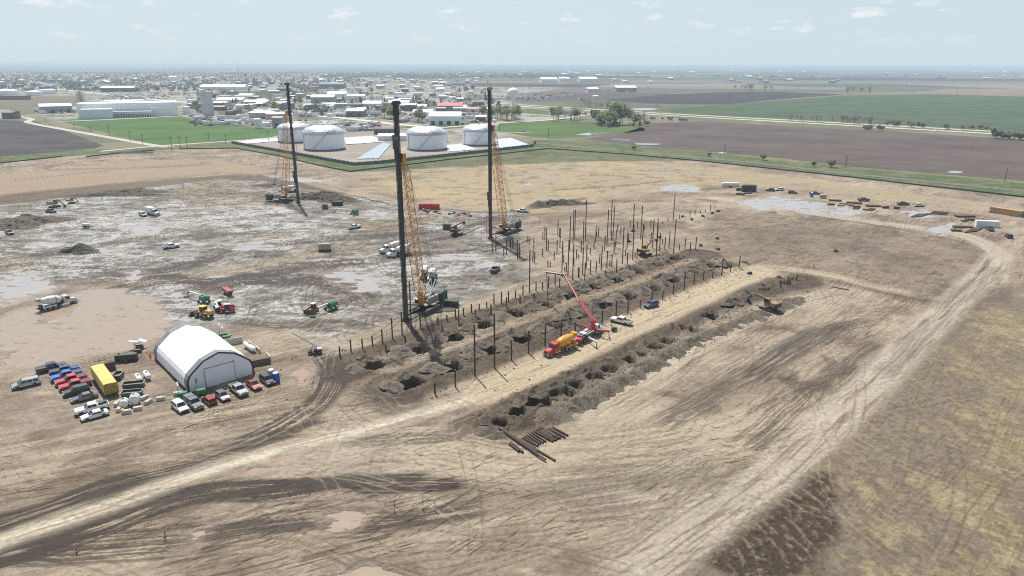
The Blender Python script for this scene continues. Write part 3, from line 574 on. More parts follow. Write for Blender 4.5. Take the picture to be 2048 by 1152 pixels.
def car_meshes(kind, cname, topper=False):
    key = (kind, cname, topper)
    if key in CACHE: return CACHE[key]
    k = VK[kind]; W2 = k['W']/2; p = paint(cname); M = {}
    b = MB().use(p); b.prism(k['low'], -W2, W2, .05); me = b.mesh('body', .09, 2); 
    zl = min(z for x, z in k['low'])
    b = MB(); b.use(BLK); b.box((0, 0, zl+.02), (k['L']*.93, k['W']*.92, .22))
    for ax in k['ax']:
        for s in (-1, 1): b.tube((ax, s*(W2-.30), k['r']), (ax, s*(W2+.012), k['r']), k['r']+.075, None, 12)
    M['underbody'] = b.mesh('underbody')
    M['body'] = me
    cb = k['cab']; b = MB().use(p); ins = .17 if kind != 'pickup' else .14
    def cabin(b, cb, w, ins):
        zm = cb[0][1]; zM = max(z for x, z in cb); vs = []
        for s in (-1, 1):
            for x, z in cb: vs.append((x, s*(w-ins*(z-zm)/(zM-zm)), z))
        n = len(cb); b.add(vs, [(i, (i+1) % n, n+(i+1) % n, n+i) for i in range(n)]+[tuple(range(n-1, -1, -1)), tuple(range(n, 2*n))])
    cabin(b, cb, W2-.05, ins); M['cabin'] = b.mesh('cabin', .05, 2)
    # panes, 6 mm proud of the cabin faces
    zm = cb[0][1]; zM = max(z for x, z in cb); w0 = W2-.05
    def yw(z): return w0-ins*(z-zm)/(zM-zm)
    def lerp(a, c, t): return (a[0]+(c[0]-a[0])*t, a[1]+(c[1]-a[1])*t)
    def pane(a, c, name):        # across the width between profile points a (low) and c (high)
        q0, q1 = lerp(a, c, .12), lerp(a, c, .92); d = Vector((c[0]-a[0], 0, c[1]-a[1])); nrm = Vector((d.z, 0, -d.x)).normalized()
        if name == 'rear': nrm = -nrm
        if nrm.z < 0: nrm = -nrm
        o = nrm*.03; b = MB().use(GLASS); e = .10
        b.quad(Vector((q0[0], -yw(q0[1])+e, q0[1]))+o, Vector((q0[0], yw(q0[1])-e, q0[1]))+o, Vector((q1[0], yw(q1[1])-e, q1[1]))+o, Vector((q1[0], -yw(q1[1])+e, q1[1]))+o); return b
    M['windshield'] = pane(cb[3], cb[2], 'front').mesh('windshield', fix=False); M['rear_window'] = pane(cb[0], cb[1], 'rear').mesh('rear_window', fix=False)
    for s in (-1, 1):
        b = MB().use(GLASS); lo = zm+.09; hi = zM-.12; B = []
        def xa(z): t = (z-cb[0][1])/(cb[1][1]-cb[0][1]); return cb[0][0]+(cb[1][0]-cb[0][0])*min(1, t)
        def xf(z): t = (z-cb[3][1])/(cb[2][1]-cb[3][1]); return cb[3][0]+(cb[2][0]-cb[3][0])*min(1, t)
        n = 3 if kind in ('minivan', 'suv') else 2; x0l, x1l, x0h, x1h = xa(lo)+.16, xf(lo)-.18, xa(hi)+.14, xf(hi)-.10
        for q in range(n):
            t0, t1 = q/n+.02, (q+1)/n-.02
            P = [(x0l+(x1l-x0l)*t0, lo), (x0l+(x1l-x0l)*t1, lo), (x0h+(x1h-x0h)*t1, hi), (x0h+(x1h-x0h)*t0, hi)]
            b.quad(*[(x, s*(yw(z)+.012), z) for x, z in P])
        M['side_window%d' % s] = b.mesh('side_window', fix=False)
    if kind == 'pickup':
        b = MB().use(BLK)
        if topper: b = MB().use(p); b.box((-1.98, 0, 1.50), (1.80, 1.88, .66), top=(.95, .86)); b.use(GLASS); b.box((-1.98, 0, 1.50), (1.3, 1.84, .3), top=(1, .97)); M['topper'] = b.mesh('topper', .03)
        else:
            b.box((-1.98, 0, 1.197), (1.70, 1.62, .05)); M['bed'] = b.mesh('bed')
            b = MB().use(p); b.box((-1.98, .90, 1.235), (1.80, .14, .07)); b.box((-1.98, -.90, 1.235), (1.80, .14, .07)); b.box((-2.86, 0, 1.235), (.10, 1.7, .07)); M['bed_rail'] = b.mesh('bed_rail')
    xf_, zf = k['low'][-2]; xr = k['low'][0][0]; zr = k['low'][1][1]
    for s in (-1, 1):
        b = MB().use(CHROME); b.box((xf_-.07, s*(W2-.30), zf+.02), (.16, .40, .16)); M['headlight%d' % s] = b.mesh('headlight')
        b = MB().use(REDL); b.box((xr+.05, s*(W2-.17), zr-.22), (.12, .22, .26)); M['tail_light%d' % s] = b.mesh('tail_light')
        b = MB().use(p); b.box((cb[3][0]-.28, s*(W2+.09), zm+.10), (.14, .20, .16)); M['mirror%d' % s] = b.mesh('mirror', .03)
    b = MB().use(BLK); b.box((xf_+.0, 0, zf-.14), (.10, k['W']*.55, .20)); M['grille'] = b.mesh('grille')
    b = MB().use(GSTEEL if kind == 'pickup' else BLK); b.box((xr-.03, 0, zl+.2), (.12, k['W']*.86, .18)); M['bumper-1'] = b.mesh('bumper'); b = MB().use(GSTEEL if kind == 'pickup' else BLK); b.box((xf_+.02, 0, zl+.15), (.12, k['W']*.86, .18)); M['bumper1'] = b.mesh('bumper')
    CACHE[key] = M; return M
PN = dict(windshield='windshield', rear_window='rear_window')
def car(kind, cname, px, py, head, label, cat=None, group=None, full=True, topper=False, name=None, z=None):
    p = gp(px, py) if z is None else at(px, py, z)
    t = thing(name or {'pickup': 'pickup_truck', 'sedan': 'sedan_car', 'suv': 'suv', 'minivan': 'minivan', 'hatchback': 'hatchback_car'}[kind], label, cat or {'pickup': 'pickup truck', 'minivan': 'minivan'}.get(kind, 'car'), p, R(head), group)
    k = VK[kind]; M = car_meshes(kind, cname, topper)
    for n, me in M.items():
        nn = n.rstrip('-1') if n[-1] == '1' else n
        if not full and nn in ('mirror', 'grille', 'bumper'): continue
        obj(nn, me, t)
    wt, wr = wheel_mesh(k['r'], .26, ('w', k['r']))
    for ax in k['ax']:
        for s in (-1, 1):
            o = obj('wheel', wt, t); o.location = (ax, s*(k['W']/2-.13), k['r'])
            if full: obj('rim', wr, o)
    return t
# ---- heavier trucks
def wheels_at(t, pos, r, w, key):
    wt, wr = wheel_mesh(r, w, key)
    for x, y in pos:
        o = obj('wheel', wt, t); o.location = (x, y, r); obj('rim', wr, o)
def truck_cab(t, x0, cp, hood=True, w=2.3):
    """Conventional cab: hood from x0 forward, cab behind it"""
    b = MB().use(cp); b.prism([(x0, .95), (x0, 1.85), (x0+1.55, 1.62), (x0+1.75, 1.35), (x0+1.78, .75), (x0+.2, .75)], -.86, .86, .14); obj('hood', b.mesh('hood', .09, 2), t)
    b = MB().use(cp); b.prism([(x0-1.7, .85), (x0-1.7, 2.85), (x0-1.3, 2.98), (x0-.25, 2.92), (x0+.12, 1.85), (x0+.12, .85)], -w/2+.05, w/2-.05, .1); obj('cab', b.mesh('cab', .07, 2), t)
    b = MB().use(GLASS); b.quad((x0+.135, -.95, 1.92), (x0+.135, .95, 1.92), (x0-.19, .88, 2.78), (x0-.19, -.88, 2.78)); obj('windshield', b.mesh('windshield', fix=False), t)
    for s in (-1, 1):
        b = MB().use(GLASS); b.quad((x0-1.25, s*(w/2-.05+.0), 1.9), (x0-.1, s*(w/2-.05), 1.9), (x0-.35, s*(w/2-.10), 2.7), (x0-1.25, s*(w/2-.10), 2.7)); obj('side_window', b.mesh('side_window', fix=False), t)
        b = MB().use(CHROME); b.box((x0+1.72, s*.72, 1.12), (.14, .28, .24)); obj('headlight', b.mesh('headlight'), t)
        b = MB().use(cp); b.box((x0+1.05, s*.98, .98), (1.25, .36, .12), top=(.75, .9)); obj('fender', b.mesh('fender', .04), t)
        b = MB().use(GSTEEL); b.tube((x0-1.85, s*.95, .9), (x0-1.85, s*.95, 3.3), .07); obj('exhaust_stack', b.mesh('exhaust_stack'), t)
    b = MB().use(BLK); b.box((x0+1.79, 0, 1.18), (.05, 1.0, .62)); obj('grille', b.mesh('grille'), t)
    b = MB().use(GSTEEL); b.box((x0+1.86, 0, .62), (.18, 2.3, .32)); obj('bumper', b.mesh('bumper', .03), t)
def mixer(px, py, head, label, cabp, drump, frame=None, swirl=False, group='concrete mixer trucks'):
    t = thing('concrete_mixer_truck', label, 'mixer truck', gp(px, py), R(head), group)
    truck_cab(t, 3.0, cabp)
    b = MB().use(frame or DSTEEL); b.box((-1.2, .42, .95), (8.2, .22, .3)); b.box((-1.2, -.42, .95), (8.2, .22, .3)); b.box((-4.4, 0, 1.35), (.5, 1.6, 1.1)); b.box((1.0, 0, 1.5), (.35, 1.7, 1.3)); obj('chassis', b.mesh('chassis'), t)
    b = MB().use(drump); b.smooth = True
    b.lathe([(0, .62), (.08, .98), (.26, 1.20), (.48, 1.22), (.70, 1.02), (.92, .66), (1.0, .60)], (.95, 0, 2.15), (-4.45, 0, 3.05), 20); d = obj('drum', b.mesh('drum'), t)
    b = MB().use(mat('drum_stripe', (.25, .27, .28), .5) if not swirl else mat('drum_mud', (.50, .28, .05), .6))
    b.lathe([(0, 1.215), (1, 1.225)], (-.55, 0, 2.405), (-.85, 0, 2.455), 20, False); obj('drum_band', b.mesh('drum_band'), d)
    b = MB().use(frame or GSTEEL); b.box((-4.75, 0, 3.45), (.75, 1.15, .7), top=(1.3, 1.3)); obj('hopper', b.mesh('hopper'), t)
    b = MB().use(GSTEEL); b.box((-5.15, .15, 1.9), (.9, .5, .1), ry=R(35)); b.tube((-4.7, .55, 1.0), (-4.7, .55, 3.2), .05); b.tube((-4.7, -.55, 1.0), (-4.7, -.55, 3.2), .05); obj('chute', b.mesh('chute'), t)
    b = MB().use(frame or WHITEP); 
    for s in (-1, 1): b.box((-2.6, s*1.02, 1.28), (3.6, .5, .07)); b.box((-2.6, s*1.24, 1.12), (3.6, .05, .3))
    obj('fender', b.mesh('fender', .02), t)
    b = MB().use(WHITEP); b.tube((1.25, .45, 1.9), (1.25, -.45, 1.9), .33, None, 12); obj('water_tank', b.mesh('water_tank'), t)
    wheels_at(t, [(x, s*y) for x, y in ((4.0, 1.0), (-1.2, .95), (-2.55, .95), (-3.9, .95), (.1, .98)) for s in (-1, 1)], .52, .42, ('w', .52))
    return t
def box_truck(px, py, head, label, L=5.2, boxc=None, cabc=None, h=2.4):
    t = thing('box_truck', label, 'truck', gp(px, py), R(head), None)
    truck_cab(t, 2.2, cabc or WHITEP); b = MB().use(boxc or WHITEP); b.box((.3-L/2, 0, 1.1+h/2), (L, 2.35, h)); obj('cargo_box', b.mesh('cargo_box', .05), t)
    b = MB().use(BLK); b.box((-.8, 0, .85), (L+2, .9, .35)); obj('chassis', b.mesh('chassis'), t)
    wheels_at(t, [(x, s*1.0) for x in (3.2, -2.8, -1.6) for s in (-1, 1)], .5, .36, ('w', .5)); return t
def tracks(t, L=3.6, w=.55, g=2.2, h=.85):
    for s in (-1, 1):
        b = MB().use(TRK); y0 = s*g/2-w/2; r = h/2; pr = []
        for i in range(9): a = -PI/2+PI*i/8; pr.append((L/2-r+r*math.cos(a), r+r*math.sin(a)))
        for i in range(9): a = PI/2+PI*i/8; pr.append((-L/2+r+r*math.cos(a), r+r*math.sin(a)))
        b.prism(pr, y0, y0+w); tr = obj('track', b.mesh('track'), t)
        b = MB().use(DSTEEL); n = 5
        for i in range(n): x = -L/2+r+(L-2*r)*i/(n-1); b.tube((x, y0-.03, r), (x, y0+w+.03, r), r*.55, None, 10)
        obj('roller', b.mesh('roller'), tr)
def seg_beam(b, pts, w, h0, h1=None):
    for i in range(len(pts)-1):
        p, q = Vector(pts[i]), Vector(pts[i+1]); d = q-p; L = d.length; ry = -math.atan2(d.z, math.hypot(d.x, d.y)); rz = math.atan2(d.y, d.x); h = h0+(h1-h0)*(i/(len(pts)-1)) if h1 else h0
        b.box((p+q)/2, (L+h*.5, w, h), rz=rz, ry=ry)
def excavator(px, py, head, label, body, swing=0, dig=((.4, 2.2), (3.2, 4.6), (5.6, 2.2), (5.0, .2)), dz=0, sc=1.0):
    t = thing('excavator', label, 'excavator', gp(px, py, dz), R(head), 'excavators working on the site'); t.scale = (sc, sc, sc)
    tracks(t, 4.2, .6, 2.6, .95)
    b = MB().use(body); b.box((-1.0, 0, 1.75), (3.6, 2.7, .25)); b.box((-1.9, 0, 2.3), (1.9, 2.7, .95), top=(.92, .94)); b.box((.2, -.8, 2.1), (1.3, 1.0, .6)); obj('upper_body', b.mesh('upper_body', .07, 2), t)
    b = MB().use(DSTEEL); b.box((-2.95, 0, 2.15), (.5, 2.6, 1.0)); obj('counterweight', b.mesh('counterweight', .15, 2), t)
    b = MB().use(body); b.box((.05, .85, 2.75), (1.6, .95, 1.8), top=(.85, .92)); cb = obj('cab', b.mesh('cab', .06, 2), t)
    b = MB().use(GLASS); b.box((.12, .85, 2.95), (1.56, 1.0, 1.0), top=(.88, .93)); obj('window', b.mesh('window'), cb)
    b = MB().use(body); seg_beam(b, [(dig[0][0], 0, dig[0][1]), ((dig[0][0]+dig[1][0])/2-.2, 0, (dig[0][1]+dig[1][1])/2+.5), (dig[1][0], 0, dig[1][1])], .5, .62); obj('boom', b.mesh('boom', .04), t)
    b = MB().use(body); seg_beam(b, [(dig[1][0]-.3, 0, dig[1][1]+.2), (dig[2][0], 0, dig[2][1])], .42, .45); b.use(GSTEEL); b.tube((dig[1][0]-1.6, 0, dig[1][1]+.35), (dig[1][0], 0, dig[1][1]+.4), .1); obj('stick', b.mesh('stick', .03), t)
    b = MB().use(DSTEEL); bx, bz = dig[2]; b.M = Matrix.Translation((bx, 0, bz)); b.prism([(.1, .15), (.25, -.75), (-.35, -1.15), (-.95, -.85), (-.5, -.7), (-.1, -.35), (-.2, .15)], -.55, .55); obj('bucket', b.mesh('bucket'), t)
    return t
def loader(px, py, head, label):
    t = thing('wheel_loader', label, 'loader', gp(px, py), R(head))
    b = MB().use(CATY); b.box((-1.9, 0, 1.75), (2.5, 1.7, 1.1), top=(.95, .88)); obj('engine_hood', b.mesh('engine_hood', .1, 2), t)
    b = MB().use(CATY); b.box((-.1, 0, 1.25), (2.2, 1.5, .7)); b.box((1.5, 0, 1.2), (1.4, 1.2, .8)); b.box((-1.6, 1.05, 1.62), (1.5, .6, .1)); b.box((-1.6, -1.05, 1.62), (1.5, .6, .1)); obj('frame', b.mesh('frame', .05), t)
    b = MB().use(BLK); b.box((-.15, 0, 2.35), (1.5, 1.5, 1.5), top=(.86, .9)); cb = obj('cab', b.mesh('cab', .05), t)
    b = MB().use(GLASS); b.box((-.15, 0, 2.5), (1.53, 1.53, .95), top=(.9, .92)); obj('window', b.mesh('window'), cb)
    b = MB().use(mat('bright_yellow', (.72, .55, .03), .45)); b.box((-.15, 0, 3.16), (1.65, 1.6, .14)); obj('cab_roof', b.mesh('cab_roof', .04), t)
    b = MB().use(CATY)
    for s in (-1, 1): seg_beam(b, [(1.3, s*.5, 1.9), (2.6, s*.5, 1.35), (3.4, s*.5, .6)], .2, .3)
    obj('lift_arm', b.mesh('lift_arm'), t)
    b = MB().use(DSTEEL); b.prism([(3.3, 1.25), (3.5, 1.3), (3.6, .45), (4.6, .2), (4.6, .12), (3.4, .1), (3.25, .5)], -1.4, 1.4); obj('bucket', b.mesh('bucket'), t)
    wheels_at(t, [(x, s*1.05) for x in (1.45, -1.6) for s in (-1, 1)], .78, .58, ('w', .78)); return t
def boom_lift(px, py, head, label, flip=False, basket='plain', L=7.0):
    t = thing('boom_lift', label, 'boom lift', gp(px, py), R(head), 'green boom lifts')
    b = MB().use(GREENP); b.box((0, 0, .95), (2.6, 1.3, .5)); obj('chassis', b.mesh('chassis', .06), t)
    b = MB().use(GREENP); b.box((-.5, .62, 1.7), (2.8, .7, 1.0), top=(.94, .9)); b.box((-.5, -.62, 1.7), (2.8, .7, 1.0), top=(.94, .9)); b.box((-1.5, 0, 1.75), (.9, 1.3, .9)); obj('turret', b.mesh('turret', .1, 2), t)
    b = MB().use(WHITEP); seg_beam(b, [(-1.2, 0, 2.15), (L, 0, 2.0)], .34, .4); b.use(GREENP); seg_beam(b, [(-1.5, 0, 2.15), (.8, 0, 2.15)], .42, .5); obj('boom', b.mesh('boom', .03), t)
    b = MB().use(DSTEEL); seg_beam(b, [(L, 0, 2.0), (L+1.5, .1, .8)], .2, .22); obj('jib', b.mesh('jib'), t)
    b = MB().use(DSTEEL); c = (L+2.0, 0, .25)
    b.box((c[0], 0, .2), (.9, 1.8, .08))
    for x in (-.43, .43):
        for y in (-.88, 0, .88): b.tube((c[0]+x, y, .2), (c[0]+x, y, 1.3), .035, None, 5)
        for z in (.75, 1.3): b.tube((c[0]+x, -.88, z), (c[0]+x, .88, z), .035, None, 5)
    obj('basket', b.mesh('basket'), t)
    wheels_at(t, [(x, s*1.0) for x in (1.1, -1.1) for s in (-1, 1)], .48, .38, ('w', .48)); return t
def utv(px, py, head, label, cat='utility vehicle'):
    t = thing('utility_vehicle', label, cat, gp(px, py), R(head))
    b = MB().use(DSTEEL); b.prism([(-1.6, .5), (-1.6, 1.0), (-.4, 1.0), (-.3, .7), (.7, .7), (.85, 1.05), (1.55, .85), (1.6, .5)], -.72, .72, .05); obj('body', b.mesh('body', .05), t)
    b = MB().use(BLK)
    for s in (-1, 1):
        seg = [(-.5, s*.68, 1.0), (-.4, s*.62, 1.95), (.35, s*.62, 1.95), (.85, s*.68, 1.0)]
        for a, c in zip(seg, seg[1:]): b.tube(a, c, .045, None, 6)
    b.box((-.02, 0, 1.98), (.9, 1.3, .05)); obj('roll_cage', b.mesh('roll_cage'), t)
    b = MB().use(GSTEEL); b.box((-1.05, 0, 1.18), (1.1, 1.4, .3)); obj('cargo_bed', b.mesh('cargo_bed'), t)
    b = MB().use(BLK); b.box((-.15, 0, .95), (.5, 1.2, .35)); b.box((-.38, 0, 1.25), (.12, 1.2, .5)); obj('seat', b.mesh('seat', .04), t)
    wheels_at(t, [(x, s*.68) for x in (1.05, -1.05) for s in (-1, 1)], .34, .28, ('w', .34)); return t
# ================================================================== SITE OBJECTS
def hd(a, b): p, q = at(*a), at(*b); return math.degrees(math.atan2(q.y-p.y, q.x-p.x))
def mid(a, b, dx=0, dy=0): return ((a[0]+b[0])/2+dx, (a[1]+b[1])/2+dy)
# ---- left column of parked vehicles: (front contact, rear contact)
def park(kind, c, f, r, label, group='vehicles parked left of the yellow trailer', **k):
    m = mid(f, r, 2, -4); return car(kind, c, m[0], m[1], hd(r, f), label, group=group, **k)
park('minivan', 'silver', (28, 782), (76, 771), 'silver minivan parked apart, left of the column of pickups')
park('pickup', 'dark grey', (128, 738), (77, 750), 'dark grey pickup with an open bed at the far end of the left column')
park('pickup', 'navy', (161, 744), (98, 757), 'dark blue grey pickup with its open bed behind the bright blue pickup')
park('pickup', 'blue', (104, 768), (160, 754), 'bright blue pickup truck parked in the left column')
park('pickup', 'red', (112, 777), (171, 762), 'red pickup truck next to the bright blue pickup')
park('pickup', 'red', (120, 787), (180, 772), 'red pickup truck next to the dark green SUV')
park('suv', 'dark green', (126, 798), (178, 785), 'dark green SUV between a red pickup and the grey sedan')
park('sedan', 'grey', (143, 810), (192, 797), 'grey sedan parked between the dark SUV and a white pickup')
t = park('pickup', 'white', (147, 836), (219, 818), 'white pickup carrying dark gear in its bed, beside the white sedan')
b = MB().use(DSTEEL); b.box((-1.6, .3, 1.42), (.9, .7, .4)); b.box((-2.3, -.3, 1.4), (.6, .8, .35)); b.tube((-2.8, .6, 1.3), (-1.2, -.5, 1.75), .08); obj('load', b.mesh('load'), t)
park('sedan', 'white', (163, 846), (213, 832), 'white sedan nearest the bottom of the left column')
# ---- row in front of the tent
FR = 'vehicles parked along the tent front'
def row(kind, c, x, y, label, flip=False, **k):
    h = hd((x-10, y-8), (x+10, y+8)); return car(kind, c, x, y, h+(180 if flip else 0), label, group=FR, **k)
row('suv', 'white', 361, 819, 'white SUV at the left end of the row before the tent')
row('pickup', 'grey', 388, 812, 'grey pickup with a matching bed cap next to the white SUV', topper=True)
row('hatchback', 'dark red', 419, 805, 'small red hatchback between two grey vehicles, rear end showing', flip=True)
row('hatchback', 'grey', 446, 797, 'grey hatchback between the red hatchback and the silver pickup')
row('pickup', 'silver', 478, 785, 'silver pickup truck in the row before the tent')
row('sedan', 'dark red', 508, 774, 'dark red sedan between the silver pickup and the dark SUV')
row('suv', 'black', 535, 765, 'black SUV beside the portable toilets')
# ---- cars elsewhere on the site
GS = 'vehicles standing about the site'
car('pickup', 'white', 343, 496, hd((330, 498), (357, 494)), 'white pickup standing alone on the churned mud near the dark heap', group=GS)
car('suv', 'silver', 286, 432, hd((278, 430), (296, 435)), 'silver SUV beside the white box truck', group=GS)
car('pickup', 'dark grey', 102, 425, hd((93, 423), (112, 426)), 'dark pickup in front of the small excavator', group=GS)
car('suv', 'dark grey', 19, 468, hd((12, 465), (27, 471)), 'dark grey SUV beside the big grey spoil mound', group=GS)
car('pickup', 'white', 709, 457, hd((699, 459), (720, 455)), 'white pickup in the open mud near the green boom lift', group=GS)
car('pickup', 'white', 1045, 424, hd((1056, 426), (1034, 424)), 'white pickup behind the rig nearest the piles', group=GS)
car('pickup', 'white', 1242, 646, hd((1263, 650), (1224, 641)), 'white service pickup on the lane right of the pump truck', group=GS)
car('suv', 'navy', 1302, 613, hd((1316, 609), (1290, 617)), 'dark blue SUV on the lane ahead of the white service pickup', group=GS)
FL = 'vehicles parked along the far lane'
for k, c, x, y, lab in (('suv', 'navy', 1540, 382, 'dark blue car, first in the far line right of the machinery'), ('suv', 'white', 1558, 381, 'white car between the blue and the maroon cars on the far lane'), ('suv', 'dark red', 1585, 387, 'maroon car on the far lane left of the blue toilet'),
    ('pickup', 'navy', 1630, 389, 'dark pickup behind the blue toilet on the far lane'), ('pickup', 'dark green', 1727, 402, 'dark green pickup by the timber stacks on the far lane'), ('pickup', 'black', 1806, 410, 'black pickup next to a white car on the far lane'), ('suv', 'white', 1838, 413, 'white car just right of the black pickup on the far lane'),
    ('pickup', 'grey', 1979, 460, 'grey pickup in front of the white container'), ('suv', 'black', 2017, 475, 'black car at the bend of the road by the right edge')):
    h = rr.choice([0, 180])+rr.uniform(-14, 14)-8; car(k, c, x, y, h if x < 1970 else 70, lab, group=FL, full=False)
car('pickup', 'black', 990, 543, hd((984, 549), (996, 536)), 'dark service truck alone between two rigs', group=GS)
# ---- mixers, box truck, tank trailer
mixer(117, 612, hd((83, 622), (151, 604)), 'white concrete mixer driving along the left haul track', mat('mixer_white', (.62, .62, .60), .45, dirt=MUD, dirt_amt=.4), mat('drum_white', (.68, .68, .66), .5, dirt=MUD, dirt_amt=.35))
mixer(784, 504, hd((815, 498), (762, 507)), 'white concrete mixer parked behind another beside the middle rig', WHITEP, mat('drum_white', (0, 0, 0)))
mixer(797, 511, hd((826, 504), (773, 514)), 'white concrete mixer parked in front of another, partly behind the leads', WHITEP, mat('drum_white', (0, 0, 0)))
mixer(865, 558, hd((862, 575), (872, 540)), 'white concrete mixer seen end-on behind the middle rig', WHITEP, mat('drum_white', (0, 0, 0)))
mixer(849, 552, hd((846, 570), (856, 534)), 'white concrete mixer half hidden behind the orange boom', WHITEP, mat('drum_white', (0, 0, 0)))
mixer(575, 384, hd((592, 384), (556, 383)), 'white concrete mixer behind the farthest rig', WHITEP, mat('drum_white', (0, 0, 0)))
mixer(1120, 703, hd((1147, 691), (1094, 711)), 'concrete mixer with a red cab and an orange drum', mat('mixer_red', (.50, .02, .03), .4, coat=.4), mat('drum_orange', (.75, .32, .015), .4, coat=.3), frame=mat('mixer_orange', (.55, .26, .02), .5, dirt=MUD, dirt_amt=.3), swirl=True)
box_truck(307, 430, hd((298, 428), (318, 432)), 'white box truck beside the silver SUV')
def tank_trailer(px, py, head, label, L=3.2, r=.62):
    t = thing('tank_trailer', label, 'tank trailer', gp(px, py), R(head)); b = MB().use(WHITEP); b.smooth = True
    b.lathe([(0, r*.5), (.04, r*.9), (.1, r), (.9, r), (.96, r*.9), (1, r*.5)], (-L/2, 0, .75+r), (L/2, 0, .75+r), 16); obj('tank', b.mesh('tank'), t)
    b = MB().use(DSTEEL); b.box((0, .45, .7), (L, .12, .18)); b.box((0, -.45, .7), (L, .12, .18)); b.box((L/2+.6, 0, .6), (1.4, .12, .12)); obj('frame', b.mesh('frame'), t)
    wheels_at(t, [(x, s*.8) for x in (-.4, .4) for s in (-1, 1)], .36, .22, ('w', .36)); return t
tank_trailer(173, 456, 0, 'small white tank trailer on the mud left of the white box truck')
tank_trailer(1461, 375, -6, 'long white tank at the start of the far line of machinery', 9.5, 1.15)
# ---- frame tent
def tent():
    fl, fr_, bl = at(377, 784), at(509.5, 749.5), at(308, 724)
    ax = (fr_-fl); Wd = ax.length*1.02; ang = math.atan2(ax.y, ax.x)+R(4.2); D = 22.8
    t = thing('frame_tent', 'large white fabric frame tent with dark grey edges', 'tent', (fl+fr_)/2, ang)
    c = (fl+fr_)/2; hr = ztop(c, 704); he = ztop(fr_, 723)+.2; h = Wd/2
    prof = [(-h, 0), (-h, he*.55), (-h+.12, he*.8), (-h+.55, he*1.06), (-h+1.25, he*1.25)]
    prof.append((-h*.48, (he*1.25+hr)/2+.42)); pr = prof+[(0, hr)]+[(-x, z) for x, z in reversed(prof)]
    # denser rings sag slightly between the frames
    def ringat(y, k=1.0, sag=0.0): return [(x*k*(1-sag*.006), y, z*k*(1-sag*.012 if z > .1 else 1)) for x, z in pr]
    M = mat('tent_fabric', (.87, .88, .89), .55, 0, .03, .6)
    E = mat('tent_edge', (.20, .21, .215), .6, 0, .08, .8); B = mat('tent_black', (.045, .05, .055), .6)
    b = MB().use(M); ys = []; n = 5
    for i in range(n):
        a0 = 1.2+(D-2.4)*i/n; ys += [(a0+(D-2.4)/n*q/6, math.sin(PI*q/6)) for q in range(6)]
    ys.append((D-1.2, 0)); b.smooth = False; b.rings([ringat(y, 1, s) for y, s in ys], False, False); obj('cover', b.mesh('cover', fix=False), t)
    b = MB().use(E); b.rings([ringat(y, 1.006) for y in (0, 1.0, 1.8)], False, False); obj('edge_band', b.mesh('edge_band', fix=False), t); b = MB().use(E); b.rings([ringat(y, 1.006) for y in (D-1.8, D-1.0, D)], False, False); obj('edge_band', b.mesh('edge_band', fix=False), t)
    for y, s in ((0, -1), (D, 1)):
        b = MB().use(M); q = [(x*.985, y-s*.10, z*.985) for x, z in pr]; b.add(q, [tuple(range(len(q)))]); e = obj('end_wall', b.mesh('end_wall'), t)
        b = MB().use(B); k = [(x*.99, y+s*.02, z*.99) for x, z in pr]; k2 = [(x*.955, y+s*.02, z*.955) for x, z in pr]; k3 = [(x*.955, y-s*.09, z*.955) for x, z in pr]
        b.rings([k, k2, k3], False, False); obj('edge_trim', b.mesh('edge_trim', fix=False), e)
        b = MB().use(M); b.box((-.2, y+s*.0, he*.62), (6.2, .06, he*1.24)); b.use(GSTEEL); 
        for x in (-3.3, 2.9): b.box((x, y+s*.0, he*.65), (.1, .1, he*1.3))
        b.box((-.2, y, he*1.26), (6.3, .12, .12)); obj('door', b.mesh('door'), e)
    b = MB().use(B); b.box((h+.06, D/2, .2), (.12, D, .4)); b.box((-h-.06, D/2, .2), (.12, D, .4)); obj('base_rail', b.mesh('base_rail'), t)
    b = MB().use(B)
    for i in range(1, n):
        y = 1.2+(D-2.4)*i/n; k = [(x*.97, y, z*.97) for x, z in pr]
        for p, q in zip(k, k[1:]): b.tube(p, q, .05, None, 5)
    obj('frame_rib', b.mesh('frame_rib'), t)
tent()
# ---- yellow trailer under a tarpaulin
def trailer():
    a, bb, c = at(212, 797), at(239, 790), at(186, 758); ax = (a-c); L = 12.0; ang = math.atan2(ax.y, ax.x); w = 2.6; cen = (a+bb)/2-ax.normalized()*L/2
    t = thing('covered_trailer', 'long box trailer covered by a mustard yellow tarpaulin, rear door swung open', 'trailer', cen, ang)
    Y_ = mat('yellow_tarp', (.60, .47, .13), .7, 0, .14, .35, bump=.25); D_ = mat('trailer_brown', (.09, .07, .05), .7)
    b = MB().use(Y_); rs = []
    for i in range(25):
        x = -L/2+L*i/24; s = .05*math.sin(i*1.9)+.04*math.sin(i*4.3); rs.append([(x, -w/2-.02, .75), (x, -w/2-.04+s*.4, 2.2), (x, -w/2+.1, 3.0+s*.5), (x, -w/4, 3.08+s), (x, w/4, 3.07-s), (x, w/2-.1, 3.0+s*.5), (x, w/2+.03, 2.2), (x, w/2+.02, .75)])
    b.rings(rs, True, False); b.quad(*rs[-1]); obj('tarpaulin', b.mesh('tarpaulin'), t)
    b = MB().use(D_); b.box((0, 0, .68), (L-.1, w-.2, .3)); b.box((-L/2-.06, w*.5+1.0, 1.7), (.12, 2.2, 2.3)); d = obj('door', b.mesh('door'), t)
    wheels_at(t, [(x, s*.98) for x in (-4.2, -3.1) for s in (-1, 1)], .5, .36, ('w', .5))
    b = MB().use(DSTEEL); b.box((4.2, .7, .3), (.2, .2, .7)); b.box((4.2, -.7, .3), (.2, .2, .7)); obj('landing_leg', b.mesh('landing_leg'), t)
trailer()
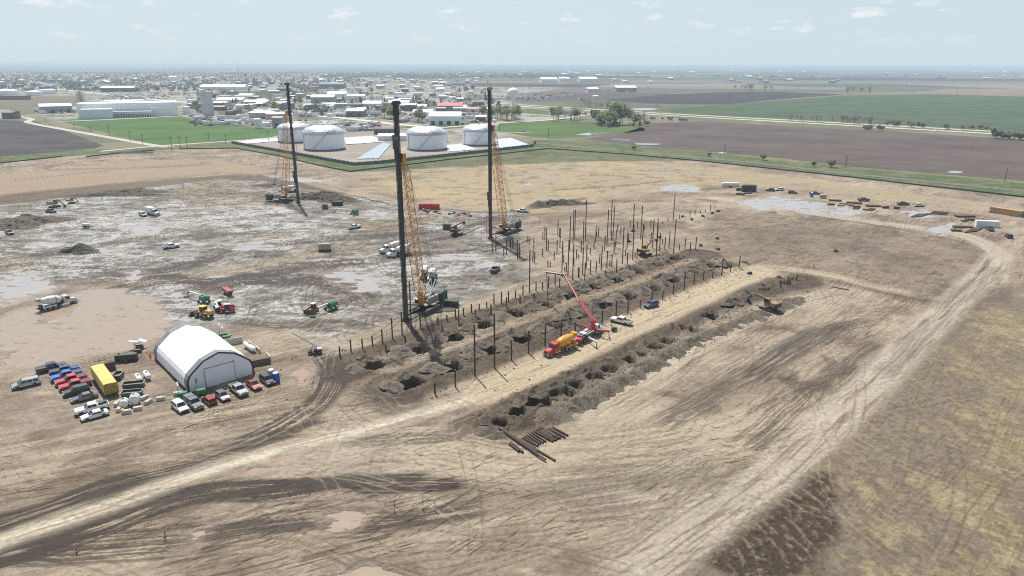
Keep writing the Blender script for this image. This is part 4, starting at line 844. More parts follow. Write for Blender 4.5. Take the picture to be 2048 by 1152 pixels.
def cyl_tank(px, py, head, label, L, r, group, name='propane_tank', cat='gas tank'):
    t = thing(name, label, cat, gp(px, py), R(head), group); b = MB().use(WHITEP); b.smooth = True
    b.lathe([(0, .05), (.02, r*.55), (.08, r*.9), (.15, r), (.85, r), (.92, r*.9), (.98, r*.55), (1, .05)], (-L/2, 0, r+.3), (L/2, 0, r+.3), 18); obj('tank', b.mesh('tank'), t)
    b = MB().use(GSTEEL); b.box((-L*.3, 0, .2), (.14, r*1.3, .4)); b.box((L*.3, 0, .2), (.14, r*1.3, .4)); obj('cradle', b.mesh('cradle'), t)
    b = MB().use(BLK); b.tube((0, 0, 2*r+.25), (0, 0, 2*r+.5), .18, None, 10); obj('valve_dome', b.mesh('valve_dome'), t); return t
PG = 'white gas tanks around the tent'
cyl_tank(278, 763, hd((272, 752), (284, 770)), 'white gas tank next to the green skip, left of its twin', 3.6, .58, PG)
cyl_tank(295, 757, hd((288, 746), (302, 765)), 'white gas tank on open dirt left of the tent', 3.6, .58, PG)
cyl_tank(500, 700, hd((486, 690), (514, 708)), 'long white gas tank right of the tent behind barriers', 5.6, .62, PG)
# ---- concrete blocks, skips, barriers
bm_ = MB().use(CONC); bm_.box((0, 0, .38), (1.55, .75, .76)); bm_.box((.4, 0, .79), (.22, .22, .1)); bm_.box((-.4, 0, .79), (.22, .22, .1)); BLKM = bm_.mesh('concrete_block', .03)
BLS = [(246, 805, 20, 'concrete block behind the smaller round tank'), (234, 811, 100, 'concrete block at the left side of the smaller round tank'), (270, 797, 20, 'concrete block between the green skip and the larger round tank'), (239, 822, 95, 'concrete block left of the block with the yellow drum'), (254, 827, 22, 'concrete block in front of the smaller round tank'),
 (276, 820, 22, 'concrete block in front of the larger round tank'), (289, 798, 60, 'concrete block, upper of the pair right of the round tanks'), (297, 806, 75, 'concrete block, lower of the pair right of the round tanks'), (322, 800, 18, 'single concrete block on bare dirt left of the white SUV'), (356, 790, 22, 'concrete block beside the left light tower')]
for x, y, a, lab in BLS:
    o = obj('concrete_block', BLKM); o.location = gp(x, y, -.02); o.rotation_euler = (0, 0, R(a)); tag(o, lab, 'block', 'loose concrete blocks')
def round_tank(px, py, label, r=.95):
    t = thing('water_tank', label, 'water tank', gp(px, py), R(20), 'round white tanks among the blocks'); b = MB().use(WHITEP); b.smooth = True
    b.lathe([(0, r*.3), (.04, r*.8), (.12, r), (.88, r), (.96, r*.8), (1, r*.3)], (0, -.95, r+.25), (0, .95, r+.25), 18); obj('tank', b.mesh('tank'), t)
    b = MB().use(BLK); b.lathe([(0, r+.015), (1, r+.015)], (0, -.10, r+.25), (0, .10, r+.25), 18, False); b.tube((0, 0, 2*r+.2), (0, 0, 2*r+.42), .2, None, 8); obj('strap', b.mesh('strap'), t)
    b = MB().use(GSTEEL); b.box((0, .6, .2), (1.5, .14, .4)); b.box((0, -.6, .2), (1.5, .14, .4)); obj('cradle', b.mesh('cradle'), t)
round_tank(250, 815, 'smaller round white tank hemmed in by concrete blocks', .8); round_tank(271, 809, 'larger round white tank with a black strap', 1.0)
def drum(px, py, label, m, h=.9):
    b = MB().use(m); b.lathe([(0, .28), (.02, .3), (.33, .3), (.35, .315), (.37, .3), (.65, .3), (.67, .315), (.69, .3), (.98, .3), (1, .27)], (0, 0, 0), (0, 0, h), 12); o = b.build('drum'); o.location = gp(px, py); return tag(o, label, 'drum')
drum(246, 827, 'yellow drum standing among the concrete blocks', mat('drum_yellow', (.65, .48, .03), .5)); drum(239, 716, 'rusty brown drum behind the dark generator set', mat('drum_rust', (.16, .09, .05), .7), 1.3)
def skip(px, py, head, label, L=2.4, w=1.5, h=1.2):
    t = thing('skip', label, 'skip', gp(px, py), R(head), 'green steel skips'); G = mat('skip_green', (.025, .085, .055), .6, 0, .2, 1.2, dirt=MUD, dirt_amt=.3); b = MB().use(G)
    for s in (-1, 1): b.prism([(-L/2, 0.1), (-L/2-.25, h), (L/2+.25, h), (L/2, .1)], s*w/2-.04, s*w/2+.04)
    b.box((0, 0, .13), (L, w-.1, .08)); b.box((-L/2-.12, 0, h/2+.05), (.06, w-.1, h), ry=-.2); b.box((L/2+.12, 0, h/2+.05), (.06, w-.1, h), ry=.2); obj('shell', b.mesh('shell'), t)
    b = MB().use(GSTEEL)
    for s in (-1, 1): b.box((0, s*w/2, h+.03), (L+.6, .12, .08))
    b.box((-L/2-.25, 0, h+.03), (.12, w, .078)); b.box((L/2+.25, 0, h+.03), (.12, w, .078)); obj('rim', b.mesh('rim'), t)
    b = MB().use(mat('skip_load', (.12, .10, .08), .9)); b.box((0, 0, h*.55), (L, w-.12, .1)); obj('load', b.mesh('load'), t)
skip(237, 757, 100, 'small dark green skip behind the yellow trailer', 2.2, 1.6, 1.2); skip(268, 774, 15, 'wide green skip behind the white gas tanks', 3.6, 1.8, 1.0); skip(265, 791, 10, 'green skip with an open top next to the concrete blocks', 3.4, 1.7, 1.0)
def barrier(px, py, head, label, m=None, L=3.2, h=1.0, w=.55, dark=False):
    b = MB().use(m or CONC); b.M = Matrix.Identity(4); b.prism([(-L/2, 0), (-L/2, h), (L/2, h), (L/2, 0)], -w/2, w/2, w*.28); o = b.build('concrete_barrier', None, .02); o.location = gp(px, py, -.02); o.rotation_euler = (0, 0, R(head)); return tag(o, label, 'barrier', 'concrete barriers right of the tent')
barrier(467, 688, 30, 'grey concrete barrier behind the tent beside the green light towers', None, 4.2, 1.6); barrier(500, 690, -52, 'grey concrete barrier behind the long gas tank', None, 3.0); barrier(516, 702, -52, 'grey concrete barrier at the right end of the long gas tank', None, 3.0); barrier(537, 716, -55, 'grey concrete barrier standing alone right of the gas tank', None, 3.0); barrier(523, 730, 28, 'brown stained concrete barrier at the tent corner', mat('brown_plate', (.13, .10, .085), .85), 4.0, 1.5)
def light_tower(px, py, label, hgt=3.4, lampc=BLK):
    t = thing('light_tower', label, 'light tower', gp(px, py), R(30), 'portable green light towers'); b = MB().use(GREENP); b.box((0, 0, .95), (2.0, 1.1, 1.0), top=(.93, .9)); obj('body', b.mesh('body', .06, 2), t)
    b = MB().use(BLK); b.box((1.5, 0, .5), (1.3, .1, .1)); b.tube((-.1, -.72, .33), (-.1, -.56, .33), .33, None, 12); b.tube((-.1, .56, .33), (-.1, .72, .33), .33, None, 12); obj('wheel', b.mesh('wheel'), t)
    b = MB().use(GSTEEL); b.tube((-.7, 0, 1.4), (-.7, 0, hgt), .06); b.box((-.7, 0, hgt), (.08, 1.7, .08)); m = obj('mast', b.mesh('mast'), t)
    for y in (-.75, -.27, .27, .75):
        b = MB().use(lampc); b.lathe([(0, .1), (.5, .25), (1, .24)], (-.75, y, hgt+.2), (-.5, y, hgt+.1), 10); obj('lamp', b.mesh('lamp'), m)
light_tower(366, 797, 'green light tower with pale lamps at the tent corner, beside a concrete block', 3.2, WHITEP); light_tower(403, 791, 'green light tower with dark lamps before the tent end wall'); light_tower(447, 677, 'green light tower behind the tent, left of its twin', 3.6, WHITEP); light_tower(453, 682, 'green light tower behind the tent next to the tall concrete barrier', 3.6, WHITEP)
def toilet(px, py, head, label, c, group='portable toilets'):
    t = thing('portable_toilet', label, 'portable toilet', gp(px, py), R(head), group); b = MB().use(c); b.box((0, 0, 1.12), (1.15, 1.15, 2.2)); obj('cabin', b.mesh('cabin', .04), t)
    b = MB().use(WHITEP); b.smooth = False; b.lathe([(0, .62), (.5, .58), (1, .3)], (0, 0, 2.2), (0, 0, 2.42), 12); obj('roof', b.mesh('roof'), t)
    b = MB().use(c); b.box((.585, 0, 1.12), (.04, .85, 1.9)); d = obj('door', b.mesh('door'), t); b = MB().use(BLK); b.box((.62, .3, 1.1), (.04, .06, .18)); obj('handle', b.mesh('handle'), d)
BLUEP = mat('toilet_blue', (.02, .11, .36), .5); PINKP = mat('toilet_pink', (.46, .33, .42), .5)
toilet(553, 764, -48, 'blue portable toilet next to the black SUV', BLUEP); toilet(544, 758, -48, 'pale pink portable toilet behind the blue one', PINKP); toilet(1623, 394, -60, 'blue portable toilet on the far lane', BLUEP)
# ---- plant near the tent
def genset(px, py, head, label, body, L=3.4, w=1.6, h=1.7, name='generator', stripe=None):
    t = thing(name, label, 'generator', gp(px, py), R(head)); b = MB().use(body); b.box((0, 0, .55+h/2), (L, w, h), top=(.97, .95)); obj('housing', b.mesh('housing', .05), t)
    b = MB().use(DSTEEL); b.box((0, 0, .42), (L+.3, w*.9, .25)); b.box((L/2+.8, 0, .42), (1.4, .12, .12)); b.tube((-L*.3, 0, .55+h), (-L*.3, 0, .95+h), .09); obj('skid', b.mesh('skid'), t)
    b = MB().use(stripe or BLK)
    for s in (-1, 1): b.box((L*.2, s*w/2, .55+h*.5), (L*.45, .04, h*.6))
    obj('panel', b.mesh('panel'), t); wheels_at(t, [(0, s*(w/2+.05)) for s in (-1, 1)], .36, .22, ('w', .36)); return t
genset(254, 722, 15, 'dark green generator set on a frame left of the tent', mat('genset_green', (.035, .06, .045), .6), 4.6, 1.4, 1.2)
genset(650, 502, 8, 'generator trailer with yellow sides and a grey roof', mat('genset_grey', (.28, .28, .28), .6), 4.2, 2.0, 2.2, stripe=mat('genset_yellow', (.50, .30, .03), .5))
def forklift(px, py, head, label, body, roof=WHITEP):
    t = thing('forklift', label, 'forklift', gp(px, py), R(head), 'telescopic forklifts'); b = MB().use(body); b.box((0, 0, 1.0), (3.6, 1.5, .8)); b.box((-1.5, -.35, 1.6), (1.0, .8, .7)); obj('chassis', b.mesh('chassis', .06), t)
    b = MB().use(BLK); b.box((-.2, .5, 1.85), (1.4, .9, 1.5), top=(.85, .9)); cb = obj('cab', b.mesh('cab', .04), t); b = MB().use(roof); b.box((-.2, .5, 2.65), (1.5, 1.1, .1)); obj('cab_roof', b.mesh('cab_roof'), cb)
    b = MB().use(body); seg_beam(b, [(-1.7, -.2, 2.0), (2.4, -.2, 1.5)], .35, .4); obj('boom', b.mesh('boom', .03), t)
    b = MB().use(DSTEEL); b.box((2.6, 0, .9), (.12, 1.5, 1.2)); b.box((3.2, .4, .35), (1.3, .14, .08)); b.box((3.2, -.4, .35), (1.3, .14, .08)); obj('fork', b.mesh('fork'), t)
    wheels_at(t, [(x, s*.85) for x in (1.3, -1.3) for s in (-1, 1)], .55, .4, ('w', .55)); return t
utv(278, 702, -75, 'dark open work machine with two white canopy panels left of the tent')
for x, y, a in ((269, 688, 25), (287, 684, -10)):
    b = MB().use(WHITEP); b.box((0, 0, 0), (1.9, 1.0, .08), ry=.2); b.use(GSTEEL); b.tube((0, 0, -1.9), (0, 0, 0), .05); o = b.build('white_panel'); p = gp(x, y+9); o.location = (p.x, p.y, p.z+1.9); o.rotation_euler = (0, 0, R(a)); tag(o, 'white tilted panel on a post behind the dark work machine, %s of two' % ('left' if a > 0 else 'right'), 'panel', 'white tilted panels')
utv(630, 707, 195, 'dark utility vehicle with a roll cage at the track junction right of the tent')
loader(408, 634, hd((428, 637), (388, 629)), 'yellow wheel loader with a bright yellow cab roof')
boom_lift(408, 605, hd((408, 605), (376, 594)), 'green boom lift with a white boom, left of the red trailer')
boom_lift(662, 620, hd((662, 620), (640, 628)), 'green boom lift folded up beside the orange machine', L=4.5)
boom_lift(709, 429, hd((709, 429), (672, 426)), 'green boom lift near the farthest rig, boom pointing left', L=9)
forklift(624, 624, 250, 'rust orange telescopic forklift beside the green boom lift', mat('rust_orange', (.33, .13, .035), .6, dirt=MUD, dirt_amt=.3))
forklift(437, 620, 300, 'small white forklift behind the wheel loader', WHITEP); forklift(455, 624, 190, 'small red forklift with a white mast behind the wheel loader', REDP)
def red_hopper():
    t = thing('hopper_trailer', 'dark red hopper trailer near the boom lift', 'trailer', gp(456, 589), R(hd((446, 578), (467, 593)))); P = mat('hopper_red', (.30, .035, .045), .5, dirt=MUD, dirt_amt=.25)
    b = MB().use(P); b.prism([(-2.6, 1.7), (-2.2, .9), (2.2, .9), (2.6, 1.7)], -.8, .8, .0); obj('body', b.mesh('body'), t); b = MB().use(P); b.box((-2.8, 0, 1.75), (.5, 2.2, .25)); b.box((2.7, 0, 1.75), (.4, 2.2, .25)); b.box((0, 0, 1.72), (5.2, 1.4, .06)); obj('rim', b.mesh('rim'), t)
    b = MB().use(DSTEEL); b.box((0, 0, .75), (4.4, .3, .2)); obj('frame', b.mesh('frame'), t); wheels_at(t, [(x, s*.7) for x in (-1, 1) for s in (-1, 1)], .36, .22, ('w', .36))
red_hopper()
# ---- excavators
XY = mat('excavator_yellow', (.25, .185, .075), .6, 0, .25, 1.2, dirt=MUD, dirt_amt=.5)
excavator(1290, 511, hd((1290, 511), (1316, 503)), 'dusty yellow excavator reaching over the upper trench', XY, dig=((.4, 2.2), (2.8, 4.8), (6.6, 5.0), (5.0, .2)))
excavator(1537, 619, hd((1537, 619), (1490, 603)), 'excavator with a pale cab digging in the lowest trench', XY, dig=((.4, 2.0), (4.4, 3.4), (7.0, 1.2), (5.0, .2)))
excavator(110, 415, hd((110, 415), (135, 416)), 'small excavator behind the dark pickup, bucket down', mat('excavator_olive', (.20, .22, .09), .6), dig=((.4, 2.2), (3.2, 3.6), (5.6, 1.4), (5, .2)))
excavator(144, 407, 10, 'compact excavator to the right of the one behind the pickup', mat('excavator_olive', (0, 0, 0)), sc=.7, dig=((.4, 2.2), (2.2, 3.6), (4.0, 1.8), (5, .2)))
excavator(914, 470, hd((914, 470), (935, 463)), 'tracked drill machine with a brown boom between two rigs', mat('drill_brown', (.14, .085, .05), .7), dig=((.4, 2.2), (-3.2, 3.6), (4.8, 4.6), (5, .2)))
genset(894, 459, -10, 'teal power unit beside the tracked drill machine', mat('teal_box', (.06, .14, .15), .6), 3.0, 2.0, 1.9)
genset(650, 417, 10, 'green grey power unit left of the boom lift near the farthest rig', mat('greygreen', (.12, .14, .11), .6), 2.6, 1.8, 1.7)
genset(675, 411, 0, 'dark machine set at the foot of the spoil mound', mat('dark_machine', (.04, .04, .038), .7), 5.0, 2.4, 1.6)
genset(1228, 662, 20, 'small green pump set on the lane beside the white pickup', mat('pumpgreen', (.06, .10, .045), .6), 1.3, .8, .6)
genset(1497, 383, 0, 'dark pile driving power unit in the far line of machinery', mat('dark_machine', (0, 0, 0)), 7.5, 3.0, 3.0)
genset(1480, 381, 0, 'brown winch frame beside the dark power unit on the far lane', mat('drill_brown', (0, 0, 0)), 4.0, 2.0, 1.0)
# ---- containers and stacks
def container(px, py, head, label, c, L=6.1, w=2.44, h=2.6, name='shipping_container', cat='container'):
    t = thing(name, label, cat, gp(px, py), R(head)); b = MB().use(c); n = int(L/.3); P = []
    for i in range(n*2+1): P.append((-L/2+L*i/(n*2), .03 if i % 2 else 0.0))
    for s in (-1, 1):
        lo = [(x, s*(w/2-d), .1) for x, d in P]; hi = [(x, s*(w/2-d), h-.05) for x, d in P]; b.rings([lo, hi], False, False)
    b.box((0, 0, h-.06), (L, w+.02, .1)); b.box((0, 0, .12), (L, w+.02, .22)); b.box((-L/2+.04, 0, h/2), (.09, w-.02, h-.2)); obj('shell', b.mesh('shell', fix=False), t)
    b = MB().use(c); b.box((L/2-.02, w/4-.02, h/2), (.08, w/2-.1, h-.3)); b.box((L/2-.02, -w/4+.02, h/2), (.08, w/2-.1, h-.3)); d = obj('door', b.mesh('door'), t)
    b = MB().use(GSTEEL)
    for y in (-.75, -.3, .3, .75): b.tube((L/2+.05, y, .25), (L/2+.05, y, h-.2), .03, None, 5)
    obj('lock_rod', b.mesh('lock_rod'), d)
CR = mat('container_red', (.50, .02, .045), .5, 0, .1, .5)
container(851, 418, 0, 'red container in the middle of the site, left one of two', CR); container(866, 418, 0, 'red container in the middle of the site, right one of two', CR)
container(1973, 453, -12, 'white container on the far lane near the right edge', WHITEP, 9.0)
def stack(px, py, head, label, L, w, h, m, name, cat, n=5, seed=1):
    q = random.Random(seed); t = thing(name, label, cat, gp(px, py), R(head)); b = MB().use(m); k = 0
    z = .1
    for lvl in range(n):
        zz = h/n
        for j in range(4): b.box((q.uniform(-.15, .15), -w/2+w*(j+.5)/4, z+zz/2), (L*q.uniform(.92, 1.0), w/4-.03, zz-.03))
        z += zz
    obj('timber', b.mesh('timber'), t); b = MB().use(DSTEEL); b.box((-L*.3, 0, .05), (.14, w, .1)); b.box((L*.3, 0, .05), (.14, w, .1)); obj('bearer', b.mesh('bearer'), t); return t
stack(2012, 429, hd((1987, 425), (2037, 433)), 'long tall stack of tan timber crates at the right edge', 13.5, 2.6, 2.6, WOOD, 'timber_stack', 'timber stack', 4)
container(2043, 433, 80, 'small blue container at the end of the timber stack', mat('cont_blue', (.02, .16, .32), .5), 2.4, 2.2, 2.2)
stack(1645, 396, -8, 'pale timber crate stack beside the blue toilet', 3.0, 2.4, 1.8, mat('pale_timber', (.40, .33, .23), .8), 'timber_stack', 'timber stack', 4, 2)
for i, (x, y, L, lab) in enumerate(((1670, 402, 6, 'rusty steel offcuts right of the pale crate on the far lane'), (1708, 407, 7, 'brown beams in front of the dark green pickup'), (1746, 413, 7, 'brown beams right of the dark green pickup'), (1930, 434, 9, 'heap of brown beams left of the white container'), (1952, 441, 9, 'brown beams just behind the white container'), (1925, 455, 8, 'dark beams in front of the white container'), (1912, 462, 4, 'short dark beams at the lane edge left of the black pipes'))):
    stack(x, y, rr.uniform(-20, 10), lab, L, 2.2, .7, mat('rust_beam', (.12, .07, .045), .8), 'beam_stack', 'beam stack', 2, i+4)
qf = random.Random(17)
for i in range(16):
    x = qf.choice([qf.uniform(1465, 1530), qf.uniform(1650, 1800), qf.uniform(1880, 1990)]); y = 386+(x-1480)*.115+qf.uniform(-5, 6) if x < 1850 else 448+qf.uniform(-8, 12)
    stack(x, y, qf.uniform(-40, 40), 'small bundle of brown offcuts in the clutter along the far lane', qf.uniform(2, 4.5), qf.uniform(1, 1.8), qf.uniform(.4, 1.1), mat('rust_beam', (0, 0, 0)) if qf.random() < .65 else mat('pale_timber', (0, 0, 0)), 'offcut_bundle', 'offcut bundle', 2, i+40)['group'] = 'clutter along the far lane'
# ---- loose pipes on the ground
def pipe(a, b_, r, label, group, z=None):
    p, q = at(*a), at(*b_); L = (q-p).length; key = ('pipe', round(L), r)
    if key not in CACHE:
        m = MB().use(STEEL); m.tube((0, 0, -.5), (0, 0, .5), r, None, 12, False); m.tube((0, 0, -.5), (0, 0, .5), r*.85, None, 12, False); CACHE[key] = m.mesh('steel_pipe', fix=False)
    o = obj('steel_pipe', CACHE[key]); c = (p+q)/2; g = max(gz(c.x, c.y), gz(p.x, p.y), gz(q.x, q.y)); o.location = (c.x, c.y, g+r if z is None else z); o.rotation_euler = (q-p).to_track_quat('Z', 'Y').to_euler(); o.scale = (1, 1, L); tag(o, label, 'steel pipe', group)
PP = 'dark steel pipes laid out beside the lowest trench'
for a, b_ in (((991, 855), (1091, 923)), ((994, 854), (1110, 922)), ((1000, 861), (1075, 909))): pipe(a, b_, .2, 'one of the longest dark pipes lying across the end of the lowest trench', PP)
for a, b_ in (((1018, 888), (1038, 904)), ((1022, 886), (1046, 906))): pipe(a, b_, .2, 'short dark pipe lying left of the longest pipes', PP)
for i in range(10):
    x = 1040+i*4.6; y = 878-i*2.6; pipe((x, y), (x+29+rr.uniform(-2, 3), y+17+rr.uniform(-1, 2)), .17, 'dark pipe in the packed left batch beside the lowest trench', PP)
for i in range(8):
    x = 1074+i*4.4; y = 865-i*1.4; pipe((x, y), (x+30+rr.uniform(-1, 6), y+17+rr.uniform(-1, 3)), .17, 'dark pipe in the packed right batch beside the lowest trench', PP)
for i in range(9): pipe((1822+i*2.6, 434-i*.2), (1838+i*3.4, 428-i*.3), .22, 'dark pipe of the fanned batch by the far puddle', 'pipes by the far puddle')
for i in range(6): pipe((1860+i*1.2, 428-i*.9), (1893+i*1.0, 431-i*.9), .22, 'dark pipe of the level batch left of the far beams', 'pipes left of the far beams')
for i in range(8): pipe((1930+i*3, 466-i*.3), (1942+i*3.3, 459-i*.2), .24, 'dark pipe of the batch in front of the white container', 'pipes in front of the white container')
for a, b_ in (((706, 391), (733, 397)), ((735, 399), (780, 409)), ((1663, 574), (1698, 581))): pipe(a, b_, .14, 'single thin pipe lying alone on the mud', 'single pipes lying on the site')
pipe((585, 667), (626, 689), .05, 'thin rod lying on the mud beside the dark utility vehicle', 'single thin rods')
# ---- steel piles
PILES = []
ROWA = [(680, 712.5, 693), (702, 702, 679), (725, 696, 677), (745, 690, 672), (765, 685, 658), (785, 677, 636), (804.5, 669, 623), (823, 664, 563), (840.6, 657, 627), (876, 648, 635), (894, 641, 630), (911, 636, 618), (927, 631, 616), (943, 625, 608), (958.6, 620.5, 608), (973.5, 615, 604), (988, 609, 587), (1003, 607, 583), (1017, 603, 582), (1031, 596, 581), (1046, 591, 570), (1059, 586.5, 500), (1072, 583, 562), (1085, 580, 564), (1097, 575, 552), (1110, 570, 549)]
ROWA2 = [(731, 716, 700), (772.5, 707, 689), (811, 687, 672), (885, 666, 652), (918, 652.5, 619), (951, 640, 619.5), (982, 632, 608), (1013, 619, 594), (1040, 612, 590), (1068, 602, 586), (1119, 582, 556), (1156.5, 555, 535)]
ROWB = [(870, 788, 764), (911, 774, 739), (950, 751, 650), (989, 735, 627.5), (1023, 720.5, 680), (1057, 706.6, 661), (1090, 693.5, 647.6), (1122, 683, 638), (1150, 668, 644), (1204, 646.6, 619), (1232, 634, 601), (1255.5, 626, 599), (1280, 616, 600), (1303, 607, 580.6), (1325, 599, 580.6), (1346, 589, 565.7), (1368, 580, 542.5), (1388, 568, 549.5), (1406.6, 560, 542.5), (1425, 556.6, 543), (1443, 550, 516), (1461, 544, 528), (1477.7, 537, 511.7)]
ROWC = [(1561.5, 575, 561.5), (1575, 570, 553.5), (1593, 560, 548.7), (1580, 566, 558)]
F2 = [(157, 800, 695), (203, 798, 575), (305, 850, 720), (340, 830, 640), (390, 740, 620), (420, 740, 610), (480, 880, 640), (508, 880, 685), (603, 685, 592), (629, 690, 592), (689, 740, 612), (676, 930, 755), (698, 925, 795), (800, 855, 752), (804, 630, 540), (829, 640, 472), (850, 780, 485), (873, 775, 645), (868, 985, 905), (898, 980, 922), (949, 895, 795), (995, 580, 382), (985, 808, 640), (1018, 600, 485), (1022, 735, 485), (1047, 1100, 655), (1070, 930, 822), (1105, 1040, 930), (1083, 1040, 985), (1125, 1100, 640), (1148, 770, 340), (1190, 690, 250), (1210, 625, 252), (1185, 1150, 700), (1200, 960, 868), (1235, 880, 762), (1262, 870, 825), (1295, 800, 655), (1312, 1080, 730), (1265, 1120, 990), (1320, 710, 392), (1348, 570, 128), (1350, 645, 475), (1358, 1000, 690), (1340, 1150, 930), (1383, 905, 855), (1410, 830, 745), (1410, 1075, 900), (1480, 670, 450), (1458, 745, 655), (1493, 600, 535), (1516, 600, 470), (1485, 1060, 915), (1530, 940, 820), (1550, 1025, 765), (1565, 775, 722), (1595, 775, 580), (1625, 700, 252), (1622, 1000, 780), (1605, 1120, 1020), (1660, 970, 900), (1685, 985, 825), (1675, 555, 122), (1680, 640, 525), (1700, 640, 205), (1715, 805, 665), (1735, 730, 510), (1760, 525, 435), (1800, 580, 472), (1822, 940, 470), (1745, 1070, 880), (1880, 760, 515), (1860, 840, 765), (1880, 1010, 795), (1900, 680, 555), (1920, 480, 395)]
F3 = [(545, 890, 440), (548, 540, 182), (607, 485, 410), (648, 630, 205), (693, 515, 452), (660, 850, 430), (775, 485, 380), (780, 660, 545), (795, 740, 370), (850, 720, 365), (845, 870, 445), (890, 780, 550), (927, 685, 628), (930, 430, 400), (955, 755, 600), (997, 405, 355), (1010, 740, 530), (1065, 385, 48), (1068, 815, 372), (1143, 370, 315), (1143, 770, 695), (1213, 350, 335), (1215, 750, 620), (1278, 340, 262), (1280, 800, 665), (1343, 320, 258), (1350, 770, 598), (1410, 300, 258), (1477, 285, 248), (1540, 265, 190), (1598, 245, 205), (575, 865, 800), (600, 880, 745)]
b = MB().use(STEEL); b.smooth = False; b.tube((0, 0, 0), (0, 0, 1), .175, None, 10); PM = b.mesh('steel_pile')
def pile(x, yb, yt, where, group):
    p = gp(x, yb); h = max(.8, ztop(p, yt)-p.z); o = obj('steel_pile', PM); o.location = (p.x, p.y, p.z-.4); o.scale = (1, 1, h+.4); o.rotation_euler = (R(rr.gauss(0, .25)), R(rr.gauss(0, .25)), rr.uniform(0, 6))
    size = 'short' if h < 3.2 else ('mid height' if h < 7 else 'very tall'); tag(o, f'{size} brown steel pile standing {where}', 'steel pile', f'{size} piles {group}')
for q in ROWA: pile(*q, 'on the left edge of the upper trench', 'on the left edge of the upper trench')
for q in ROWA2: pile(*q, 'among the spoil inside the upper trench', 'inside the upper trench')
for q in ROWB: pile(*q, 'between the middle trench and the pale lane', 'beside the pale lane')
for q in ROWC: pile(*q, 'at the far end of the lowest trench', 'at the end of the lowest trench')
for x, yb, yt in F2: pile(960+x/6.4, 380+yb/6.4, 380+yt/6.4, 'in the open pile field right of the nearest rig' if x > 560 else 'under the rig at the edge of the pile field', 'in the open pile field' if x > 560 else 'under the rig at the pile field')
for x, yb, yt in F3: pile(1180+x/6.4, 380+yb/6.4, 380+yt/6.4, 'at the far right side of the pile field', 'at the far right of the pile field')
# ---- spoil heaps beside the pits
def heap_mesh(rx, ry, h, seed, m, n=34, clod=.16, two=0.0):
    q = random.Random(seed); off = q.uniform(0, 90); b = MB().use(m); xs = np.linspace(-1.25, 1.25, n); gx, gy = np.meshgrid(xs, xs); r = np.hypot(gx, gy)
    ang = np.arctan2(gy, gx); lim = 1+.22*np.sin(ang*2+off)+.16*np.sin(ang*3+off*2)+.1*np.sin(ang*5+off)
    pf = np.clip(1-r/lim, 0, 1); mk = np.clip(pf*4, 0, 1); z = h*(.55*pf**.9+.45*(1-np.cos(PI*pf))/2)*(1-two*np.abs(np.sin(gx*3.3+off)))
    z = z+mk*h*.42*(fb(gx*rx*.55+off, gy*ry*.55, 1, 3)-.5)+mk*clod*2.6*(fb(gx*rx*1.9+off, gy*ry*1.9, 3, 4)-.5)-np.where(r > lim, .16, .03)
    vs = [(float(gx[i, j]*rx), float(gy[i, j]*ry), float(z[i, j])) for i in range(n) for j in range(n)]; fs = []
    for i in range(n-1):
        for j in range(n-1):
            a = i*n+j
            if max(z[i, j], z[i+1, j], z[i, j+1], z[i+1, j+1]) > -.12: fs.append((a, a+1, a+n+1, a+n))
    b.add(vs, fs); return b.mesh('spoil_heap', fix=False)
HM1 = mat('grey_clay_spoil', (.140, .118, .088), .95, 0, .6, 2.2, bump=.9); HM2 = mat('brown_clay_spoil', (.115, .088, .063), .95, 0, .5, 2.2, bump=.9); HM3 = mat('olive_grey_spoil', (.124, .105, .076), .95, 0, .6, 2.8, bump=.9); HM4 = mat('dark_fill', (.085, .078, .068), .95, 0, .3, 1.5, bump=1.0)
HMS = [heap_mesh(3.4*(.85+.03*(i*7 % 11)), 2.7*(.85+.03*(i*5 % 11)), 1.6+.1*(i*3 % 9), i*3+1, (HM1, HM3, HM2)[i % 3], 44, (.09, .14, .11, .17)[i % 4], (.0, .2, .35)[i % 3]) for i in range(18)]
def heap(x, y, mi, sc, label, group, rz=None, me=None, name='spoil_heap', zz=0):
    o = obj(name, me or HMS[mi*5 % 18]); o.location = gp(x, y, -.12+zz); s = sc*rr.uniform(.88, 1.12); o.scale = (s, s*rr.uniform(.85, 1.15), sc*rr.uniform(.8, 1.15)); o.rotation_euler = (0, 0, rr.uniform(0, 6.3) if rz is None else rz); tag(o, label, 'spoil heap', group); return o
k = 0
for P, nm in ((PITA, 'upper'), (PITB, 'middle')):
    for i, (x, y) in enumerate(P):
        c = at(x, y); sc_ = lambda s, t: proj((c.x+(s-t)*S2, c.y+(s+t)*S2, 0))[:2]
        a = sc_(-3.9, 1.5); heap(a[0], a[1], k, .95, f'pale grey heap of spoil left of its pit in the {nm} trench', f'spoil heaps left of the pits in the {nm} trench'); k += 1
        a = sc_(1.0, 4.2); heap(a[0], a[1], k+1, .72, f'low heap of spoil behind its pit in the {nm} trench', f'spoil heaps behind the pits in the {nm} trench'); k += 1
        a = sc_(4.6, -1.6); heap(a[0], a[1], k+2, .6, f'small heap of spoil right of its pit in the {nm} trench', f'small spoil heaps right of the pits in the {nm} trench'); k += 1
HC = [heap_mesh(3.1, 2.6, 1.2, 40+i, HM3 if i % 2 else HM2, 40, clod=.13) for i in range(4)]
for i in range(36):
    t_ = .12+.88*i/35; x = 1030+(1600-1030)*t_; y = 868+(598-868)*t_+8*math.sin(t_*7); heap(x-4, y-5+rr.uniform(-3, 2), i, .85+.4*rr.random(), 'grey green spoil heap along the near edge of the lowest trench', 'spoil heaps along the near edge of the lowest trench', me=HC[i % 4])
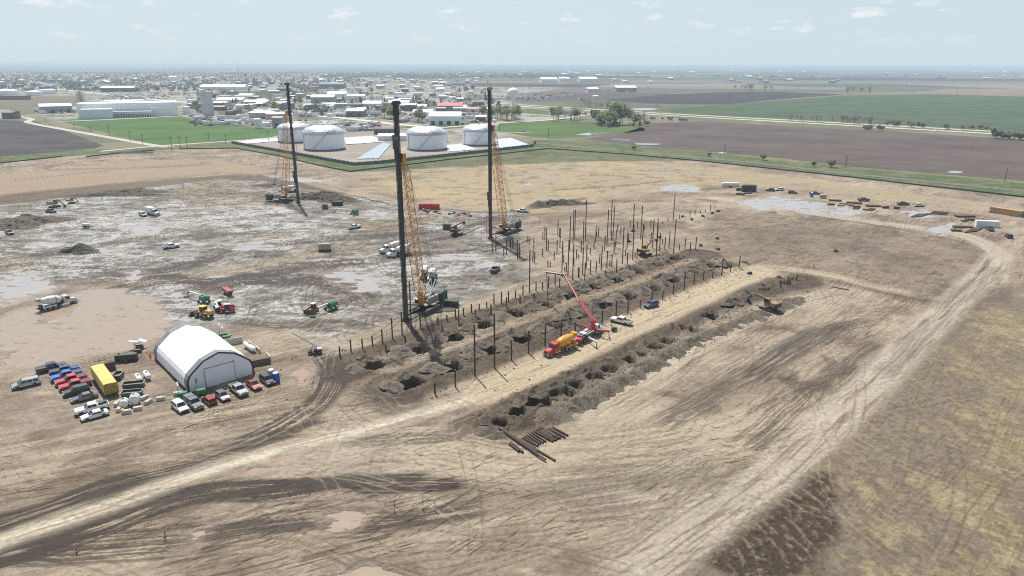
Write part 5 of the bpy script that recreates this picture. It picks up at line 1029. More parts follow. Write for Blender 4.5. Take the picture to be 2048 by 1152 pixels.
for i in range(18):
    t_ = i/17; x = 965+(1560-965)*t_; y = 838+(556-838)*t_; heap(x+rr.uniform(-6, 6), y+rr.uniform(-2, 3), 3*i+1, .55+.2*rr.random(), 'low brown spoil heap along the far edge of the lowest trench', 'spoil heaps along the far edge of the lowest trench')
for x, y, sc in ((975, 862, .9), (995, 872, .8)): heap(x, y, 0, sc, 'grey green spoil heap at the near end of the lowest trench, by the long pipes', 'spoil heaps at the near end of the lowest trench', me=HC[0])
# loose clods over the three strips: nobody could count them
b = MB(); cq = random.Random(8)
for (x0, y0, x1, y1, hw, n) in ((690, 735, 1420, 505, 9, 2600), (790, 783, 1475, 535, 9, 2600), (960, 862, 1615, 562, 8, 3000), (640, 700, 800, 800, 14, 300)):
    p0, p1 = at(x0, y0), at(x1, y1); d = p1-p0; nn = Vector((-d.y, d.x, 0)).normalized()
    for i in range(n):
        c = p0+d*cq.random()+nn*cq.gauss(0, hw*.5); r = .07+.22*cq.random()**3; z = gz(c.x, c.y)
        b.use(cq.choice((HM1, HM2, HM3))); o = [cq.uniform(.6, 1.3)*r for _ in range(5)]; b.add([(c.x-o[0], c.y-o[1], z-.05), (c.x+o[2], c.y-o[0], z-.05), (c.x+o[1], c.y+o[3], z-.05), (c.x-o[3], c.y+o[2], z-.05), (c.x+o[0]*.2, c.y, z+o[4])], [(0, 1, 4), (1, 2, 4), (2, 3, 4), (3, 0, 4)])
tag(b.build('loose_clods', None, fix=False), 'loose clods of earth scattered over the trench strips', None, None, 'stuff')
# big mounds
def mound(x, y, rx, ry, h, seed, m, label, rz=0, clod=.3, n=46):
    o = obj('spoil_mound', heap_mesh(rx, ry, h, seed, m, n, clod, .25)); o.location = gp(x, y, -.1); o.rotation_euler = (0, 0, R(rz)); tag(o, label, 'mound')
mound(160, 503, 7.5, 5.0, 3.6, 3, HM4, 'dark conical mound of fill on the mud right of the pale puddle', 0, .14)
mound(40, 448, 21, 13, 4.5, 5, HM3, 'broad grey spoil mound cut by the left edge of the picture', 10, .4, 60)
mound(652, 399, 19, 9, 5.5, 6, HM3, 'long grey spoil mound right of the farthest rig', -12, .4, 60)
mound(1118, 409, 15, 6, 3.4, 8, HM3, 'grey spoil mound behind the pile field', 12, .35, 50); mound(1078, 413, 6, 4.5, 3.2, 9, HM4, 'dark fill mound at the left end of the grey one', 0, .15)
mound(220, 391, 24, 5, 1.8, 10, HM3, 'low rubble ridge below the graded pad, left part', 3, .4, 56); mound(275, 384, 20, 5, 2.2, 11, HM3, 'low rubble ridge below the graded pad, right part', 4, .4, 50)
mound(268, 306, 22, 5, 1.9, 12, HM4, 'dark rubble ridge beside the access road beyond the pad', 2, .4, 50); mound(1576, 426, 7, 5, 2.0, 13, mat('tan_fill', (.33, .265, .20), .95, bump=.6), 'small tan heap below the far puddles', 0, .1)
mound(540, 372, 12, 4, 1.8, 14, HM2, 'low brown ridge behind the farthest rig', 5, .3)
# ---- markers
def marker(x, y, label, h=1.5, lean=0):
    t = thing('marker_post', label, 'marker post', gp(x, y), 0, 'orange marker posts in the foreground mud'); b = MB().use(mat('marker_orange', (.62, .10, .03), .5)); b.lathe([(0, .12), (.1, .075), (1, .055)], (0, 0, .05), (lean, 0, h), 10); obj('post', b.mesh('post'), t)
    b = MB().use(WHITEP); b.lathe([(0, .082), (1, .078)], (lean*.6, 0, h*.6), (lean*.75, 0, h*.75), 10, False); obj('reflector', b.mesh('reflector'), t); b = MB().use(BLK); b.box((0, 0, .06), (.42, .42, .12)); obj('base', b.mesh('base'), t)
marker(154, 1103, 'orange marker post nearest the bottom left corner'); marker(330, 1073, 'orange marker post beside the brown puddle', 1.9, .06)
for x, y, lab in ((789, 1022, 'thin dark stake, left of three by the oval track'), (846, 1019, 'thin dark stake, middle one of three by the oval track'), (870, 1022, 'thin dark stake, right of three by the oval track')):
    b = MB().use(STEEL); b.tube((0, 0, -.2), (.05, .03, 1.9), .05, None, 6); b.use(WHITEP); b.box((.03, .02, .5), (.16, .16, .18)); o = b.build('stake'); o.location = gp(x, y); tag(o, lab, 'stake', 'dark survey stakes')
for x, y, lab in ((301, 716, 'orange traffic cone at the back left corner of the tent'), (1627, 535, 'red barrel cone in the stripped field')):
    b = MB().use(mat('cone_orange', (.65, .09, .02), .5)); b.lathe([(0, .34), (.03, .34), (.05, .2), (1, .05)], (0, 0, 0), (0, 0, 1.1), 12); o = b.build('traffic_cone'); o.location = gp(x, y); o.scale = (1.3, 1.3, 1.2); tag(o, lab, 'traffic cone')
# ---- scrap by the red containers
q = random.Random(3); SCR = [mat('scrap_white', (.6, .6, .6)), mat('scrap_red', (.45, .06, .05)), mat('scrap_grey', (.2, .2, .21)), mat('scrap_blue', (.1, .15, .3)), mat('scrap_brown', (.15, .1, .07)), mat('scrap_tan', (.42, .34, .25))]
for i in range(26):
    x = 845+q.random()*100; y = 421+(x-845)*.09+q.uniform(-2, 4); b = MB().use(q.choice(SCR)); w, d, h = q.uniform(.6, 1.6), q.uniform(.6, 1.4), q.uniform(.4, 1.1); b.box((0, 0, h/2), (w, d, h), top=(.9, .9)); b.use(q.choice(SCR)); b.box((0, 0, h+.06), (w*.6, d*1.05, .1)); o = b.build('supply_crate'); o.location = gp(x, y, -.02); o.rotation_euler = (0, 0, q.uniform(0, 3)); tag(o, 'small crate in the jumble of supplies right of the red containers', 'crate', 'jumble of supplies by the red containers')
for i, (x, y) in enumerate(((1265, 463), (1257, 484), (1365, 434), (1383, 440), (1405, 433), (1424, 427), (1436, 423), (1435, 478), (1437, 499), (1402, 492), (1500, 548), (1671, 503), (1320, 476))):
    b = MB().use(mat('dark_clod', (.035, .03, .026), .9)); b.ball((0, 0, .4), .75, 8, 5, (1, .8, .8)); b.ball((.7, .3, .25), .45, 7, 4); b.ball((-.6, .4, .22), .4, 7, 4); o = b.build('equipment_heap'); o.location = gp(x, y, -.1); o.rotation_euler = (0, 0, q.uniform(0, 6)); tag(o, 'small dark heap of kit lying on the stripped field', 'heap', 'dark heaps of kit on the stripped field')
# ================================================================== PILING RIGS
def lattice(b, p, q, w0, w1, n, rc=.12, rl=.065, side=None):
    p, q = Vector(p), Vector(q); d = (q-p); dn = d.normalized(); a = Vector((0, 1, 0)); c = dn.cross(a).normalized()
    def wd(t):
        k = min(1, t/.10, (1-t)/.08); return (w0 if k >= 1 else .35+(w0-.35)*max(0, k))
    def cor(t, s, u): w = wd(t)/2; return p+d*t+a*(s*w)+c*(u*w)
    C4_ = [(-1, -1), (1, -1), (1, 1), (-1, 1)]
    ts = [i/n for i in range(n+1)]
    for s, u in C4_:
        for t0, t1 in zip(ts, ts[1:]): b.tube(cor(t0, s, u), cor(t1, s, u), rc, None, 4, False)
    for i, (t0, t1) in enumerate(zip(ts, ts[1:])):
        for k in range(4):
            A, B_ = C4_[k], C4_[(k+1) % 4]
            if (i+k) % 2: A, B_ = B_, A
            b.tube(cor(t0, *A), cor(t1, *B_), rl, None, 3, False)
            if i % 2 == 0: b.tube(cor(t0, *A), cor(t0, *B_), rl, None, 3, False)
def rig(lead, ltop, crane, tippy, label, headc, hz_, jib=False, side=1):
    L0, C0 = gp(*lead), gp(*crane); d = L0-C0; D = math.hypot(d.x, d.y); t = thing('piling_rig', label, 'piling rig', C0, math.atan2(d.y, d.x), 'crawler piling rigs')
    H = ztop(L0, ltop); zt = ztop(C0+(L0-C0)*.85, tippy)
    tracks(t, 7.6, 1.05, 4.6, 1.25)
    b = MB().use(DSTEEL); b.box((0, 0, 1.0), (3.4, 3.6, .6)); b.tube((0, 0, 1.2), (0, 0, 1.75), 1.3, None, 18); obj('undercarriage', b.mesh('undercarriage'), t)
    b = MB().use(mat('rig_house', (.26, .24, .22), .6, 0, .25, .8, dirt=MUD, dirt_amt=.4)); b.box((-1.6, .0, 1.95), (6.6, 2.9, .35)); b.box((-2.4, .95, 2.9), (4.6, 1.0, 1.6)); b.box((-2.4, -.95, 2.9), (4.6, 1.0, 1.6)); b.box((-1.6, 0, 2.5), (3.0, .9, .8)); obj('upper_body', b.mesh('upper_body', .06), t)
    b = MB().use(DSTEEL); b.box((-5.6, 0, 2.7), (1.5, 3.6, 2.0)); obj('counterweight', b.mesh('counterweight', .1), t)
    b = MB().use(mat('power_pack', (.045, .06, .052), .6, 0, .2, 1)); b.box((-8.0, 0, 2.1), (2.6, 2.4, 3.0)); b.use(DSTEEL); b.tube((-8.6, .6, 3.6), (-8.6, .6, 4.4), .12); b.box((-6.6, 0, 1.6), (1.0, 1.2, .3)); obj('power_pack', b.mesh('power_pack'), t)
    b = MB().use(WHITEP); b.box((1.2, -1.5, 2.75), (1.9, 1.0, 1.9), top=(.9, .95)); cb = obj('cab', b.mesh('cab', .05), t); b = MB().use(GLASS); b.box((1.28, -1.5, 3.0), (1.86, 1.04, 1.0), top=(.92, .96)); obj('window', b.mesh('window'), cb)
    foot = Vector((1.5, 0, 2.2)); tip = Vector((D-1.5, 0, zt))
    b = MB().use(YEL_P); lattice(b, foot, tip, 2.2, 2.2, 30); bo = obj('boom', b.mesh('boom', fix=False), t)
    b = MB().use(headc); b.box(tip+Vector((.1, 0, .3)), (1.5, 1.9, 2.2), top=(.7, 1)); b.use(DSTEEL)
    for y in (-.5, 0, .5): b.tube(tip+Vector((.9, y-.1, .9)), tip+Vector((.9, y+.1, .9)), .6, None, 14)
    obj('boom_head', b.mesh('boom_head'), bo)
    b = MB().use(YEL_P)
    for y in (-.5, .5): b.prism([(foot.x-.1, 1.9), (foot.x+.5, 1.9), (foot.x+.95, 6.2), (foot.x+.45, 6.2)], y-.15, y+.15)
    obj('boom_foot', b.mesh('boom_foot'), bo)
    gt = Vector((-4.4, 0, 8.4)); b = MB().use(WHITEP)
    for s in (-1, 1): b.tube((.3, s*1.0, 2.8), gt+Vector((0, s*.8, 0)), .17, None, 6); b.tube((-4.8, s*1.1, 3.6), gt+Vector((0, s*.8, 0)), .13, None, 6)
    b.use(DSTEEL); b.tube(gt+Vector((0, -1, 0)), gt+Vector((0, 1, 0)), .3, None, 10); b.tube((-1.4, -.9, 4.8), (-1.4, .9, 4.8), .1); obj('gantry', b.mesh('gantry'), t)
    b = MB().use(DSTEEL)
    for y in (-.7, -.25, .25, .7): b.tube(gt+Vector((0, y, 0)), tip+Vector((-.3, y*1.2, .9)), .045, None, 4, False)
    for y in (-.2, .2): b.tube((-.8, y, 3.2), tip+Vector((-.5, y, .5)), .035, None, 4, False); b.tube(tip+Vector((1.0, y, .5)), (D-.7, y, 14+y), .035, None, 4, False)
    obj('cable', b.mesh('cable', fix=False), t)
    # leads: box mast with round guide tubes
    b = MB().use(mat('leads_steel', (.050, .052, .050), .6, .2, .3, .4)); lx = D
    b.box((lx, 0, H/2+.3), (.62, .78, H-.6))
    for sx in (-.42, .42):
        for sy in (-.46, .46): b.tube((lx+sx, sy, .4), (lx+sx, sy, H), .10, None, 6)
    for i in range(int(H/1.6)): b.box((lx, 0, .8+i*1.6), (.95, 1.0, .08))
    le = obj('leads', b.mesh('leads', fix=False), t)
    b = MB().use(headc if jib else DSTEEL); b.box((lx-.2, 0, H+.3), (2.6, .9, .55)); b.box((lx+.3, 0, H+.75), (1.0, .6, .4)); b.use(DSTEEL)
    for x in (-1.1, .7): b.tube((lx+x, -.25, H+.55), (lx+x, .25, H+.55), .42, None, 12)
    b.tube((lx+.2, 0, H+.8), (lx+.2, 0, H+3.2), .04, None, 4); b.tube((lx-.5, 0, H+.5), (lx-.5, .1, H+2.6), .03, None, 4); obj('leads_head', b.mesh('leads_head'), le)
    b = MB().use(mat('hammer_dark', (.05, .045, .042), .6)); b.box((lx+.95*side, .1, hz_), (.95, 1.0, 3.4)); b.tube((lx+.95*side, .1, hz_-4.2), (lx+.95*side, .1, hz_-1.6), .42, None, 12); b.use(mat('rig_red', (.22, .025, .025), .6) if jib else mat('hammer_grey', (.13, .13, .13), .5)); b.box((lx+1.0*side, .1, hz_+1.0), (1.15, 1.2, .7)); b.box((lx+.3*side, 0, hz_), (.9, 1.3, .5)); obj('hammer', b.mesh('hammer'), le)
    b = MB().use(DSTEEL); hz2 = H*.42
    pts = [Vector((lx+.55, .5, hz_+2)), Vector((lx+1.0, 1.0, hz2+5)), Vector((lx+1.25, 1.3, hz2)), Vector((lx+.9, 1.0, hz2-2.2)), Vector((lx+.55, .55, hz2))]
    for p, q_ in zip(pts, pts[1:]): b.tube(p, q_, .055, None, 5)
    pts = [Vector((lx-.5, -.5, hz2+4)), Vector((lx-1.0, -.9, hz2+1)), Vector((lx-1.1, -1.0, hz2-2.5)), Vector((lx-.6, -.6, hz2-3.2))]
    for p, q_ in zip(pts, pts[1:]): b.tube(p, q_, .055, None, 5)
    for y in (-.3, .3): b.tube((lx+.62, y, hz_+1.6), (lx+.62, y*.5, H), .035, None, 4, False)
    obj('hose', b.mesh('hose'), le)
    b = MB().use(mat('rig_red', (.22, .025, .025), .6) if jib else DSTEEL); seg_beam(b, [(2.0, 0, 1.5), (D-.4, 0, 1.3)], .55, .5); b.box((lx, 0, .35), (1.7, 1.7, .5)); b.tube((2.0, .8, 2.0), (D-.4, .4, 4.5), .12, None, 6); b.tube((2.0, -.8, 2.0), (D-.4, -.4, 4.5), .12, None, 6); obj('spotter_strut', b.mesh('spotter_strut'), t)
    if jib:
        b = MB().use(mat('rig_red', (.22, .025, .025), .6)); 
        for y in (-1.1, 1.1): b.tube((lx+1.1, y, .4), (lx+1.1, y, 9), .06, None, 5)
        for z in (2, 4.5, 7, 9): b.box((lx+1.0, 0, z), (.9, 2.2, .1))
        obj('work_cage', b.mesh('work_cage'), le)
rig((597, 406), 170, (567, 404), 228, 'farthest piling rig, left of the storage tanks', mat('head_yellow', (.60, .33, .05), .5), 14, side=-1)
rig((812, 641), 210, (851, 621), 318, 'nearest piling rig standing at the trench, with an orange lattice boom and tallest black leads', mat('head_orange', (.58, .27, .03), .5), 47)
rig((981, 477), 180, (1013, 466), 258, 'piling rig beside the pile field with an orange cap on its leads', mat('head_redorange', (.55, .17, .03), .5), 17, True)
def mats(px, py, head, L, w, label):
    t = thing('crane_mat', label, 'crane mat', gp(px, py), R(head)); b = MB().use(mat('mat_timber', (.10, .075, .05), .9, 0, .3, 2)); n = 6
    for i in range(n): b.box((0, -w/2+w*(i+.5)/n, .12), (L, w/n-.04, .26))
    obj('plank', b.mesh('plank'), t); b = MB().use(DSTEEL); b.box((-L*.35, 0, .27), (.12, w, .04)); b.box((L*.35, 0, .27), (.12, w, .04)); obj('tie_bar', b.mesh('tie_bar'), t)
mats(549, 407, 3, 10, 3.0, 'dark timber mat left of the farthest rig'); mats(886, 620, 12, 7, 3.2, 'dark timber mat right of the nearest rig')
genset(903, 612, -15, 'dark green compressor with a hose right of the nearest rig', mat('comp_green', (.035, .045, .035), .6), 4.0, 1.7, 1.3)
# ---- concrete pump
def pump():
    f0, r0_ = (1203, 660), (1152, 690); c = gp(*mid(f0, r0_)); h = hd(r0_, f0); t = thing('concrete_pump_truck', 'concrete pump truck with a long folded red boom reaching left over the trenches', 'pump truck', c, R(h)); inv = Matrix.Rotation(-R(h), 4, 'Z') @ Matrix.Translation(-c)
    loc = lambda P: inv @ Vector(P)
    truck_cab(t, 3.8, WHITEP)
    b = MB().use(BLK); b.box((-1.0, 0, .95), (9.4, 1.0, .4)); b.box((-2.0, 0, 1.5), (4.8, 2.1, .6)); obj('chassis', b.mesh('chassis', .04), t)
    b = MB().use(GSTEEL); b.tube((-4.6, .35, 1.9), (.2, .35, 2.0), .22, None, 10); b.tube((-4.6, -.35, 1.9), (.2, -.35, 2.0), .22, None, 10); b.box((-1.2, .98, 1.95), (3.6, .3, .3)); b.box((-1.2, -.98, 1.95), (3.6, .3, .3)); b.use(WHITEP); b.box((-2.8, 0, 2.2), (1.2, 1.6, .35)); b.box((-.6, .5, 2.15), (1.4, .6, .4)); obj('pump', b.mesh('pump'), t)
    b = MB().use(REDP); b.box((-5.4, 0, 1.3), (1.0, 1.9, .9), top=(1.25, 1.2)); obj('hopper', b.mesh('hopper'), t)
    wheels_at(t, [(x, s*1.0) for x in (4.6, 3.3, -2.4, -3.7) for s in (-1, 1)], .52, .42, ('w', .52))
    bp = Vector((2.0, 0, 0)); b = MB().use(REDP); b.lathe([(0, .85), (.3, .8), (.5, .55), (1, .5)], (2.0, 0, 1.1), (2.0, 0, 3.6), 14); b.box((2.0, 0, 3.7), (1.1, 1.0, .9)); obj('turret', b.mesh('turret', .04), t)
    # outriggers
    def leg(joint, knee, foot, m):
        b = MB().use(m); J, K, F_ = loc(joint), loc(knee), loc(foot); seg_beam(b, [J, K], .32, .42); b.use(DSTEEL if m is WHITEP else m); b.tube(K+Vector((0, 0, .1)), F_, .09, None, 6); b.use(BLK); b.tube(F_, F_+Vector((0, 0, .1)), .35, None, 10); obj('outrigger', b.mesh('outrigger'), t)
    wm = c+(Matrix.Rotation(R(h), 4, 'Z') @ Vector((2.0, 0, 0)))
    def W3(px, py, z): p = at(px, py, z); return p
    leg(wm+Vector((0, 0, 1.3)), W3(1217, 662, 2.0), gp(1219, 676), REDP); leg(c+(Matrix.Rotation(R(h), 4, 'Z') @ Vector((-2.2, -.8, 1.2))), W3(1193, 684, 1.5), gp(1193.5, 695), WHITEP)
    leg(wm+Vector((0, 0, 1.3)), W3(1162, 650, 2.0), gp(1163, 662), REDP); leg(c+(Matrix.Rotation(R(h), 4, 'Z') @ Vector((-2.2, .8, 1.2))), W3(1147, 668, 1.4), gp(1148, 676), WHITEP)
    # boom sections in the vertical plane from the turret to the hose
    B0 = wm; Hh = gp(1096, 609)
    def on(px, py):
        best = None
        for i in range(400):
            P = B0+(Vector((Hh.x, Hh.y, 0))-B0)*(i/380); z = ztop(P, py); x = proj((P.x, P.y, z))[0]
            if best is None or abs(x-px) < best[0]: best = (abs(x-px), Vector((P.x, P.y, z)))
        return best[1]
    k1, k2, k3 = on(1161, 604), on(1128, 550), on(1093, 545); P0 = Vector((B0.x, B0.y, 3.9))
    b = MB().use(REDP); seg_beam(b, [loc(P0), loc(k1)], .5, .75, .5); b1 = obj('boom_section', b.mesh('boom_section'), t)
    b = MB().use(REDP); seg_beam(b, [loc(k1), loc(k2)], .38, .45); b2 = obj('boom_section', b.mesh('boom_section'), t)
    b = MB().use(REDP); seg_beam(b, [loc(k2), loc(k3)], .3, .34); b3 = obj('boom_section', b.mesh('boom_section'), t)
    o = Vector((0, .42, .2)); b = MB().use(mat('pipe_white', (.70, .70, .68), .4)); b.tube(loc(P0)+o, loc(k1)+o, .09, None, 8); b.tube(loc(k1)+o, loc(k2)+o+Vector((0, 0, .5)), .09, None, 8); b.tube(loc(k2)+o, loc(k3)+o, .09, None, 8); obj('delivery_pipe', b.mesh('delivery_pipe'), t)
    b = MB().use(BLK); b.tube(loc(k3), loc(Vector((Hh.x, Hh.y, .4))), .11, None, 8); obj('hose', b.mesh('hose'), t)
    b = MB().use(BLK)
    for k_ in (k1, k2): b.tube(loc(k_)+Vector((0, -.45, 0)), loc(k_)+Vector((0, .45, 0)), .32, None, 10)
    obj('joint', b.mesh('joint'), t)
pump()
# ================================================================== COUNTRY BEYOND THE SITE
FK = .70
def field_mat(name, a, c, ang, row=6.0, st=.5):
    m = bpy.data.materials.new(name); m.use_nodes = True; nt = m.node_tree; L = nt.links; b = nt.nodes['Principled BSDF']; b.inputs['Roughness'].default_value = .95; b.inputs['Specular IOR Level'].default_value = .2
    tc = nt.nodes.new('ShaderNodeTexCoord'); mp = nt.nodes.new('ShaderNodeMapping'); mp.inputs['Rotation'].default_value = (0, 0, -ang); mp.inputs['Scale'].default_value = (.004, 1/row, 1); L.new(tc.outputs['Object'], mp.inputs[0])
    n = nt.nodes.new('ShaderNodeTexNoise'); n.inputs['Scale'].default_value = 1.0; n.inputs['Detail'].default_value = 4; L.new(mp.outputs[0], n.inputs['Vector'])
    n2 = nt.nodes.new('ShaderNodeTexNoise'); n2.inputs['Scale'].default_value = .018; n2.inputs['Detail'].default_value = 6; n2.inputs['Roughness'].default_value = .65; L.new(tc.outputs['Object'], n2.inputs['Vector'])
    ad = nt.nodes.new('ShaderNodeMath'); ad.operation = 'MULTIPLY_ADD'; ad.inputs[1].default_value = st; L.new(n.outputs['Fac'], ad.inputs[0]); L.new(n2.outputs['Fac'], ad.inputs[2])
    r = nt.nodes.new('ShaderNodeValToRGB'); r.color_ramp.elements[0].position = .42+st*.25; r.color_ramp.elements[1].position = .62+st*.5; r.color_ramp.elements[0].color = (*[v*FK for v in a], 1); r.color_ramp.elements[1].color = (*[v*FK for v in c], 1); L.new(ad.outputs[0], r.inputs[0]); L.new(r.outputs[0], b.inputs['Base Color']); return m
def sheet(name, pix, m, z, label=None, kind='structure'):
    b = MB().use(m); b.quad(*[(p.x, p.y, z) for p in (at(*q) for q in pix)]); me = b.mesh(name); o = obj(name, me)
    if me.polygons[0].normal.z < 0: me.flip_normals()
    return tag(o, label, None, None, kind)
sheet('ploughed_field', [(-500, 246), (0, 240), (68, 242), (130, 262), (207, 291), (190, 297), (60, 308), (0, 313), (-500, 352)], field_mat('soil_black', (.050, .045, .045), (.115, .10, .098), R(40), 5), .06)
sheet('green_field', [(115, 241), (150, 238), (250, 234), (360, 232), (385, 238), (430, 246), (510, 255), (555, 258), (562, 264), (545, 274), (430, 283), (312, 290), (200, 262)], field_mat('crop_green', (.055, .13, .028), (.105, .20, .05), R(38), 9), .06)
sheet('ploughed_field', [(1165, 277), (1240, 268), (1310, 246), (1420, 243), (1560, 252), (1800, 264), (2100, 283), (2700, 325), (2700, 424), (2048, 362), (1700, 333), (1560, 316), (1400, 302), (1250, 288)], field_mat('soil_brown', (.088, .068, .064), (.165, .128, .115), R(-10), 4, .7), .06)
sheet('green_field', [(1290, 217), (1390, 214), (1540, 202), (1690, 191), (1860, 188), (2048, 193), (2700, 214), (2700, 304), (2048, 264), (1800, 250), (1560, 237), (1348, 226)], field_mat('crop_bluegreen', (.050, .095, .050), (.10, .15, .075), R(-12), 14, .6), .10)
sheet('ploughed_field', [(1210, 200), (1340, 188), (1480, 184), (1560, 184), (1690, 189), (1540, 200), (1450, 209), (1300, 207)], field_mat('soil_darkblue', (.035, .035, .045), (.07, .065, .07), R(-8), 10), .12)
sheet('bare_field', [(1810, 187), (1890, 178), (2048, 178), (2700, 184), (2700, 208), (2048, 192), (1900, 188)], field_mat('soil_pink', (.24, .18, .15), (.32, .25, .20), R(-8), 12), .14)
sheet('green_field', [(1000, 246), (1100, 241), (1230, 247), (1290, 257), (1288, 262), (1200, 271), (1110, 278), (1050, 272), (990, 262)], field_mat('meadow_green', (.065, .135, .03), (.13, .20, .06), R(20), 7), .06)
sheet('green_field', [(1030, 220), (1060, 217), (1100, 223), (1095, 229), (1040, 228)], field_mat('meadow_green2', (.08, .14, .04), (.13, .19, .06), R(20), 7), .10)
sheet('grass_strip', [(800, 254), (900, 246), (940, 247), (930, 254), (860, 262)], MAT.get('x') or field_mat('verge_green', (.07, .13, .035), (.13, .18, .06), R(20), 7), .08)
for P, a, c in (([(640, 150), (1300, 152), (1300, 156), (640, 155)], (.03, .035, .045), (.05, .055, .06)), ([(900, 166), (1230, 168), (1160, 175), (880, 172)], (.05, .048, .055), (.09, .085, .085)), ([(1240, 160), (2048, 164), (2048, 169), (1240, 166)], (.20, .17, .15), (.26, .22, .19)), ([(1600, 156), (2048, 157), (2048, 161), (1500, 160)], (.04, .05, .05), (.07, .075, .07)), ([(1290, 171), (1700, 175), (1690, 180), (1300, 177)], (.22, .20, .18), (.28, .25, .22)), ([(0, 193), (150, 192), (180, 205), (140, 214), (60, 226), (0, 218)], (.16, .14, .10), (.24, .20, .15)),
    ([(430, 185), (640, 178), (650, 186), (560, 196), (440, 194)], (.09, .13, .05), (.15, .17, .08)), ([(425, 213), (500, 222), (480, 232), (440, 229)], (.10, .14, .05), (.16, .18, .08)), ([(560, 228), (760, 250), (740, 256), (600, 236)], (.12, .14, .06), (.19, .18, .10)), ([(1130, 196), (1330, 212), (1340, 222), (1180, 216)], (.10, .12, .06), (.17, .15, .10)), ([(700, 195), (900, 198), (1000, 206), (900, 202)], (.10, .14, .055), (.16, .17, .08))):
    sheet('far_field', P, field_mat('far_field_%d' % len(MAT), a, c, R(-5), 20), .16)
# ---- roads
def strip_mesh(name, pix, w, m, z, off=0.0, kind='structure', label=None):
    p = cr(W(pix), 8); d = np.gradient(p, axis=0); d /= np.linalg.norm(d, axis=1)[:, None]; nrm = np.stack([-d[:, 1], d[:, 0]], 1); a = p+nrm*(off+w/2); c = p+nrm*(off-w/2); b = MB().use(m)
    b.rings([[(*a[i], z), (*c[i], z)] for i in range(len(p))], False, False); me = b.mesh(name, fix=False); o = obj(name, me)
    if me.polygons[0].normal.z < 0: me.flip_normals()
    return tag(o, label, None, None, kind)
RC = mat('road_concrete', (.50, .48, .42), .9, 0, .08, .05); RG = mat('road_gravel', (.42, .39, .32), .95, 0, .12, .05); RA = mat('road_asphalt', (.16, .16, .16), .9, 0, .1, .05)
HW = [(560, 176), (700, 187), (900, 202), (1060, 212.5), (1200, 221), (1348, 230), (1560, 241.5), (1800, 255), (2048, 269), (2700, 308)]
strip_mesh('highway', HW, 11, RC, .22, 16); strip_mesh('highway', HW, 11, RC, .22, -16)
strip_mesh('gravel_road', [(-400, 195), (0, 229), (60, 246), (180, 268), (310, 291), (345, 294)], 7.5, RG, .10); strip_mesh('gravel_road', [(200, 303), (310, 293), (430, 284.5), (560, 276), (640, 268)], 6, RG, .14)
strip_mesh('town_road', [(60, 173), (117, 178.6), (195, 187), (273, 195), (371, 205), (424, 211), (497, 217.6), (594, 229), (672, 235), (760, 245), (818, 251), (884, 256)], 13, RC, .2); strip_mesh('town_road', [(884, 255.5), (990, 247), (1100, 240), (1160, 232), (1205, 225)], 7, RC, .24); strip_mesh('gravel_road', [(990, 264), (1030, 265.5), (1062, 264)], 4, RG, .16)
strip_mesh('gravel_road', [(115, 243), (200, 240), (360, 232)], 7, RC, .12); strip_mesh('town_road', [(1040, 227), (1100, 231), (1200, 229)], 6, RC, .18); strip_mesh('town_road', [(430, 193), (540, 190), (640, 186), (760, 184)], 9, RG, .2); strip_mesh('town_road', [(300, 160), (420, 168), (640, 184), (760, 196)], 9, RG, .2)
RW = [(520, 231), (640, 243), (760, 254), (880, 267), (960, 275), (1080, 286.5), (1256, 303), (1480, 323), (1695, 347), (2048, 382), (2700, 445)]
strip_mesh('railway_track', RW, 5.5, mat('ballast', (.20, .17, .155), .95, 0, .2, .4), .12)
for o_ in (-.75, .75): strip_mesh('railway_track', RW, .3, mat('rail_steel', (.06, .05, .045), .5, .3), .26, o_)
# ---- fences
def fence(pix, h, m, name, label, cat='fence', post=6, group=None, t_=.12):
    t = thing(name, label, cat, at(*pix[0]), 0, group); o0 = at(*pix[0]); pts = [at(*p)-o0 for p in pix]; b = MB().use(m); bp = MB().use(DSTEEL)
    for p, q in zip(pts, pts[1:]):
        d = q-p; L = d.length; a = math.atan2(d.y, d.x); b.box(((p+q)/2)+Vector((0, 0, h/2)), (L, t_, h), rz=a); n = max(1, int(L/post))
        for i in range(min(n, 60)): c = p+d*((i+.5)/n); bp.box(c+Vector((0, 0, h*.55)), (.16, t_+.12, h*1.15), rz=a)
    obj('fabric' if t_ < .3 else 'panel', b.mesh('fabric'), t); obj('post', bp.mesh('post'), t); return t
SF = mat('silt_fabric', (.045, .06, .035), .8)
fence([(-300, 352), (0, 327), (125, 313.5)], .75, SF, 'silt_fence', 'black silt fence at the left along the dark ploughed field')
fence([(357, 298.5), (470, 297), (560, 313), (640, 332), (700, 344), (880, 322), (1095, 298)], .75, SF, 'silt_fence', 'black silt fence in front of the storage tank basin')
fence([(1095, 298), (1250, 309), (1400, 322.5), (1700, 355), (2048, 395), (2600, 458)], .75, SF, 'silt_fence', 'black silt fence along the railway verge at the right')
fence([(172, 314), (250, 306), (310, 301)], .8, SF, 'silt_fence', 'short black silt fence by the rubble ridge')
WL = mat('basin_wall', (.15, .155, .16), .85, 0, .12, .3)
fence([(464, 287), (555, 303), (653, 321), (709, 331)], 2.1, WL, 'basin_wall', 'dark retaining wall on the left side of the tank basin', 'wall', 5, None, .8); fence([(709, 331), (760, 327), (860, 316.5), (974, 304), (1067, 293)], 2.1, WL, 'basin_wall', 'dark retaining wall on the right side of the tank basin', 'wall', 5, None, .8)
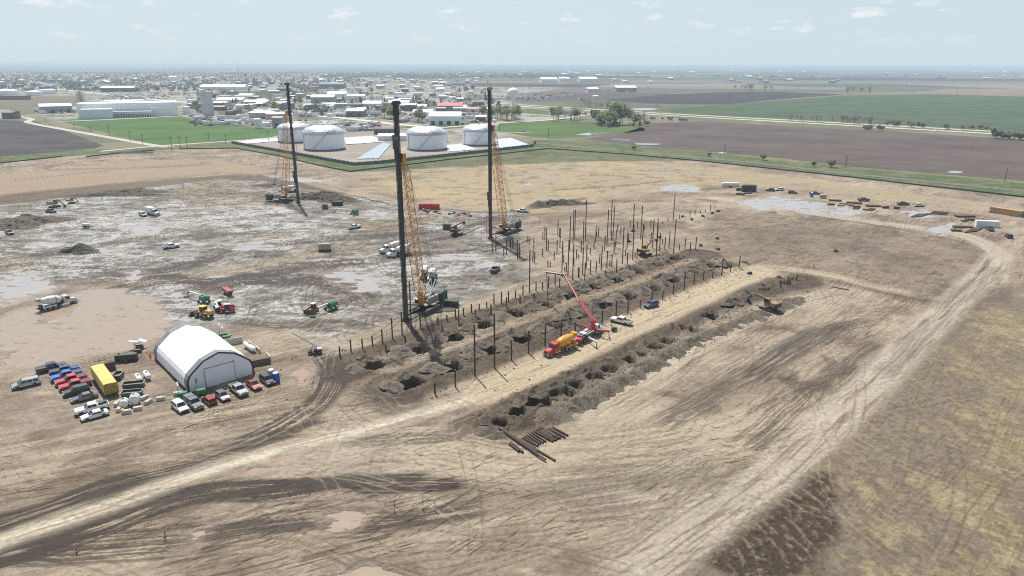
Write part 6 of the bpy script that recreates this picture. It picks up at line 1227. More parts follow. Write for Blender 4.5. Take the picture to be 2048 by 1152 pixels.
# ---- tank basin
sheet('basin_floor', [(466, 285), (709, 329), (1064, 291), (1000, 272), (880, 266), (760, 262), (640, 268), (560, 276)], field_mat('basin_soil', (.33, .285, .23), (.46, .41, .35), R(45), 12, .3), .05)
LN = mat('white_liner', (.46, .48, .50), .5, 0, .22, .25, bump=.6)
def liner(pix, label, m=None, z=.25):
    p = W(pix); b = MB().use(m or LN); n = 14; c = [p[0], p[1], p[2], p[3]]; q = random.Random(len(label)); rs = []
    for i in range(n+1):
        a = c[0]+(c[1]-c[0])*i/n; d = c[3]+(c[2]-c[3])*i/n; rs.append([(*(a+(d-a)*j/8), z+q.uniform(0, .35)) for j in range(9)])
    b.rings(rs, False, False); o = b.build('liner_sheet', None, fix=False); tag(o, label, 'liner', None)
liner([(470, 284), (560, 276), (575, 281), (485, 289)], 'crumpled white liner at the left corner of the tank basin'); liner([(893, 291), (925, 288), (955, 300), (895, 304)], 'crumpled white liner between the two right storage tanks'); liner([(985, 280), (1020, 276), (1062, 291), (995, 297)], 'crumpled white liner at the right corner of the tank basin'); liner([(688, 276), (745, 272), (770, 284), (692, 290)], 'crumpled white liner behind the middle of the basin')
liner([(713, 319), (766, 286), (782, 289), (757, 318)], 'smooth blue grey liner ramp between the middle tanks', mat('ramp_liner', (.36, .42, .47), .35, 0, .08, .1), .3)
TW = mat('tank_white', (.84, .86, .88), .4, 0, .035, .08); TD = mat('tank_dome', (.62, .63, .64), .38, .25, .3, .12)
def tank(px, rpx, by, rim, apex, label):
    c = at(px, by); r = (at(px+rpx, by)-c).length; zt = ztop(c, rim); za = ztop(c, apex); t = thing('storage_tank', label, 'storage tank', (c.x, c.y, 0), 0, 'white domed storage tanks')
    b = MB().use(TW); b.smooth = True; N = 56; b.rings([[(r*math.cos(2*PI*i/N), r*math.sin(2*PI*i/N), z) for i in range(N)] for z in (0, zt)], False); obj('shell', b.mesh('shell', fix=False), t)
    b = MB().use(TD); b.smooth = False; rs = []; hd_ = za-zt
    for k in range(9): a = PI/2*k/8.15; rr_ = r*1.012*math.cos(a*.95)**.8; rs.append([(rr_*math.cos(2*PI*(i+.5*(k % 2))/28), rr_*math.sin(2*PI*(i+.5*(k % 2))/28), zt+.05+hd_*math.sin(a)) for i in range(28)])
    b.rings(rs, True); d = obj('dome', b.mesh('dome', fix=False), t)
    b = MB().use(GSTEEL); b.tube((0, 0, za-.3), (0, 0, za+.9), .8, None, 10); b.box((-r*.72, -r*.5, zt+hd_*.35), (1.6, 1.6, 1.6)); obj('vent', b.mesh('vent'), d)
    b = MB().use(mat('tank_rim', (.42, .44, .46), .5)); b.rings([[(q*r*math.cos(2*PI*i/N), q*r*math.sin(2*PI*i/N), z) for i in range(N)] for q, z in ((1.004, zt-.5), (1.016, zt-.5), (1.016, zt+.1), (1.004, zt+.1))], False); obj('rim', b.mesh('rim', fix=False), t)
    b = MB().use(mat('tank_base', (.10, .11, .12), .7)); b.rings([[(q*r*math.cos(2*PI*i/N), q*r*math.sin(2*PI*i/N), z) for i in range(N)] for q, z in ((1.003, 1.0), (1.02, .9), (1.04, 0))], False); obj('base_ring', b.mesh('base_ring', fix=False), t)
    b = MB().use(mat('tank_pipe', (.35, .37, .38), .5)); a0 = R(215)
    b.tube((r*1.02*math.cos(a0), r*1.02*math.sin(a0), 0), (r*1.02*math.cos(a0), r*1.02*math.sin(a0), zt), .22, None, 6)
    for i in range(14): a = R(250+i*3.2); b.box((r*1.03*math.cos(a), r*1.03*math.sin(a), .8+(zt-1)*i/13), (1.4, .7, .12), rz=a+PI/2)
    obj('pipe', b.mesh('pipe'), t)
tank(589, 31.5, 283, 256, 245.5, 'white domed storage tank half hidden behind the farthest rig'); tank(649, 40, 297.5, 265.5, 250.5, 'large white domed storage tank, second from the left'); tank(854, 39.5, 297.5, 266.5, 252.5, 'large white domed storage tank right of the tallest leads'); tank(958, 32.5, 288.5, 260.5, 248.5, 'white domed storage tank just left of the rig by the pile field')
# ---- water tower, silo, masts
def water_tower():
    c = at(1026, 236); c.z = 0; s = proj((c.x, c.y, 40))[2]/FPX; r = 12*s; zc = ztop(c, 186); t = thing('water_tower', 'white water tower with a rounded bowl on one slim stem', 'water tower', c); W_ = mat('tower_white', (.88, .87, .82), .5, 0, .03, .1)
    b = MB().use(W_); b.smooth = True; N = 28; pr = [(2.0*.5, -1.25), (1.6, -1.12), (2.6, -.95)]; rs = []
    for k in range(13): a = -PI/2*.80+(PI*.9)*k/12; a = min(a, PI/2-.02); rs.append([(r*math.cos(a)*math.cos(2*PI*i/N), r*math.cos(a)*math.sin(2*PI*i/N), zc+r*.86*math.sin(a)) for i in range(N)])
    b.rings(rs, True); obj('bowl', b.mesh('bowl'), t)
    b = MB().use(W_); b.smooth = True; b.rings([[(q*math.cos(2*PI*i/N), q*math.sin(2*PI*i/N), z) for i in range(N)] for q, z in ((3.2, 0), (2.1, 5), (1.7, 10), (1.7, zc-r*1.15), (2.6, zc-r*.9), (r*.45, zc-r*.7))], False); obj('stem', b.mesh('stem'), t)
water_tower()
def silo():
    c = at(417, 230); r = (at(428, 230)-c).length; z = ztop(c, 184); t = thing('concrete_silo', 'tall round grey concrete silo beside the long white factory', 'silo', c); G = mat('silo_grey', (.56, .57, .58), .85, 0, .12, .1)
    b = MB().use(G); b.smooth = True; N = 30; b.rings([[(r*math.cos(2*PI*i/N), r*math.sin(2*PI*i/N), q) for i in range(N)] for q in (0, z)], False); obj('shell', b.mesh('shell', fix=False), t)
    b = MB().use(mat('silo_top', (.5, .5, .5), .8)); b.tube((0, 0, z-.2), (0, 0, z+.5), r*1.02, None, 30); b.box((-r*.3, 0, z+1.5), (r*.8, r*.7, 2.2)); obj('cap', b.mesh('cap'), t)
    b = MB().use(GSTEEL)
    for x in (-1.6, 1.6):
        for y in (-1.6, 1.6): b.tube((-r*1.35+x, y, 0), (-r*1.35+x, y, z*.97), .3, None, 4)
    for i in range(12):
        zz = z*i/12.5
        for y in (-1.6, 1.6): b.tube((-r*1.35-1.6, y, zz), (-r*1.35+1.6, y, zz+z/12.5), .2, None, 4)
        for x in (-1.6, 1.6): b.tube((-r*1.35+x, -1.6, zz), (-r*1.35+x, 1.6, zz+z/12.5), .2, None, 4)
    obj('elevator', b.mesh('elevator'), t)
silo()
def mast(px, by, ty, label, w=1.0, head=True):
    c = at(px, by); h = ztop(c, ty); t = thing('radio_mast', label, 'mast', c); b = MB().use(DSTEEL); b.tube((0, 0, 0), (0, 0, h), w, w*.5, 6); obj('pole', b.mesh('pole'), t)
    if head: b = MB().use(DSTEEL); b.tube((0, 0, h*.9), (0, 0, h), w*2.4, w*2.0, 8); obj('antenna', b.mesh('antenna'), t)
mast(493, 178, 148, 'tall dark mast with a thick head beyond the town'); mast(478, 152, 132, 'very distant thin mast rising over the left horizon', 2.2, False); mast(731, 152, 137, 'distant thin mast near the horizon right of the farthest rig', 2.0, False)
# ---- utility poles
def upole(px, by, ty, label, group, arm=True):
    c = at(px, by); h = ztop(c, ty); t = thing('utility_pole', label, 'utility pole', c, R(30), group); b = MB().use(mat('pole_wood', (.13, .10, .08), .9)); b.tube((0, 0, 0), (0, 0, h), .26, .18, 6); obj('post', b.mesh('post'), t)
    if arm: b = MB().use(MAT['pole_wood']); b.box((0, 0, h*.93), (2.6, .22, .24)); b.box((0, 0, h*.84), (2.0, .22, .24)); obj('crossarm', b.mesh('crossarm'), t)
for x, by, ty in ((344, 299, 273), (361, 296, 272), (375, 295, 273)): upole(x, by, ty, 'tall pole of the close trio at the left road bend', 'three tall poles at the road bend')
for x, by, ty in ((149, 257, 248), (182, 265, 252), (219, 271, 250), (261, 281, 262), (286, 288, 268), (92, 246, 236), (537, 282, 262), (452, 287, 269), (418, 280, 265)): upole(x, by, ty, 'thin utility pole along the left gravel road', 'utility poles along the gravel road')
for x, by, ty in ((1097, 276, 255), (1449, 309, 288), (1691, 334, 311), (2009, 363, 337), (1314, 226, 208), (1914, 190, 176), (999, 263, 248)): upole(x, by, ty, 'lone utility pole in the country along the railway', 'utility poles along the railway')
def billboard():
    c = at(1190, 245); h0 = ztop(c, 228); h1 = ztop(c, 222); t = thing('billboard', 'dark back of a billboard left of the willow thicket', 'billboard', c, R(-20)); b = MB().use(mat('board_dark', (.10, .10, .11), .7)); b.box((0, 0, (h0+h1)/2), (12, .6, max(3, h1-h0+2))); obj('panel', b.mesh('panel'), t); b = MB().use(DSTEEL)
    for x in (-4, 0, 4): b.tube((x, .3, 0), (x, .3, h1), .25, None, 6)
    obj('post', b.mesh('post'), t)
billboard()
# ---- buildings
BC = {'white': (.84, .86, .88), 'pale': (.66, .67, .67), 'grey': (.34, .35, .37), 'dark': (.12, .13, .15), 'tan': (.44, .38, .30), 'brown': (.20, .14, .11), 'red': (.52, .11, .12), 'pink': (.50, .22, .22), 'blue': (.10, .13, .19), 'brick': (.24, .12, .09)}
def bmat(c): return mat('building_'+c, BC[c], .65, 0, .05, .08)
DOORM = mat('door_dark', (.05, .055, .06), .6)
def bld(x0, x1, by, h, depth, wall, roof, label, gable=True, rz=None, group=None, cat='building', doors=0, name='building', by2=None):
    a, c = at(x0, by), at(x1, by2 if by2 else by); w = (c-a).length; ang = math.atan2((c-a).y, (c-a).x) if rz is None else rz
    m_ = (a+c)/2; t = thing(name, label, cat, (m_.x, m_.y, 0), ang, group); b = MB().use(bmat(wall)); b.box((0, depth/2, h/2), (w, depth, h)); wl = obj('wall', b.mesh('wall'), t)
    b = MB().use(bmat(roof)); e = .5
    if gable: rh = min(depth, w)*.13; b.add([(-w/2-e, -e, h), (w/2+e, -e, h), (w/2+e, depth+e, h), (-w/2-e, depth+e, h), (-w/2-e, depth/2, h+rh), (w/2+e, depth/2, h+rh), (-w/2-e, -e, h+.25), (w/2+e, -e, h+.25), (w/2+e, depth+e, h+.25), (-w/2-e, depth+e, h+.25)], [(0, 3, 2, 1), (0, 1, 7, 6), (2, 3, 9, 8), (6, 7, 5, 4), (8, 9, 4, 5), (0, 6, 4, 9, 3), (1, 2, 8, 5, 7)])
    else: b.box((0, depth/2, h+.2), (w+.6, depth+.6, .5))
    obj('roof', b.mesh('roof'), t)
    for i in range(doors):
        b = MB().use(DOORM); x = -w/2+w*(i+.5)/doors; b.box((x, -.06, min(h*.36, 2.2)), (min(4.5, w/doors*.5), .14, min(h*.72, 4.4))); obj('door', b.mesh('door'), t)
    return t
# the long white factory
HF = ztop(at(158, 236), 208.5); HR = ztop(at(213, 226), 202.5)
t = bld(158, 357, 236, HF, 46, 'white', 'white', 'long white factory building beyond the green field', False, by2=231, name='factory')
L_ = t
def annex(x0, x1, by, h, depth, wall, roof, label, gable=False, by2=None, **k): return bld(x0, x1, by, h, depth, wall, roof, label, gable, by2=by2, **k)
annex(162, 223, 238, 11, 14, 'white', 'white', 'low white annex at the left front of the long factory', by2=237); annex(226, 304, 235.5, 7, 9, 'pale', 'pale', 'low pale gallery with many bays along the factory front', by2=234, doors=16); annex(305, 355, 233, 11, 12, 'white', 'white', 'white annex at the right front of the long factory', by2=231.5); annex(82, 146, 227, 9, 26, 'grey', 'white', 'long grey shed with a white roof left of the factory', True, by2=225, doors=4)
annex(213, 291, 226, HR, 26, 'white', 'white', 'raised white roof block behind the long factory front', by2=224)
c = at(166, 226); t = thing('roof_tower', 'open steel stack tower rising behind the left end of the factory', 'tower', c); hh = ztop(c, 182); b = MB().use(GSTEEL)
for x in (-4, 4):
    for y in (-4, 4): b.tube((x, y, 0), (x*.6, y*.6, hh), .5, None, 4)
for i in range(8):
    z = hh*(.45+.55*i/8); k = 4-1.6*z/hh; b.box((0, 0, z), (2*k+1, 2*k+1, .5))
obj('frame', b.mesh('frame'), t); b = MB().use(bmat('pale')); b.tube((0, 0, hh*.4), (0, 0, hh*.98), 2.4, 1.9, 12); obj('stack', b.mesh('stack'), t)
def ftank(px, rpx, by, ty, label, c='white'):
    q = at(px, by); r = (at(px+rpx, by)-q).length; z = ztop(q, ty); t = thing('round_tank', label, 'storage tank', q, 0, 'round tanks beyond the site'); b = MB().use(bmat(c)); b.smooth = True; b.rings([[(r*math.cos(2*PI*i/32), r*math.sin(2*PI*i/32), k) for i in range(32)] for k in (0, z)], False); obj('shell', b.mesh('shell', fix=False), t); b = MB().use(bmat('pale')); b.lathe([(0, r*1.01), (.5, r*.75), (1, .5)], (0, 0, z), (0, 0, z+r*.16), 32); obj('roof', b.mesh('roof'), t)
ftank(12, 24, 190, 181, 'pale round tank at the far left edge'); ftank(68, 15, 191, 183, 'pale round tank, middle of the far left group'); ftank(97, 15, 188, 180, 'pale round tank, right of the far left group'); ftank(374, 7, 228, 213, 'small white tank between factory and silo'); ftank(525, 26, 236, 224, 'wide tan tank behind the farthest rig, left of its twin', 'tan'); ftank(552, 20, 240, 227, 'wide tan tank behind the farthest rig, right of its twin', 'tan'); ftank(893, 3.2, 284, 262, 'slim white tank right of the third storage tank')
TB = [(433, 485, 209, 7, 30, 'pale', 'white', 'long white roofed shed right of the silo', 3), (477, 503, 200, 8, 25, 'white', 'white', 'small white shed behind the long shed right of the silo', 0), (487, 534, 212, 6, 25, 'tan', 'white', 'low white roofed shed left of the grey house', 3), (546, 572, 219, 9, 26, 'grey', 'grey', 'grey gabled hall left of the farthest leads', 1), (622, 668, 207, 10, 32, 'grey', 'pale', 'pale roofed hall right of the farthest leads', 2), (655, 692, 200, 11, 32, 'white', 'white', 'white gabled hall behind the pale roofed one', 0), (692, 729, 200, 7, 26, 'white', 'white', 'white roofed hall right of the gabled one', 0), (641, 670, 216, 5, 20, 'grey', 'white', 'low white roof in the middle of the industrial yards', 1), (607, 634, 219, 5, 22, 'grey', 'white', 'small white roof behind the leftmost storage tank', 1), (692, 727, 234, 7, 26, 'brown', 'pale', 'brown walled building with a pale roof behind the second tank', 2),
 (725, 762, 217, 7, 30, 'pale', 'white', 'white roofed hall left of the tallest leads', 2), (639, 688, 178, 12, 40, 'dark', 'dark', 'long dark building far in the town', 0), (400, 490, 180, 8, 40, 'white', 'white', 'very long white roof far behind the silo', 0), (509, 520, 257, 9, 9, 'white', 'white', 'small white block at the edge of the green field', 0), (522, 538, 254, 4, 8, 'pale', 'pale', 'low pale shed beside the small white block', 0), (545, 564, 256, 10, 16, 'grey', 'grey', 'grey hall behind the leftmost storage tank', 1), (875, 924, 222, 7, 30, 'grey', 'red', 'hall with a bright red roof', 2), (935, 957, 227, 6, 26, 'pale', 'pink', 'smaller hall with a faded red roof', 1), (826, 865, 233, 5, 24, 'pale', 'white', 'white roofed shed left of the faded red roof', 2), (858, 922, 250, 9, 34, 'white', 'pale', 'wide white warehouse behind the right storage tanks', 4), (779, 826, 205, 9, 30, 'dark', 'blue', 'dark blue roofed hall right of the tallest leads', 0), (777, 818, 213, 6, 24, 'pale', 'white', 'white roofed shed in front of the dark blue roof', 1),
 (800, 824, 221, 7, 24, 'dark', 'pale', 'dark walled shed with a pale roof', 1), (748, 792, 269, 5, 12, 'brown', 'brown', 'low brown block building behind the tank basin', 5), (756, 812, 282, 4, 14, 'pale', 'white', 'low white building behind the tank basin', 0), (951, 972, 243, 5, 14, 'brown', 'pale', 'small brown house near the highway', 1), (201, 267, 184, 9, 34, 'dark', 'white', 'long white roof behind the factory', 0), (338, 352, 166, 20, 50, 'white', 'white', 'white dome roofed hall far in the trees', 0), (0, 50, 200, 7, 20, 'brick', 'brown', 'long brown building at the far left', 0), (5, 27, 238, 7, 15, 'brown', 'dark', 'dark farmhouse at the left end of the gravel road', 0), (1083, 1115, 165, 12, 60, 'white', 'white', 'long white shed far off right of the water tower', 0), (1120, 1140, 163, 12, 60, 'white', 'white', 'white shed far off, second right of the water tower', 0), (1160, 1195, 164, 12, 60, 'white', 'white', 'white shed far off, third right of the water tower', 0), (1232, 1273, 184, 10, 40, 'grey', 'pale', 'grey hall with a pale roof across the fields', 0), (1176, 1197, 185, 8, 36, 'pale', 'white', 'white hall across the fields, left of the grey one', 0), (1187, 1196, 196, 4, 12, 'white', 'white', 'tiny white building in the far meadow', 0)]
for x0, x1, by, h, dp, w, r, lab, dr in TB: bld(x0, x1, by, h*1.05, dp, w, r, lab, r not in ('brown',), doors=dr)
q = random.Random(21)
def regname(x): return 'left of the silo' if x < 400 else ('between the silo and the farthest leads' if x < 585 else ('between the two left rigs' if x < 790 else ('between the tallest leads and the water tower' if x < 1030 else 'right of the water tower')))
placed = []
for i in range(250):
    for _ in range(30):
        x = q.uniform(-60, 980); y = q.uniform(150, 240) if q.random() < .7 else q.uniform(146, 175)
        if x < 380 and y > 184: continue
        if x > 700 and y > 228: continue
        if y > 236-abs(x-600)*.02: continue
        sz = 5+(y-140)*.27*q.uniform(.5, 1.15)
        if all(abs(x-a)*.6 > s*.5 or abs(y-b_) > 2.6 for a, b_, s in placed): break
    placed.append((x, y, sz)); wpx = sz*q.uniform(.45, 1.1); roof = q.choice(['white', 'white', 'white', 'pale', 'pale', 'grey', 'dark', 'brown', 'tan']); wl_ = q.choice(['pale', 'grey', 'tan', 'brown', 'dark', 'white']); h = q.uniform(4.5, 8.5)
    bld(x-wpx/2, x+wpx/2, y, h, q.uniform(12, 36), wl_, roof, f'small {roof} roofed town building {regname(x)}', q.random() < .7, group=f'distant {roof} roofed buildings {regname(x)}')
for i in range(70):
    x = q.uniform(900, 2150); y = q.uniform(142, 167) if x > 1150 else q.uniform(140, 158); wpx = q.uniform(3, 11); roof = q.choice(['white', 'white', 'pale', 'grey'])
    bld(x-wpx/2, x+wpx/2, y, q.uniform(6, 10), q.uniform(20, 50), q.choice(['pale', 'grey', 'dark']), roof, f'tiny {roof} roof on the far plain {regname(x)}', True, group=f'tiny {roof} roofs towards the horizon')
# ---- trees
LEAF = {'bare': mat('twigs_grey', (.33, .30, .25), .9, 0, .3, .3), 'green': mat('spring_leaves', (.28, .33, .16), .9, 0, .35, .3), 'bush': mat('scrub_leaves', (.27, .255, .18), .9, 0, .35, .3), 'dark': mat('conifer_green', (.06, .085, .05), .9, 0, .3, .3)}
for _k in LEAF.values():                            # thin leaves let the sun through
    _n = _k.node_tree; _p = _n.nodes['Principled BSDF']; _o = _n.nodes['Material Output']; _t = _n.nodes.new('ShaderNodeBsdfTranslucent'); _m = _n.nodes.new('ShaderNodeMixShader'); _m.inputs[0].default_value = .45
    _s = _p.inputs['Base Color'].links[0].from_socket; _n.links.new(_s, _t.inputs['Color']); _n.links.new(_p.outputs[0], _m.inputs[1]); _n.links.new(_t.outputs[0], _m.inputs[2]); _n.links.new(_m.outputs[0], _o.inputs['Surface'])
BARK = mat('bark', (.16, .14, .115), .95, 0, .25, .6)
def tree_meshes(kind, seed):
    q = random.Random(seed); H = {'bare': 13, 'green': 12, 'bush': 4.5, 'dark': 9}[kind]; b = MB().use(BARK); tips = []
    th = H*(.38 if kind != 'bush' else .12); b.tube((0, 0, -.2), (0, 0, th), H*.022, H*.016, 6, False)
    for i in range(9 if kind != 'dark' else 3):
        a = q.uniform(0, 6.3); z0 = th*q.uniform(.6, 1); L = H*q.uniform(.3, .58); el = q.uniform(.7, 1.35); p = Vector((0, 0, z0)); e = p+Vector((math.cos(a)*math.cos(el), math.sin(a)*math.cos(el), math.sin(el)))*L; b.tube(p, e, H*.008, H*.004, 4, False); tips.append(e)
        for k in range(4): a2 = q.uniform(0, 6.3); s = p+(e-p)*q.uniform(.35, .95); f = s+Vector((math.cos(a2)*.7, math.sin(a2)*.7, q.uniform(.2, 1)))*H*q.uniform(.08, .2); b.tube(s, f, H*.005, H*.002, 3, False); tips.append(f)
    tr = b.mesh('trunk', fix=False); b = MB().use(LEAF[kind]); n = {'bare': 340, 'green': 600, 'bush': 420, 'dark': 420}[kind]; lf_ = {'bare': .24, 'green': .40, 'bush': .22, 'dark': .4}[kind]
    for i in range(n):
        if kind == 'dark': z = q.uniform(.08, 1); rr_ = (1-z)*H*.26*q.uniform(.6, 1); a = q.uniform(0, 6.3); c = Vector((rr_*math.cos(a), rr_*math.sin(a), z*H))
        else: c = q.choice(tips)+Vector((q.gauss(0, 1), q.gauss(0, 1), q.gauss(0, .8)))*H*.062
        if c.z < .1: c.z = .1+q.random()*.4
        u = Vector((q.gauss(0, 1), q.gauss(0, 1), q.gauss(0, 1))).normalized(); v = u.orthogonal().normalized(); u2 = u.cross(v); s = lf_*q.uniform(.6, 1.5); s2 = s*(.35 if kind == 'bare' else .8); b.quad(c-v*s-u2*s2, c+v*s-u2*s2, c+v*s+u2*s2, c-v*s+u2*s2)
    return tr, b.mesh('crown', fix=False)
TM = {k: [tree_meshes(k, 10*i+len(k)) for i in range(4)] for k in LEAF}
def tree(px, py, kind, sc, label, group, name=None):
    tr, cw = q.choice(TM[kind]); p = at(px, py); t = thing(name or {'bare': 'bare_tree', 'green': 'leafing_tree', 'bush': 'shrub', 'dark': 'conifer'}[kind], label, 'shrub' if kind == 'bush' else 'tree', p, q.uniform(0, 6.3), group); s = sc*q.uniform(.8, 1.2); t.scale = (s*q.uniform(.9, 1.15), s, s*q.uniform(.9, 1.1)); obj('trunk', tr, t); obj('crown', cw, t); return t
for i in range(13): tree(970+i*5.2+q.uniform(-2, 2), 241+q.uniform(-3, 2), 'bare' if i % 3 else 'green', 1.35, 'bare tree in the row under the water tower', 'row of trees under the water tower')
for i in range(11): tree(1100+q.uniform(0, 64), 241+q.uniform(-3, 3), 'green' if i % 3 == 0 else 'bare', 1.3, 'tree of the small grove right of the water tower', 'grove right of the water tower')
for i in range(26): x = 1192+q.uniform(0, 105); tree(x, 250+q.uniform(-5, 3)+(x-1192)*.02, 'green' if i % 4 else 'bare', 1.15+.75*math.exp(-((x-1242)/22)**2), 'pale green tree of the thicket beside the brown field', 'thicket beside the brown field')
for i in range(14): tree(1195+q.uniform(0, 100), 252+q.uniform(-2, 3), 'bush', 1.4, 'low shrub at the foot of the thicket by the brown field', 'shrubs at the foot of the thicket')
for x, y, s, lab in ((1268, 300, 1.25, 'lone grey shrub at the left end of the railway verge'), (1418, 313, 1.2, 'lone dark shrub on the railway verge beside a puddle'), (1526, 320, 1.3, 'dark shrub on the railway verge, left of the pair'), (1627, 333, 1.4, 'dark shrub of the pair on the railway verge, left one'), (1663, 335, 1.4, 'dark shrub of the pair on the railway verge, right one'), (1245, 303, .5, 'small scrub near the silt fence corner'), (1070, 290, .9, 'thin scrub at the corner of the tank basin')): tree(x, y, 'bush', s, lab, None)
for x0, x1, y0, y1, n, k, s, lab in ((1578, 1642, 240, 243, 14, 'bare', .75, 'row of small trees above the highway, left batch'), (1650, 1748, 243, 249, 20, 'bare', .85, 'row of small trees above the highway, middle batch'), (1770, 1845, 250, 255, 12, 'bush', 1.7, 'row of low trees above the highway, right batch'), (1880, 2010, 257, 262, 6, 'bush', 1.8, 'scattered low trees above the highway at the right'), (1725, 1780, 259, 262, 9, 'bush', 1.4, 'shrubs between the highway and the brown field'), (1290, 1380, 238, 243, 14, 'bush', 1.1, 'shrub row below the highway by the thicket'), (1985, 2060, 276, 281, 9, 'bush', 2.3, 'dark trees at the right edge below the highway'), (1470, 1555, 181, 183, 12, 'bare', 1.6, 'tall bare trees behind the dark field'), (1680, 1742, 187, 188, 9, 'bare', 1.5, 'tall bare trees at the far edge of the green field'), (1165, 1225, 214, 218, 12, 'bare', 1.0, 'bare scrub trees above the highway'), (760, 805, 236, 240, 9, 'green', 1.2, 'trees around the yard left of the tallest leads'), (835, 850, 244, 247, 3, 'green', 1.2, 'trees beside the white warehouse'), (580, 640, 182, 192, 16, 'bare', 1.6, 'bare trees behind the farthest leads'), (430, 560, 190, 200, 24, 'bare', 1.1, 'bare trees behind the sheds right of the silo')):
    for i in range(n): f = q.random(); tree(x0+(x1-x0)*f, y0+(y1-y0)*f+q.uniform(-1, 1), k, s, lab.replace('row of ', 'tree of the row of '), lab)
for i in range(210):
    x = q.uniform(-60, 1000); y = q.uniform(150, 234)
    if (x < 390 and y > 176) or y > 232-abs(x-600)*.03: continue
    k = q.choice(['bare', 'bare', 'green', 'dark']); tree(x, y, k, q.uniform(.8, 1.4), f'small {k if k != "green" else "leafing"} tree among the buildings {regname(x)}', f'{k} trees among the buildings {regname(x)}')
# ---- what nobody could count: far woods and the speckle of parked vehicles
def wood(name, pts, size, m, label, n_leaf=9):
    b = MB(); ms = m
    for x, y, s in pts:
        p = at(x, y); H = size*s*q.uniform(.7, 1.3)
        for k in range(n_leaf):
            b.use(q.choice(ms)); c = p+Vector((q.gauss(0, .34)*H, q.gauss(0, .34)*H, H*q.uniform(.15, 1))); u = Vector((q.gauss(0, 1), -1.2+q.gauss(0, .6), q.gauss(0, .8)+.7)).normalized(); v = u.orthogonal().normalized(); u2 = u.cross(v); r = H*q.uniform(.12, .26); b.quad(c-v*r-u2*r*.8, c+v*r-u2*r*.8, c+v*r*.8+u2*r, c-v*r*.8+u2*r)
    o = b.build(name, None, fix=False); tag(o, label, None, None, 'stuff')
WM_ = [mat('wood_grey', (.20, .19, .165), .95), mat('wood_green', (.14, .165, .095), .95), mat('wood_dark', (.09, .105, .085), .95), mat('wood_olive', (.20, .205, .13), .95)]
P = []
for i in range(2600):
    x = q.uniform(-150, 1150); g = float(vn(x/40, 3.3, 2)); y = 146+q.random()**1.3*(26 if x < 720 else 10)*(.5+g)
    P.append((x, y, 1))
wood('far_woodland', P, 9, WM_, 'grey green woods and street trees of the distant town')
P = []
for i in range(900):
    y = 140+q.random()**1.2*16; x = q.uniform(-150, 2200)+0; y = round(y*1.2)/1.2+q.uniform(-.15, .15); P.append((x, y, 1.1))
wood('far_woodland.001', P, 9, WM_, 'scattered tree belts on the plain towards the horizon', 6)
P = []
for i in range(260): f = q.random(); P.append((q.uniform(-50, 390), q.uniform(170, 184), 1))
wood('far_woodland.002', P, 8, WM_, 'trees behind the long factory')
P = []
for i in range(1500):
    x = q.uniform(-60, 1010); y = q.uniform(158, 238)
    if (x < 395 and y > 182) or y > 234-abs(x-600)*.03 or vn(x/16, y/5, 5) < .55: continue
    P.append((x, y, q.uniform(.6, 1.1)))
wood('far_woodland.003', P, 7.5, WM_, 'street trees and scrub between the buildings of the town', 8)
VM = [mat('vehicle_speck_%d' % i, c, .5) for i, c in enumerate(((.7, .7, .7), (.75, .75, .75), (.05, .055, .06), (.03, .03, .035), (.25, .26, .28), (.3, .05, .04), (.06, .1, .22)))]
b = MB()
LOTS = [(432, 545, 206, 214, 90), (590, 760, 218, 234, 420), (560, 620, 240, 262, 60), (640, 760, 246, 262, 260), (620, 760, 176, 190, 300), (700, 830, 158, 168, 160), (380, 545, 232, 252, 170), (800, 1000, 228, 246, 240), (930, 1170, 190, 201, 420), (850, 960, 205, 214, 120), (1110, 1175, 226, 230, 40), (1190, 1260, 181, 185, 60), (200, 420, 186, 200, 160), (60, 150, 220, 228, 40), (640, 900, 196, 206, 200)]
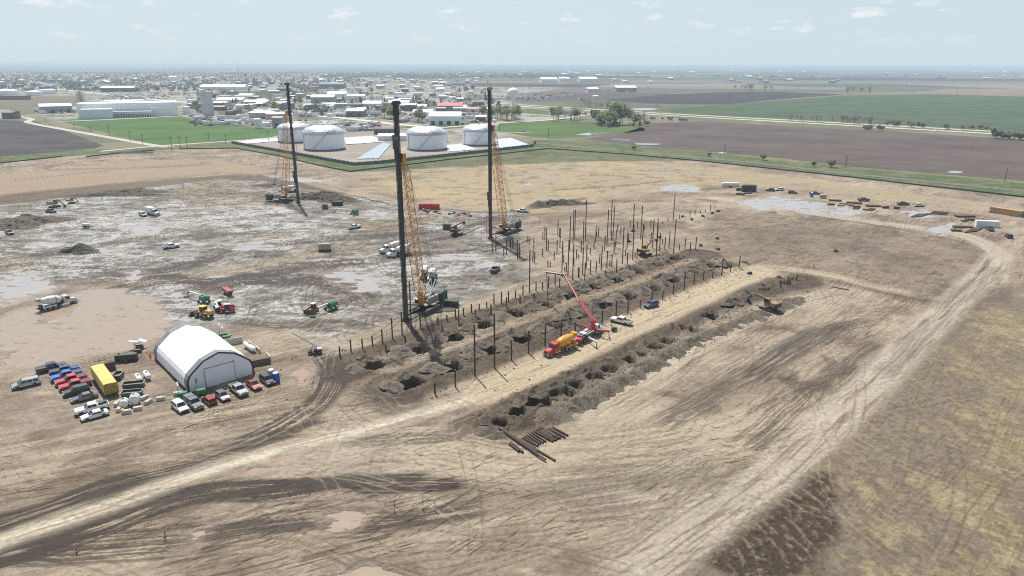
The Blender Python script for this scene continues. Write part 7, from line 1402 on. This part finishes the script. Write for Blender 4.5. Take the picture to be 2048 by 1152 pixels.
for x0, x1, y0, y1, n in LOTS:
    for i in range(n):
        x = q.uniform(x0, x1); y = q.uniform(y0, y1)
        if vn(x/14, y/4, 3) < .42: continue
        p = at(x, y); a = q.choice([R(-10), R(80)])+q.gauss(0, .08); big = q.random() < .16; d = (q.uniform(8, 15), 2.6, 3.6) if big else (4.7, 1.9, 1.1); b.use(VM[q.choice([0, 1, 0])] if big else q.choice(VM)); b.box((p.x, p.y, .35+d[2]/2), d, rz=a, top=(.98, .95))
        if not big: b.box((p.x, p.y, .3+1.1+.3), (2.6, 1.7, .6), rz=a, top=(.7, .85))
o = b.build('distant_parked_vehicles', None, fix=False); tag(o, 'countless vehicles and trailers parked in the yards of the town', None, None, 'stuff')
b = MB().use(mat('gravel_pile', (.30, .28, .26), .95, 0, .2, .1))
for x, y, rpx, h, lab in ((903, 194, 16, 9, 'pale conical gravel heap left of the water tower'), (885, 196, 14, 6, 'darker gravel heap left of the pale one'), (955, 199, 22, 8, 'broad gravel heap behind the orange capped leads'), (1125, 189, 14, 7, 'dark gravel heap right of the water tower')):
    p = at(x, y); r = (at(x+rpx, y)-p).length; o = obj('gravel_heap', heap_mesh(r, r*.8, h, int(x), MAT['gravel_pile'] if 'pale' in lab else mat('gravel_dark', (.17, .155, .15), .95, 0, .2, .1), 30, .05)); o.location = p; tag(o, lab, 'gravel heap')
def pond(P, label):
    q_ = cr(np.vstack([W(P), W(P)[:1]]), 6)[:-1]; b = MB().use(mat('pond_water', (.30, .36, .40), .06)); b.quad(*[(x, y, .2) for x, y in q_]); o = b.build('pond'); tag(o, label, None, None, 'structure')
for P, lab in (([(1150, 270), (1180, 265.5), (1222, 265), (1215, 268), (1180, 271)], 'pale pond in the green meadow'), ([(1253, 218), (1290, 216.5), (1320, 218), (1285, 220.5)], 'pale pond beyond the highway'), ([(1892, 345), (1905, 342.5), (1926, 344), (1915, 347)], 'small puddle in the brown field'), ([(1216, 278.5), (1240, 277), (1262, 281), (1235, 281.5)], 'thin puddle at the corner of the brown field'), ([(1430, 307), (1446, 304.5), (1452, 307.5)], 'thin puddle beside the lone dark shrub'), ([(1270, 287), (1320, 288), (1310, 290), (1275, 289.5)], 'thin puddle along the brown field edge')): pond(P, lab)
car('pickup', 'white', 1877, 260.5, -10, 'white pickup on the highway at the right', group='vehicles on the highway', full=False, z=.25); car('suv', 'white', 1048, 263, 0, 'white vehicle at the end of the meadow track', group=None, full=False, z=.2)
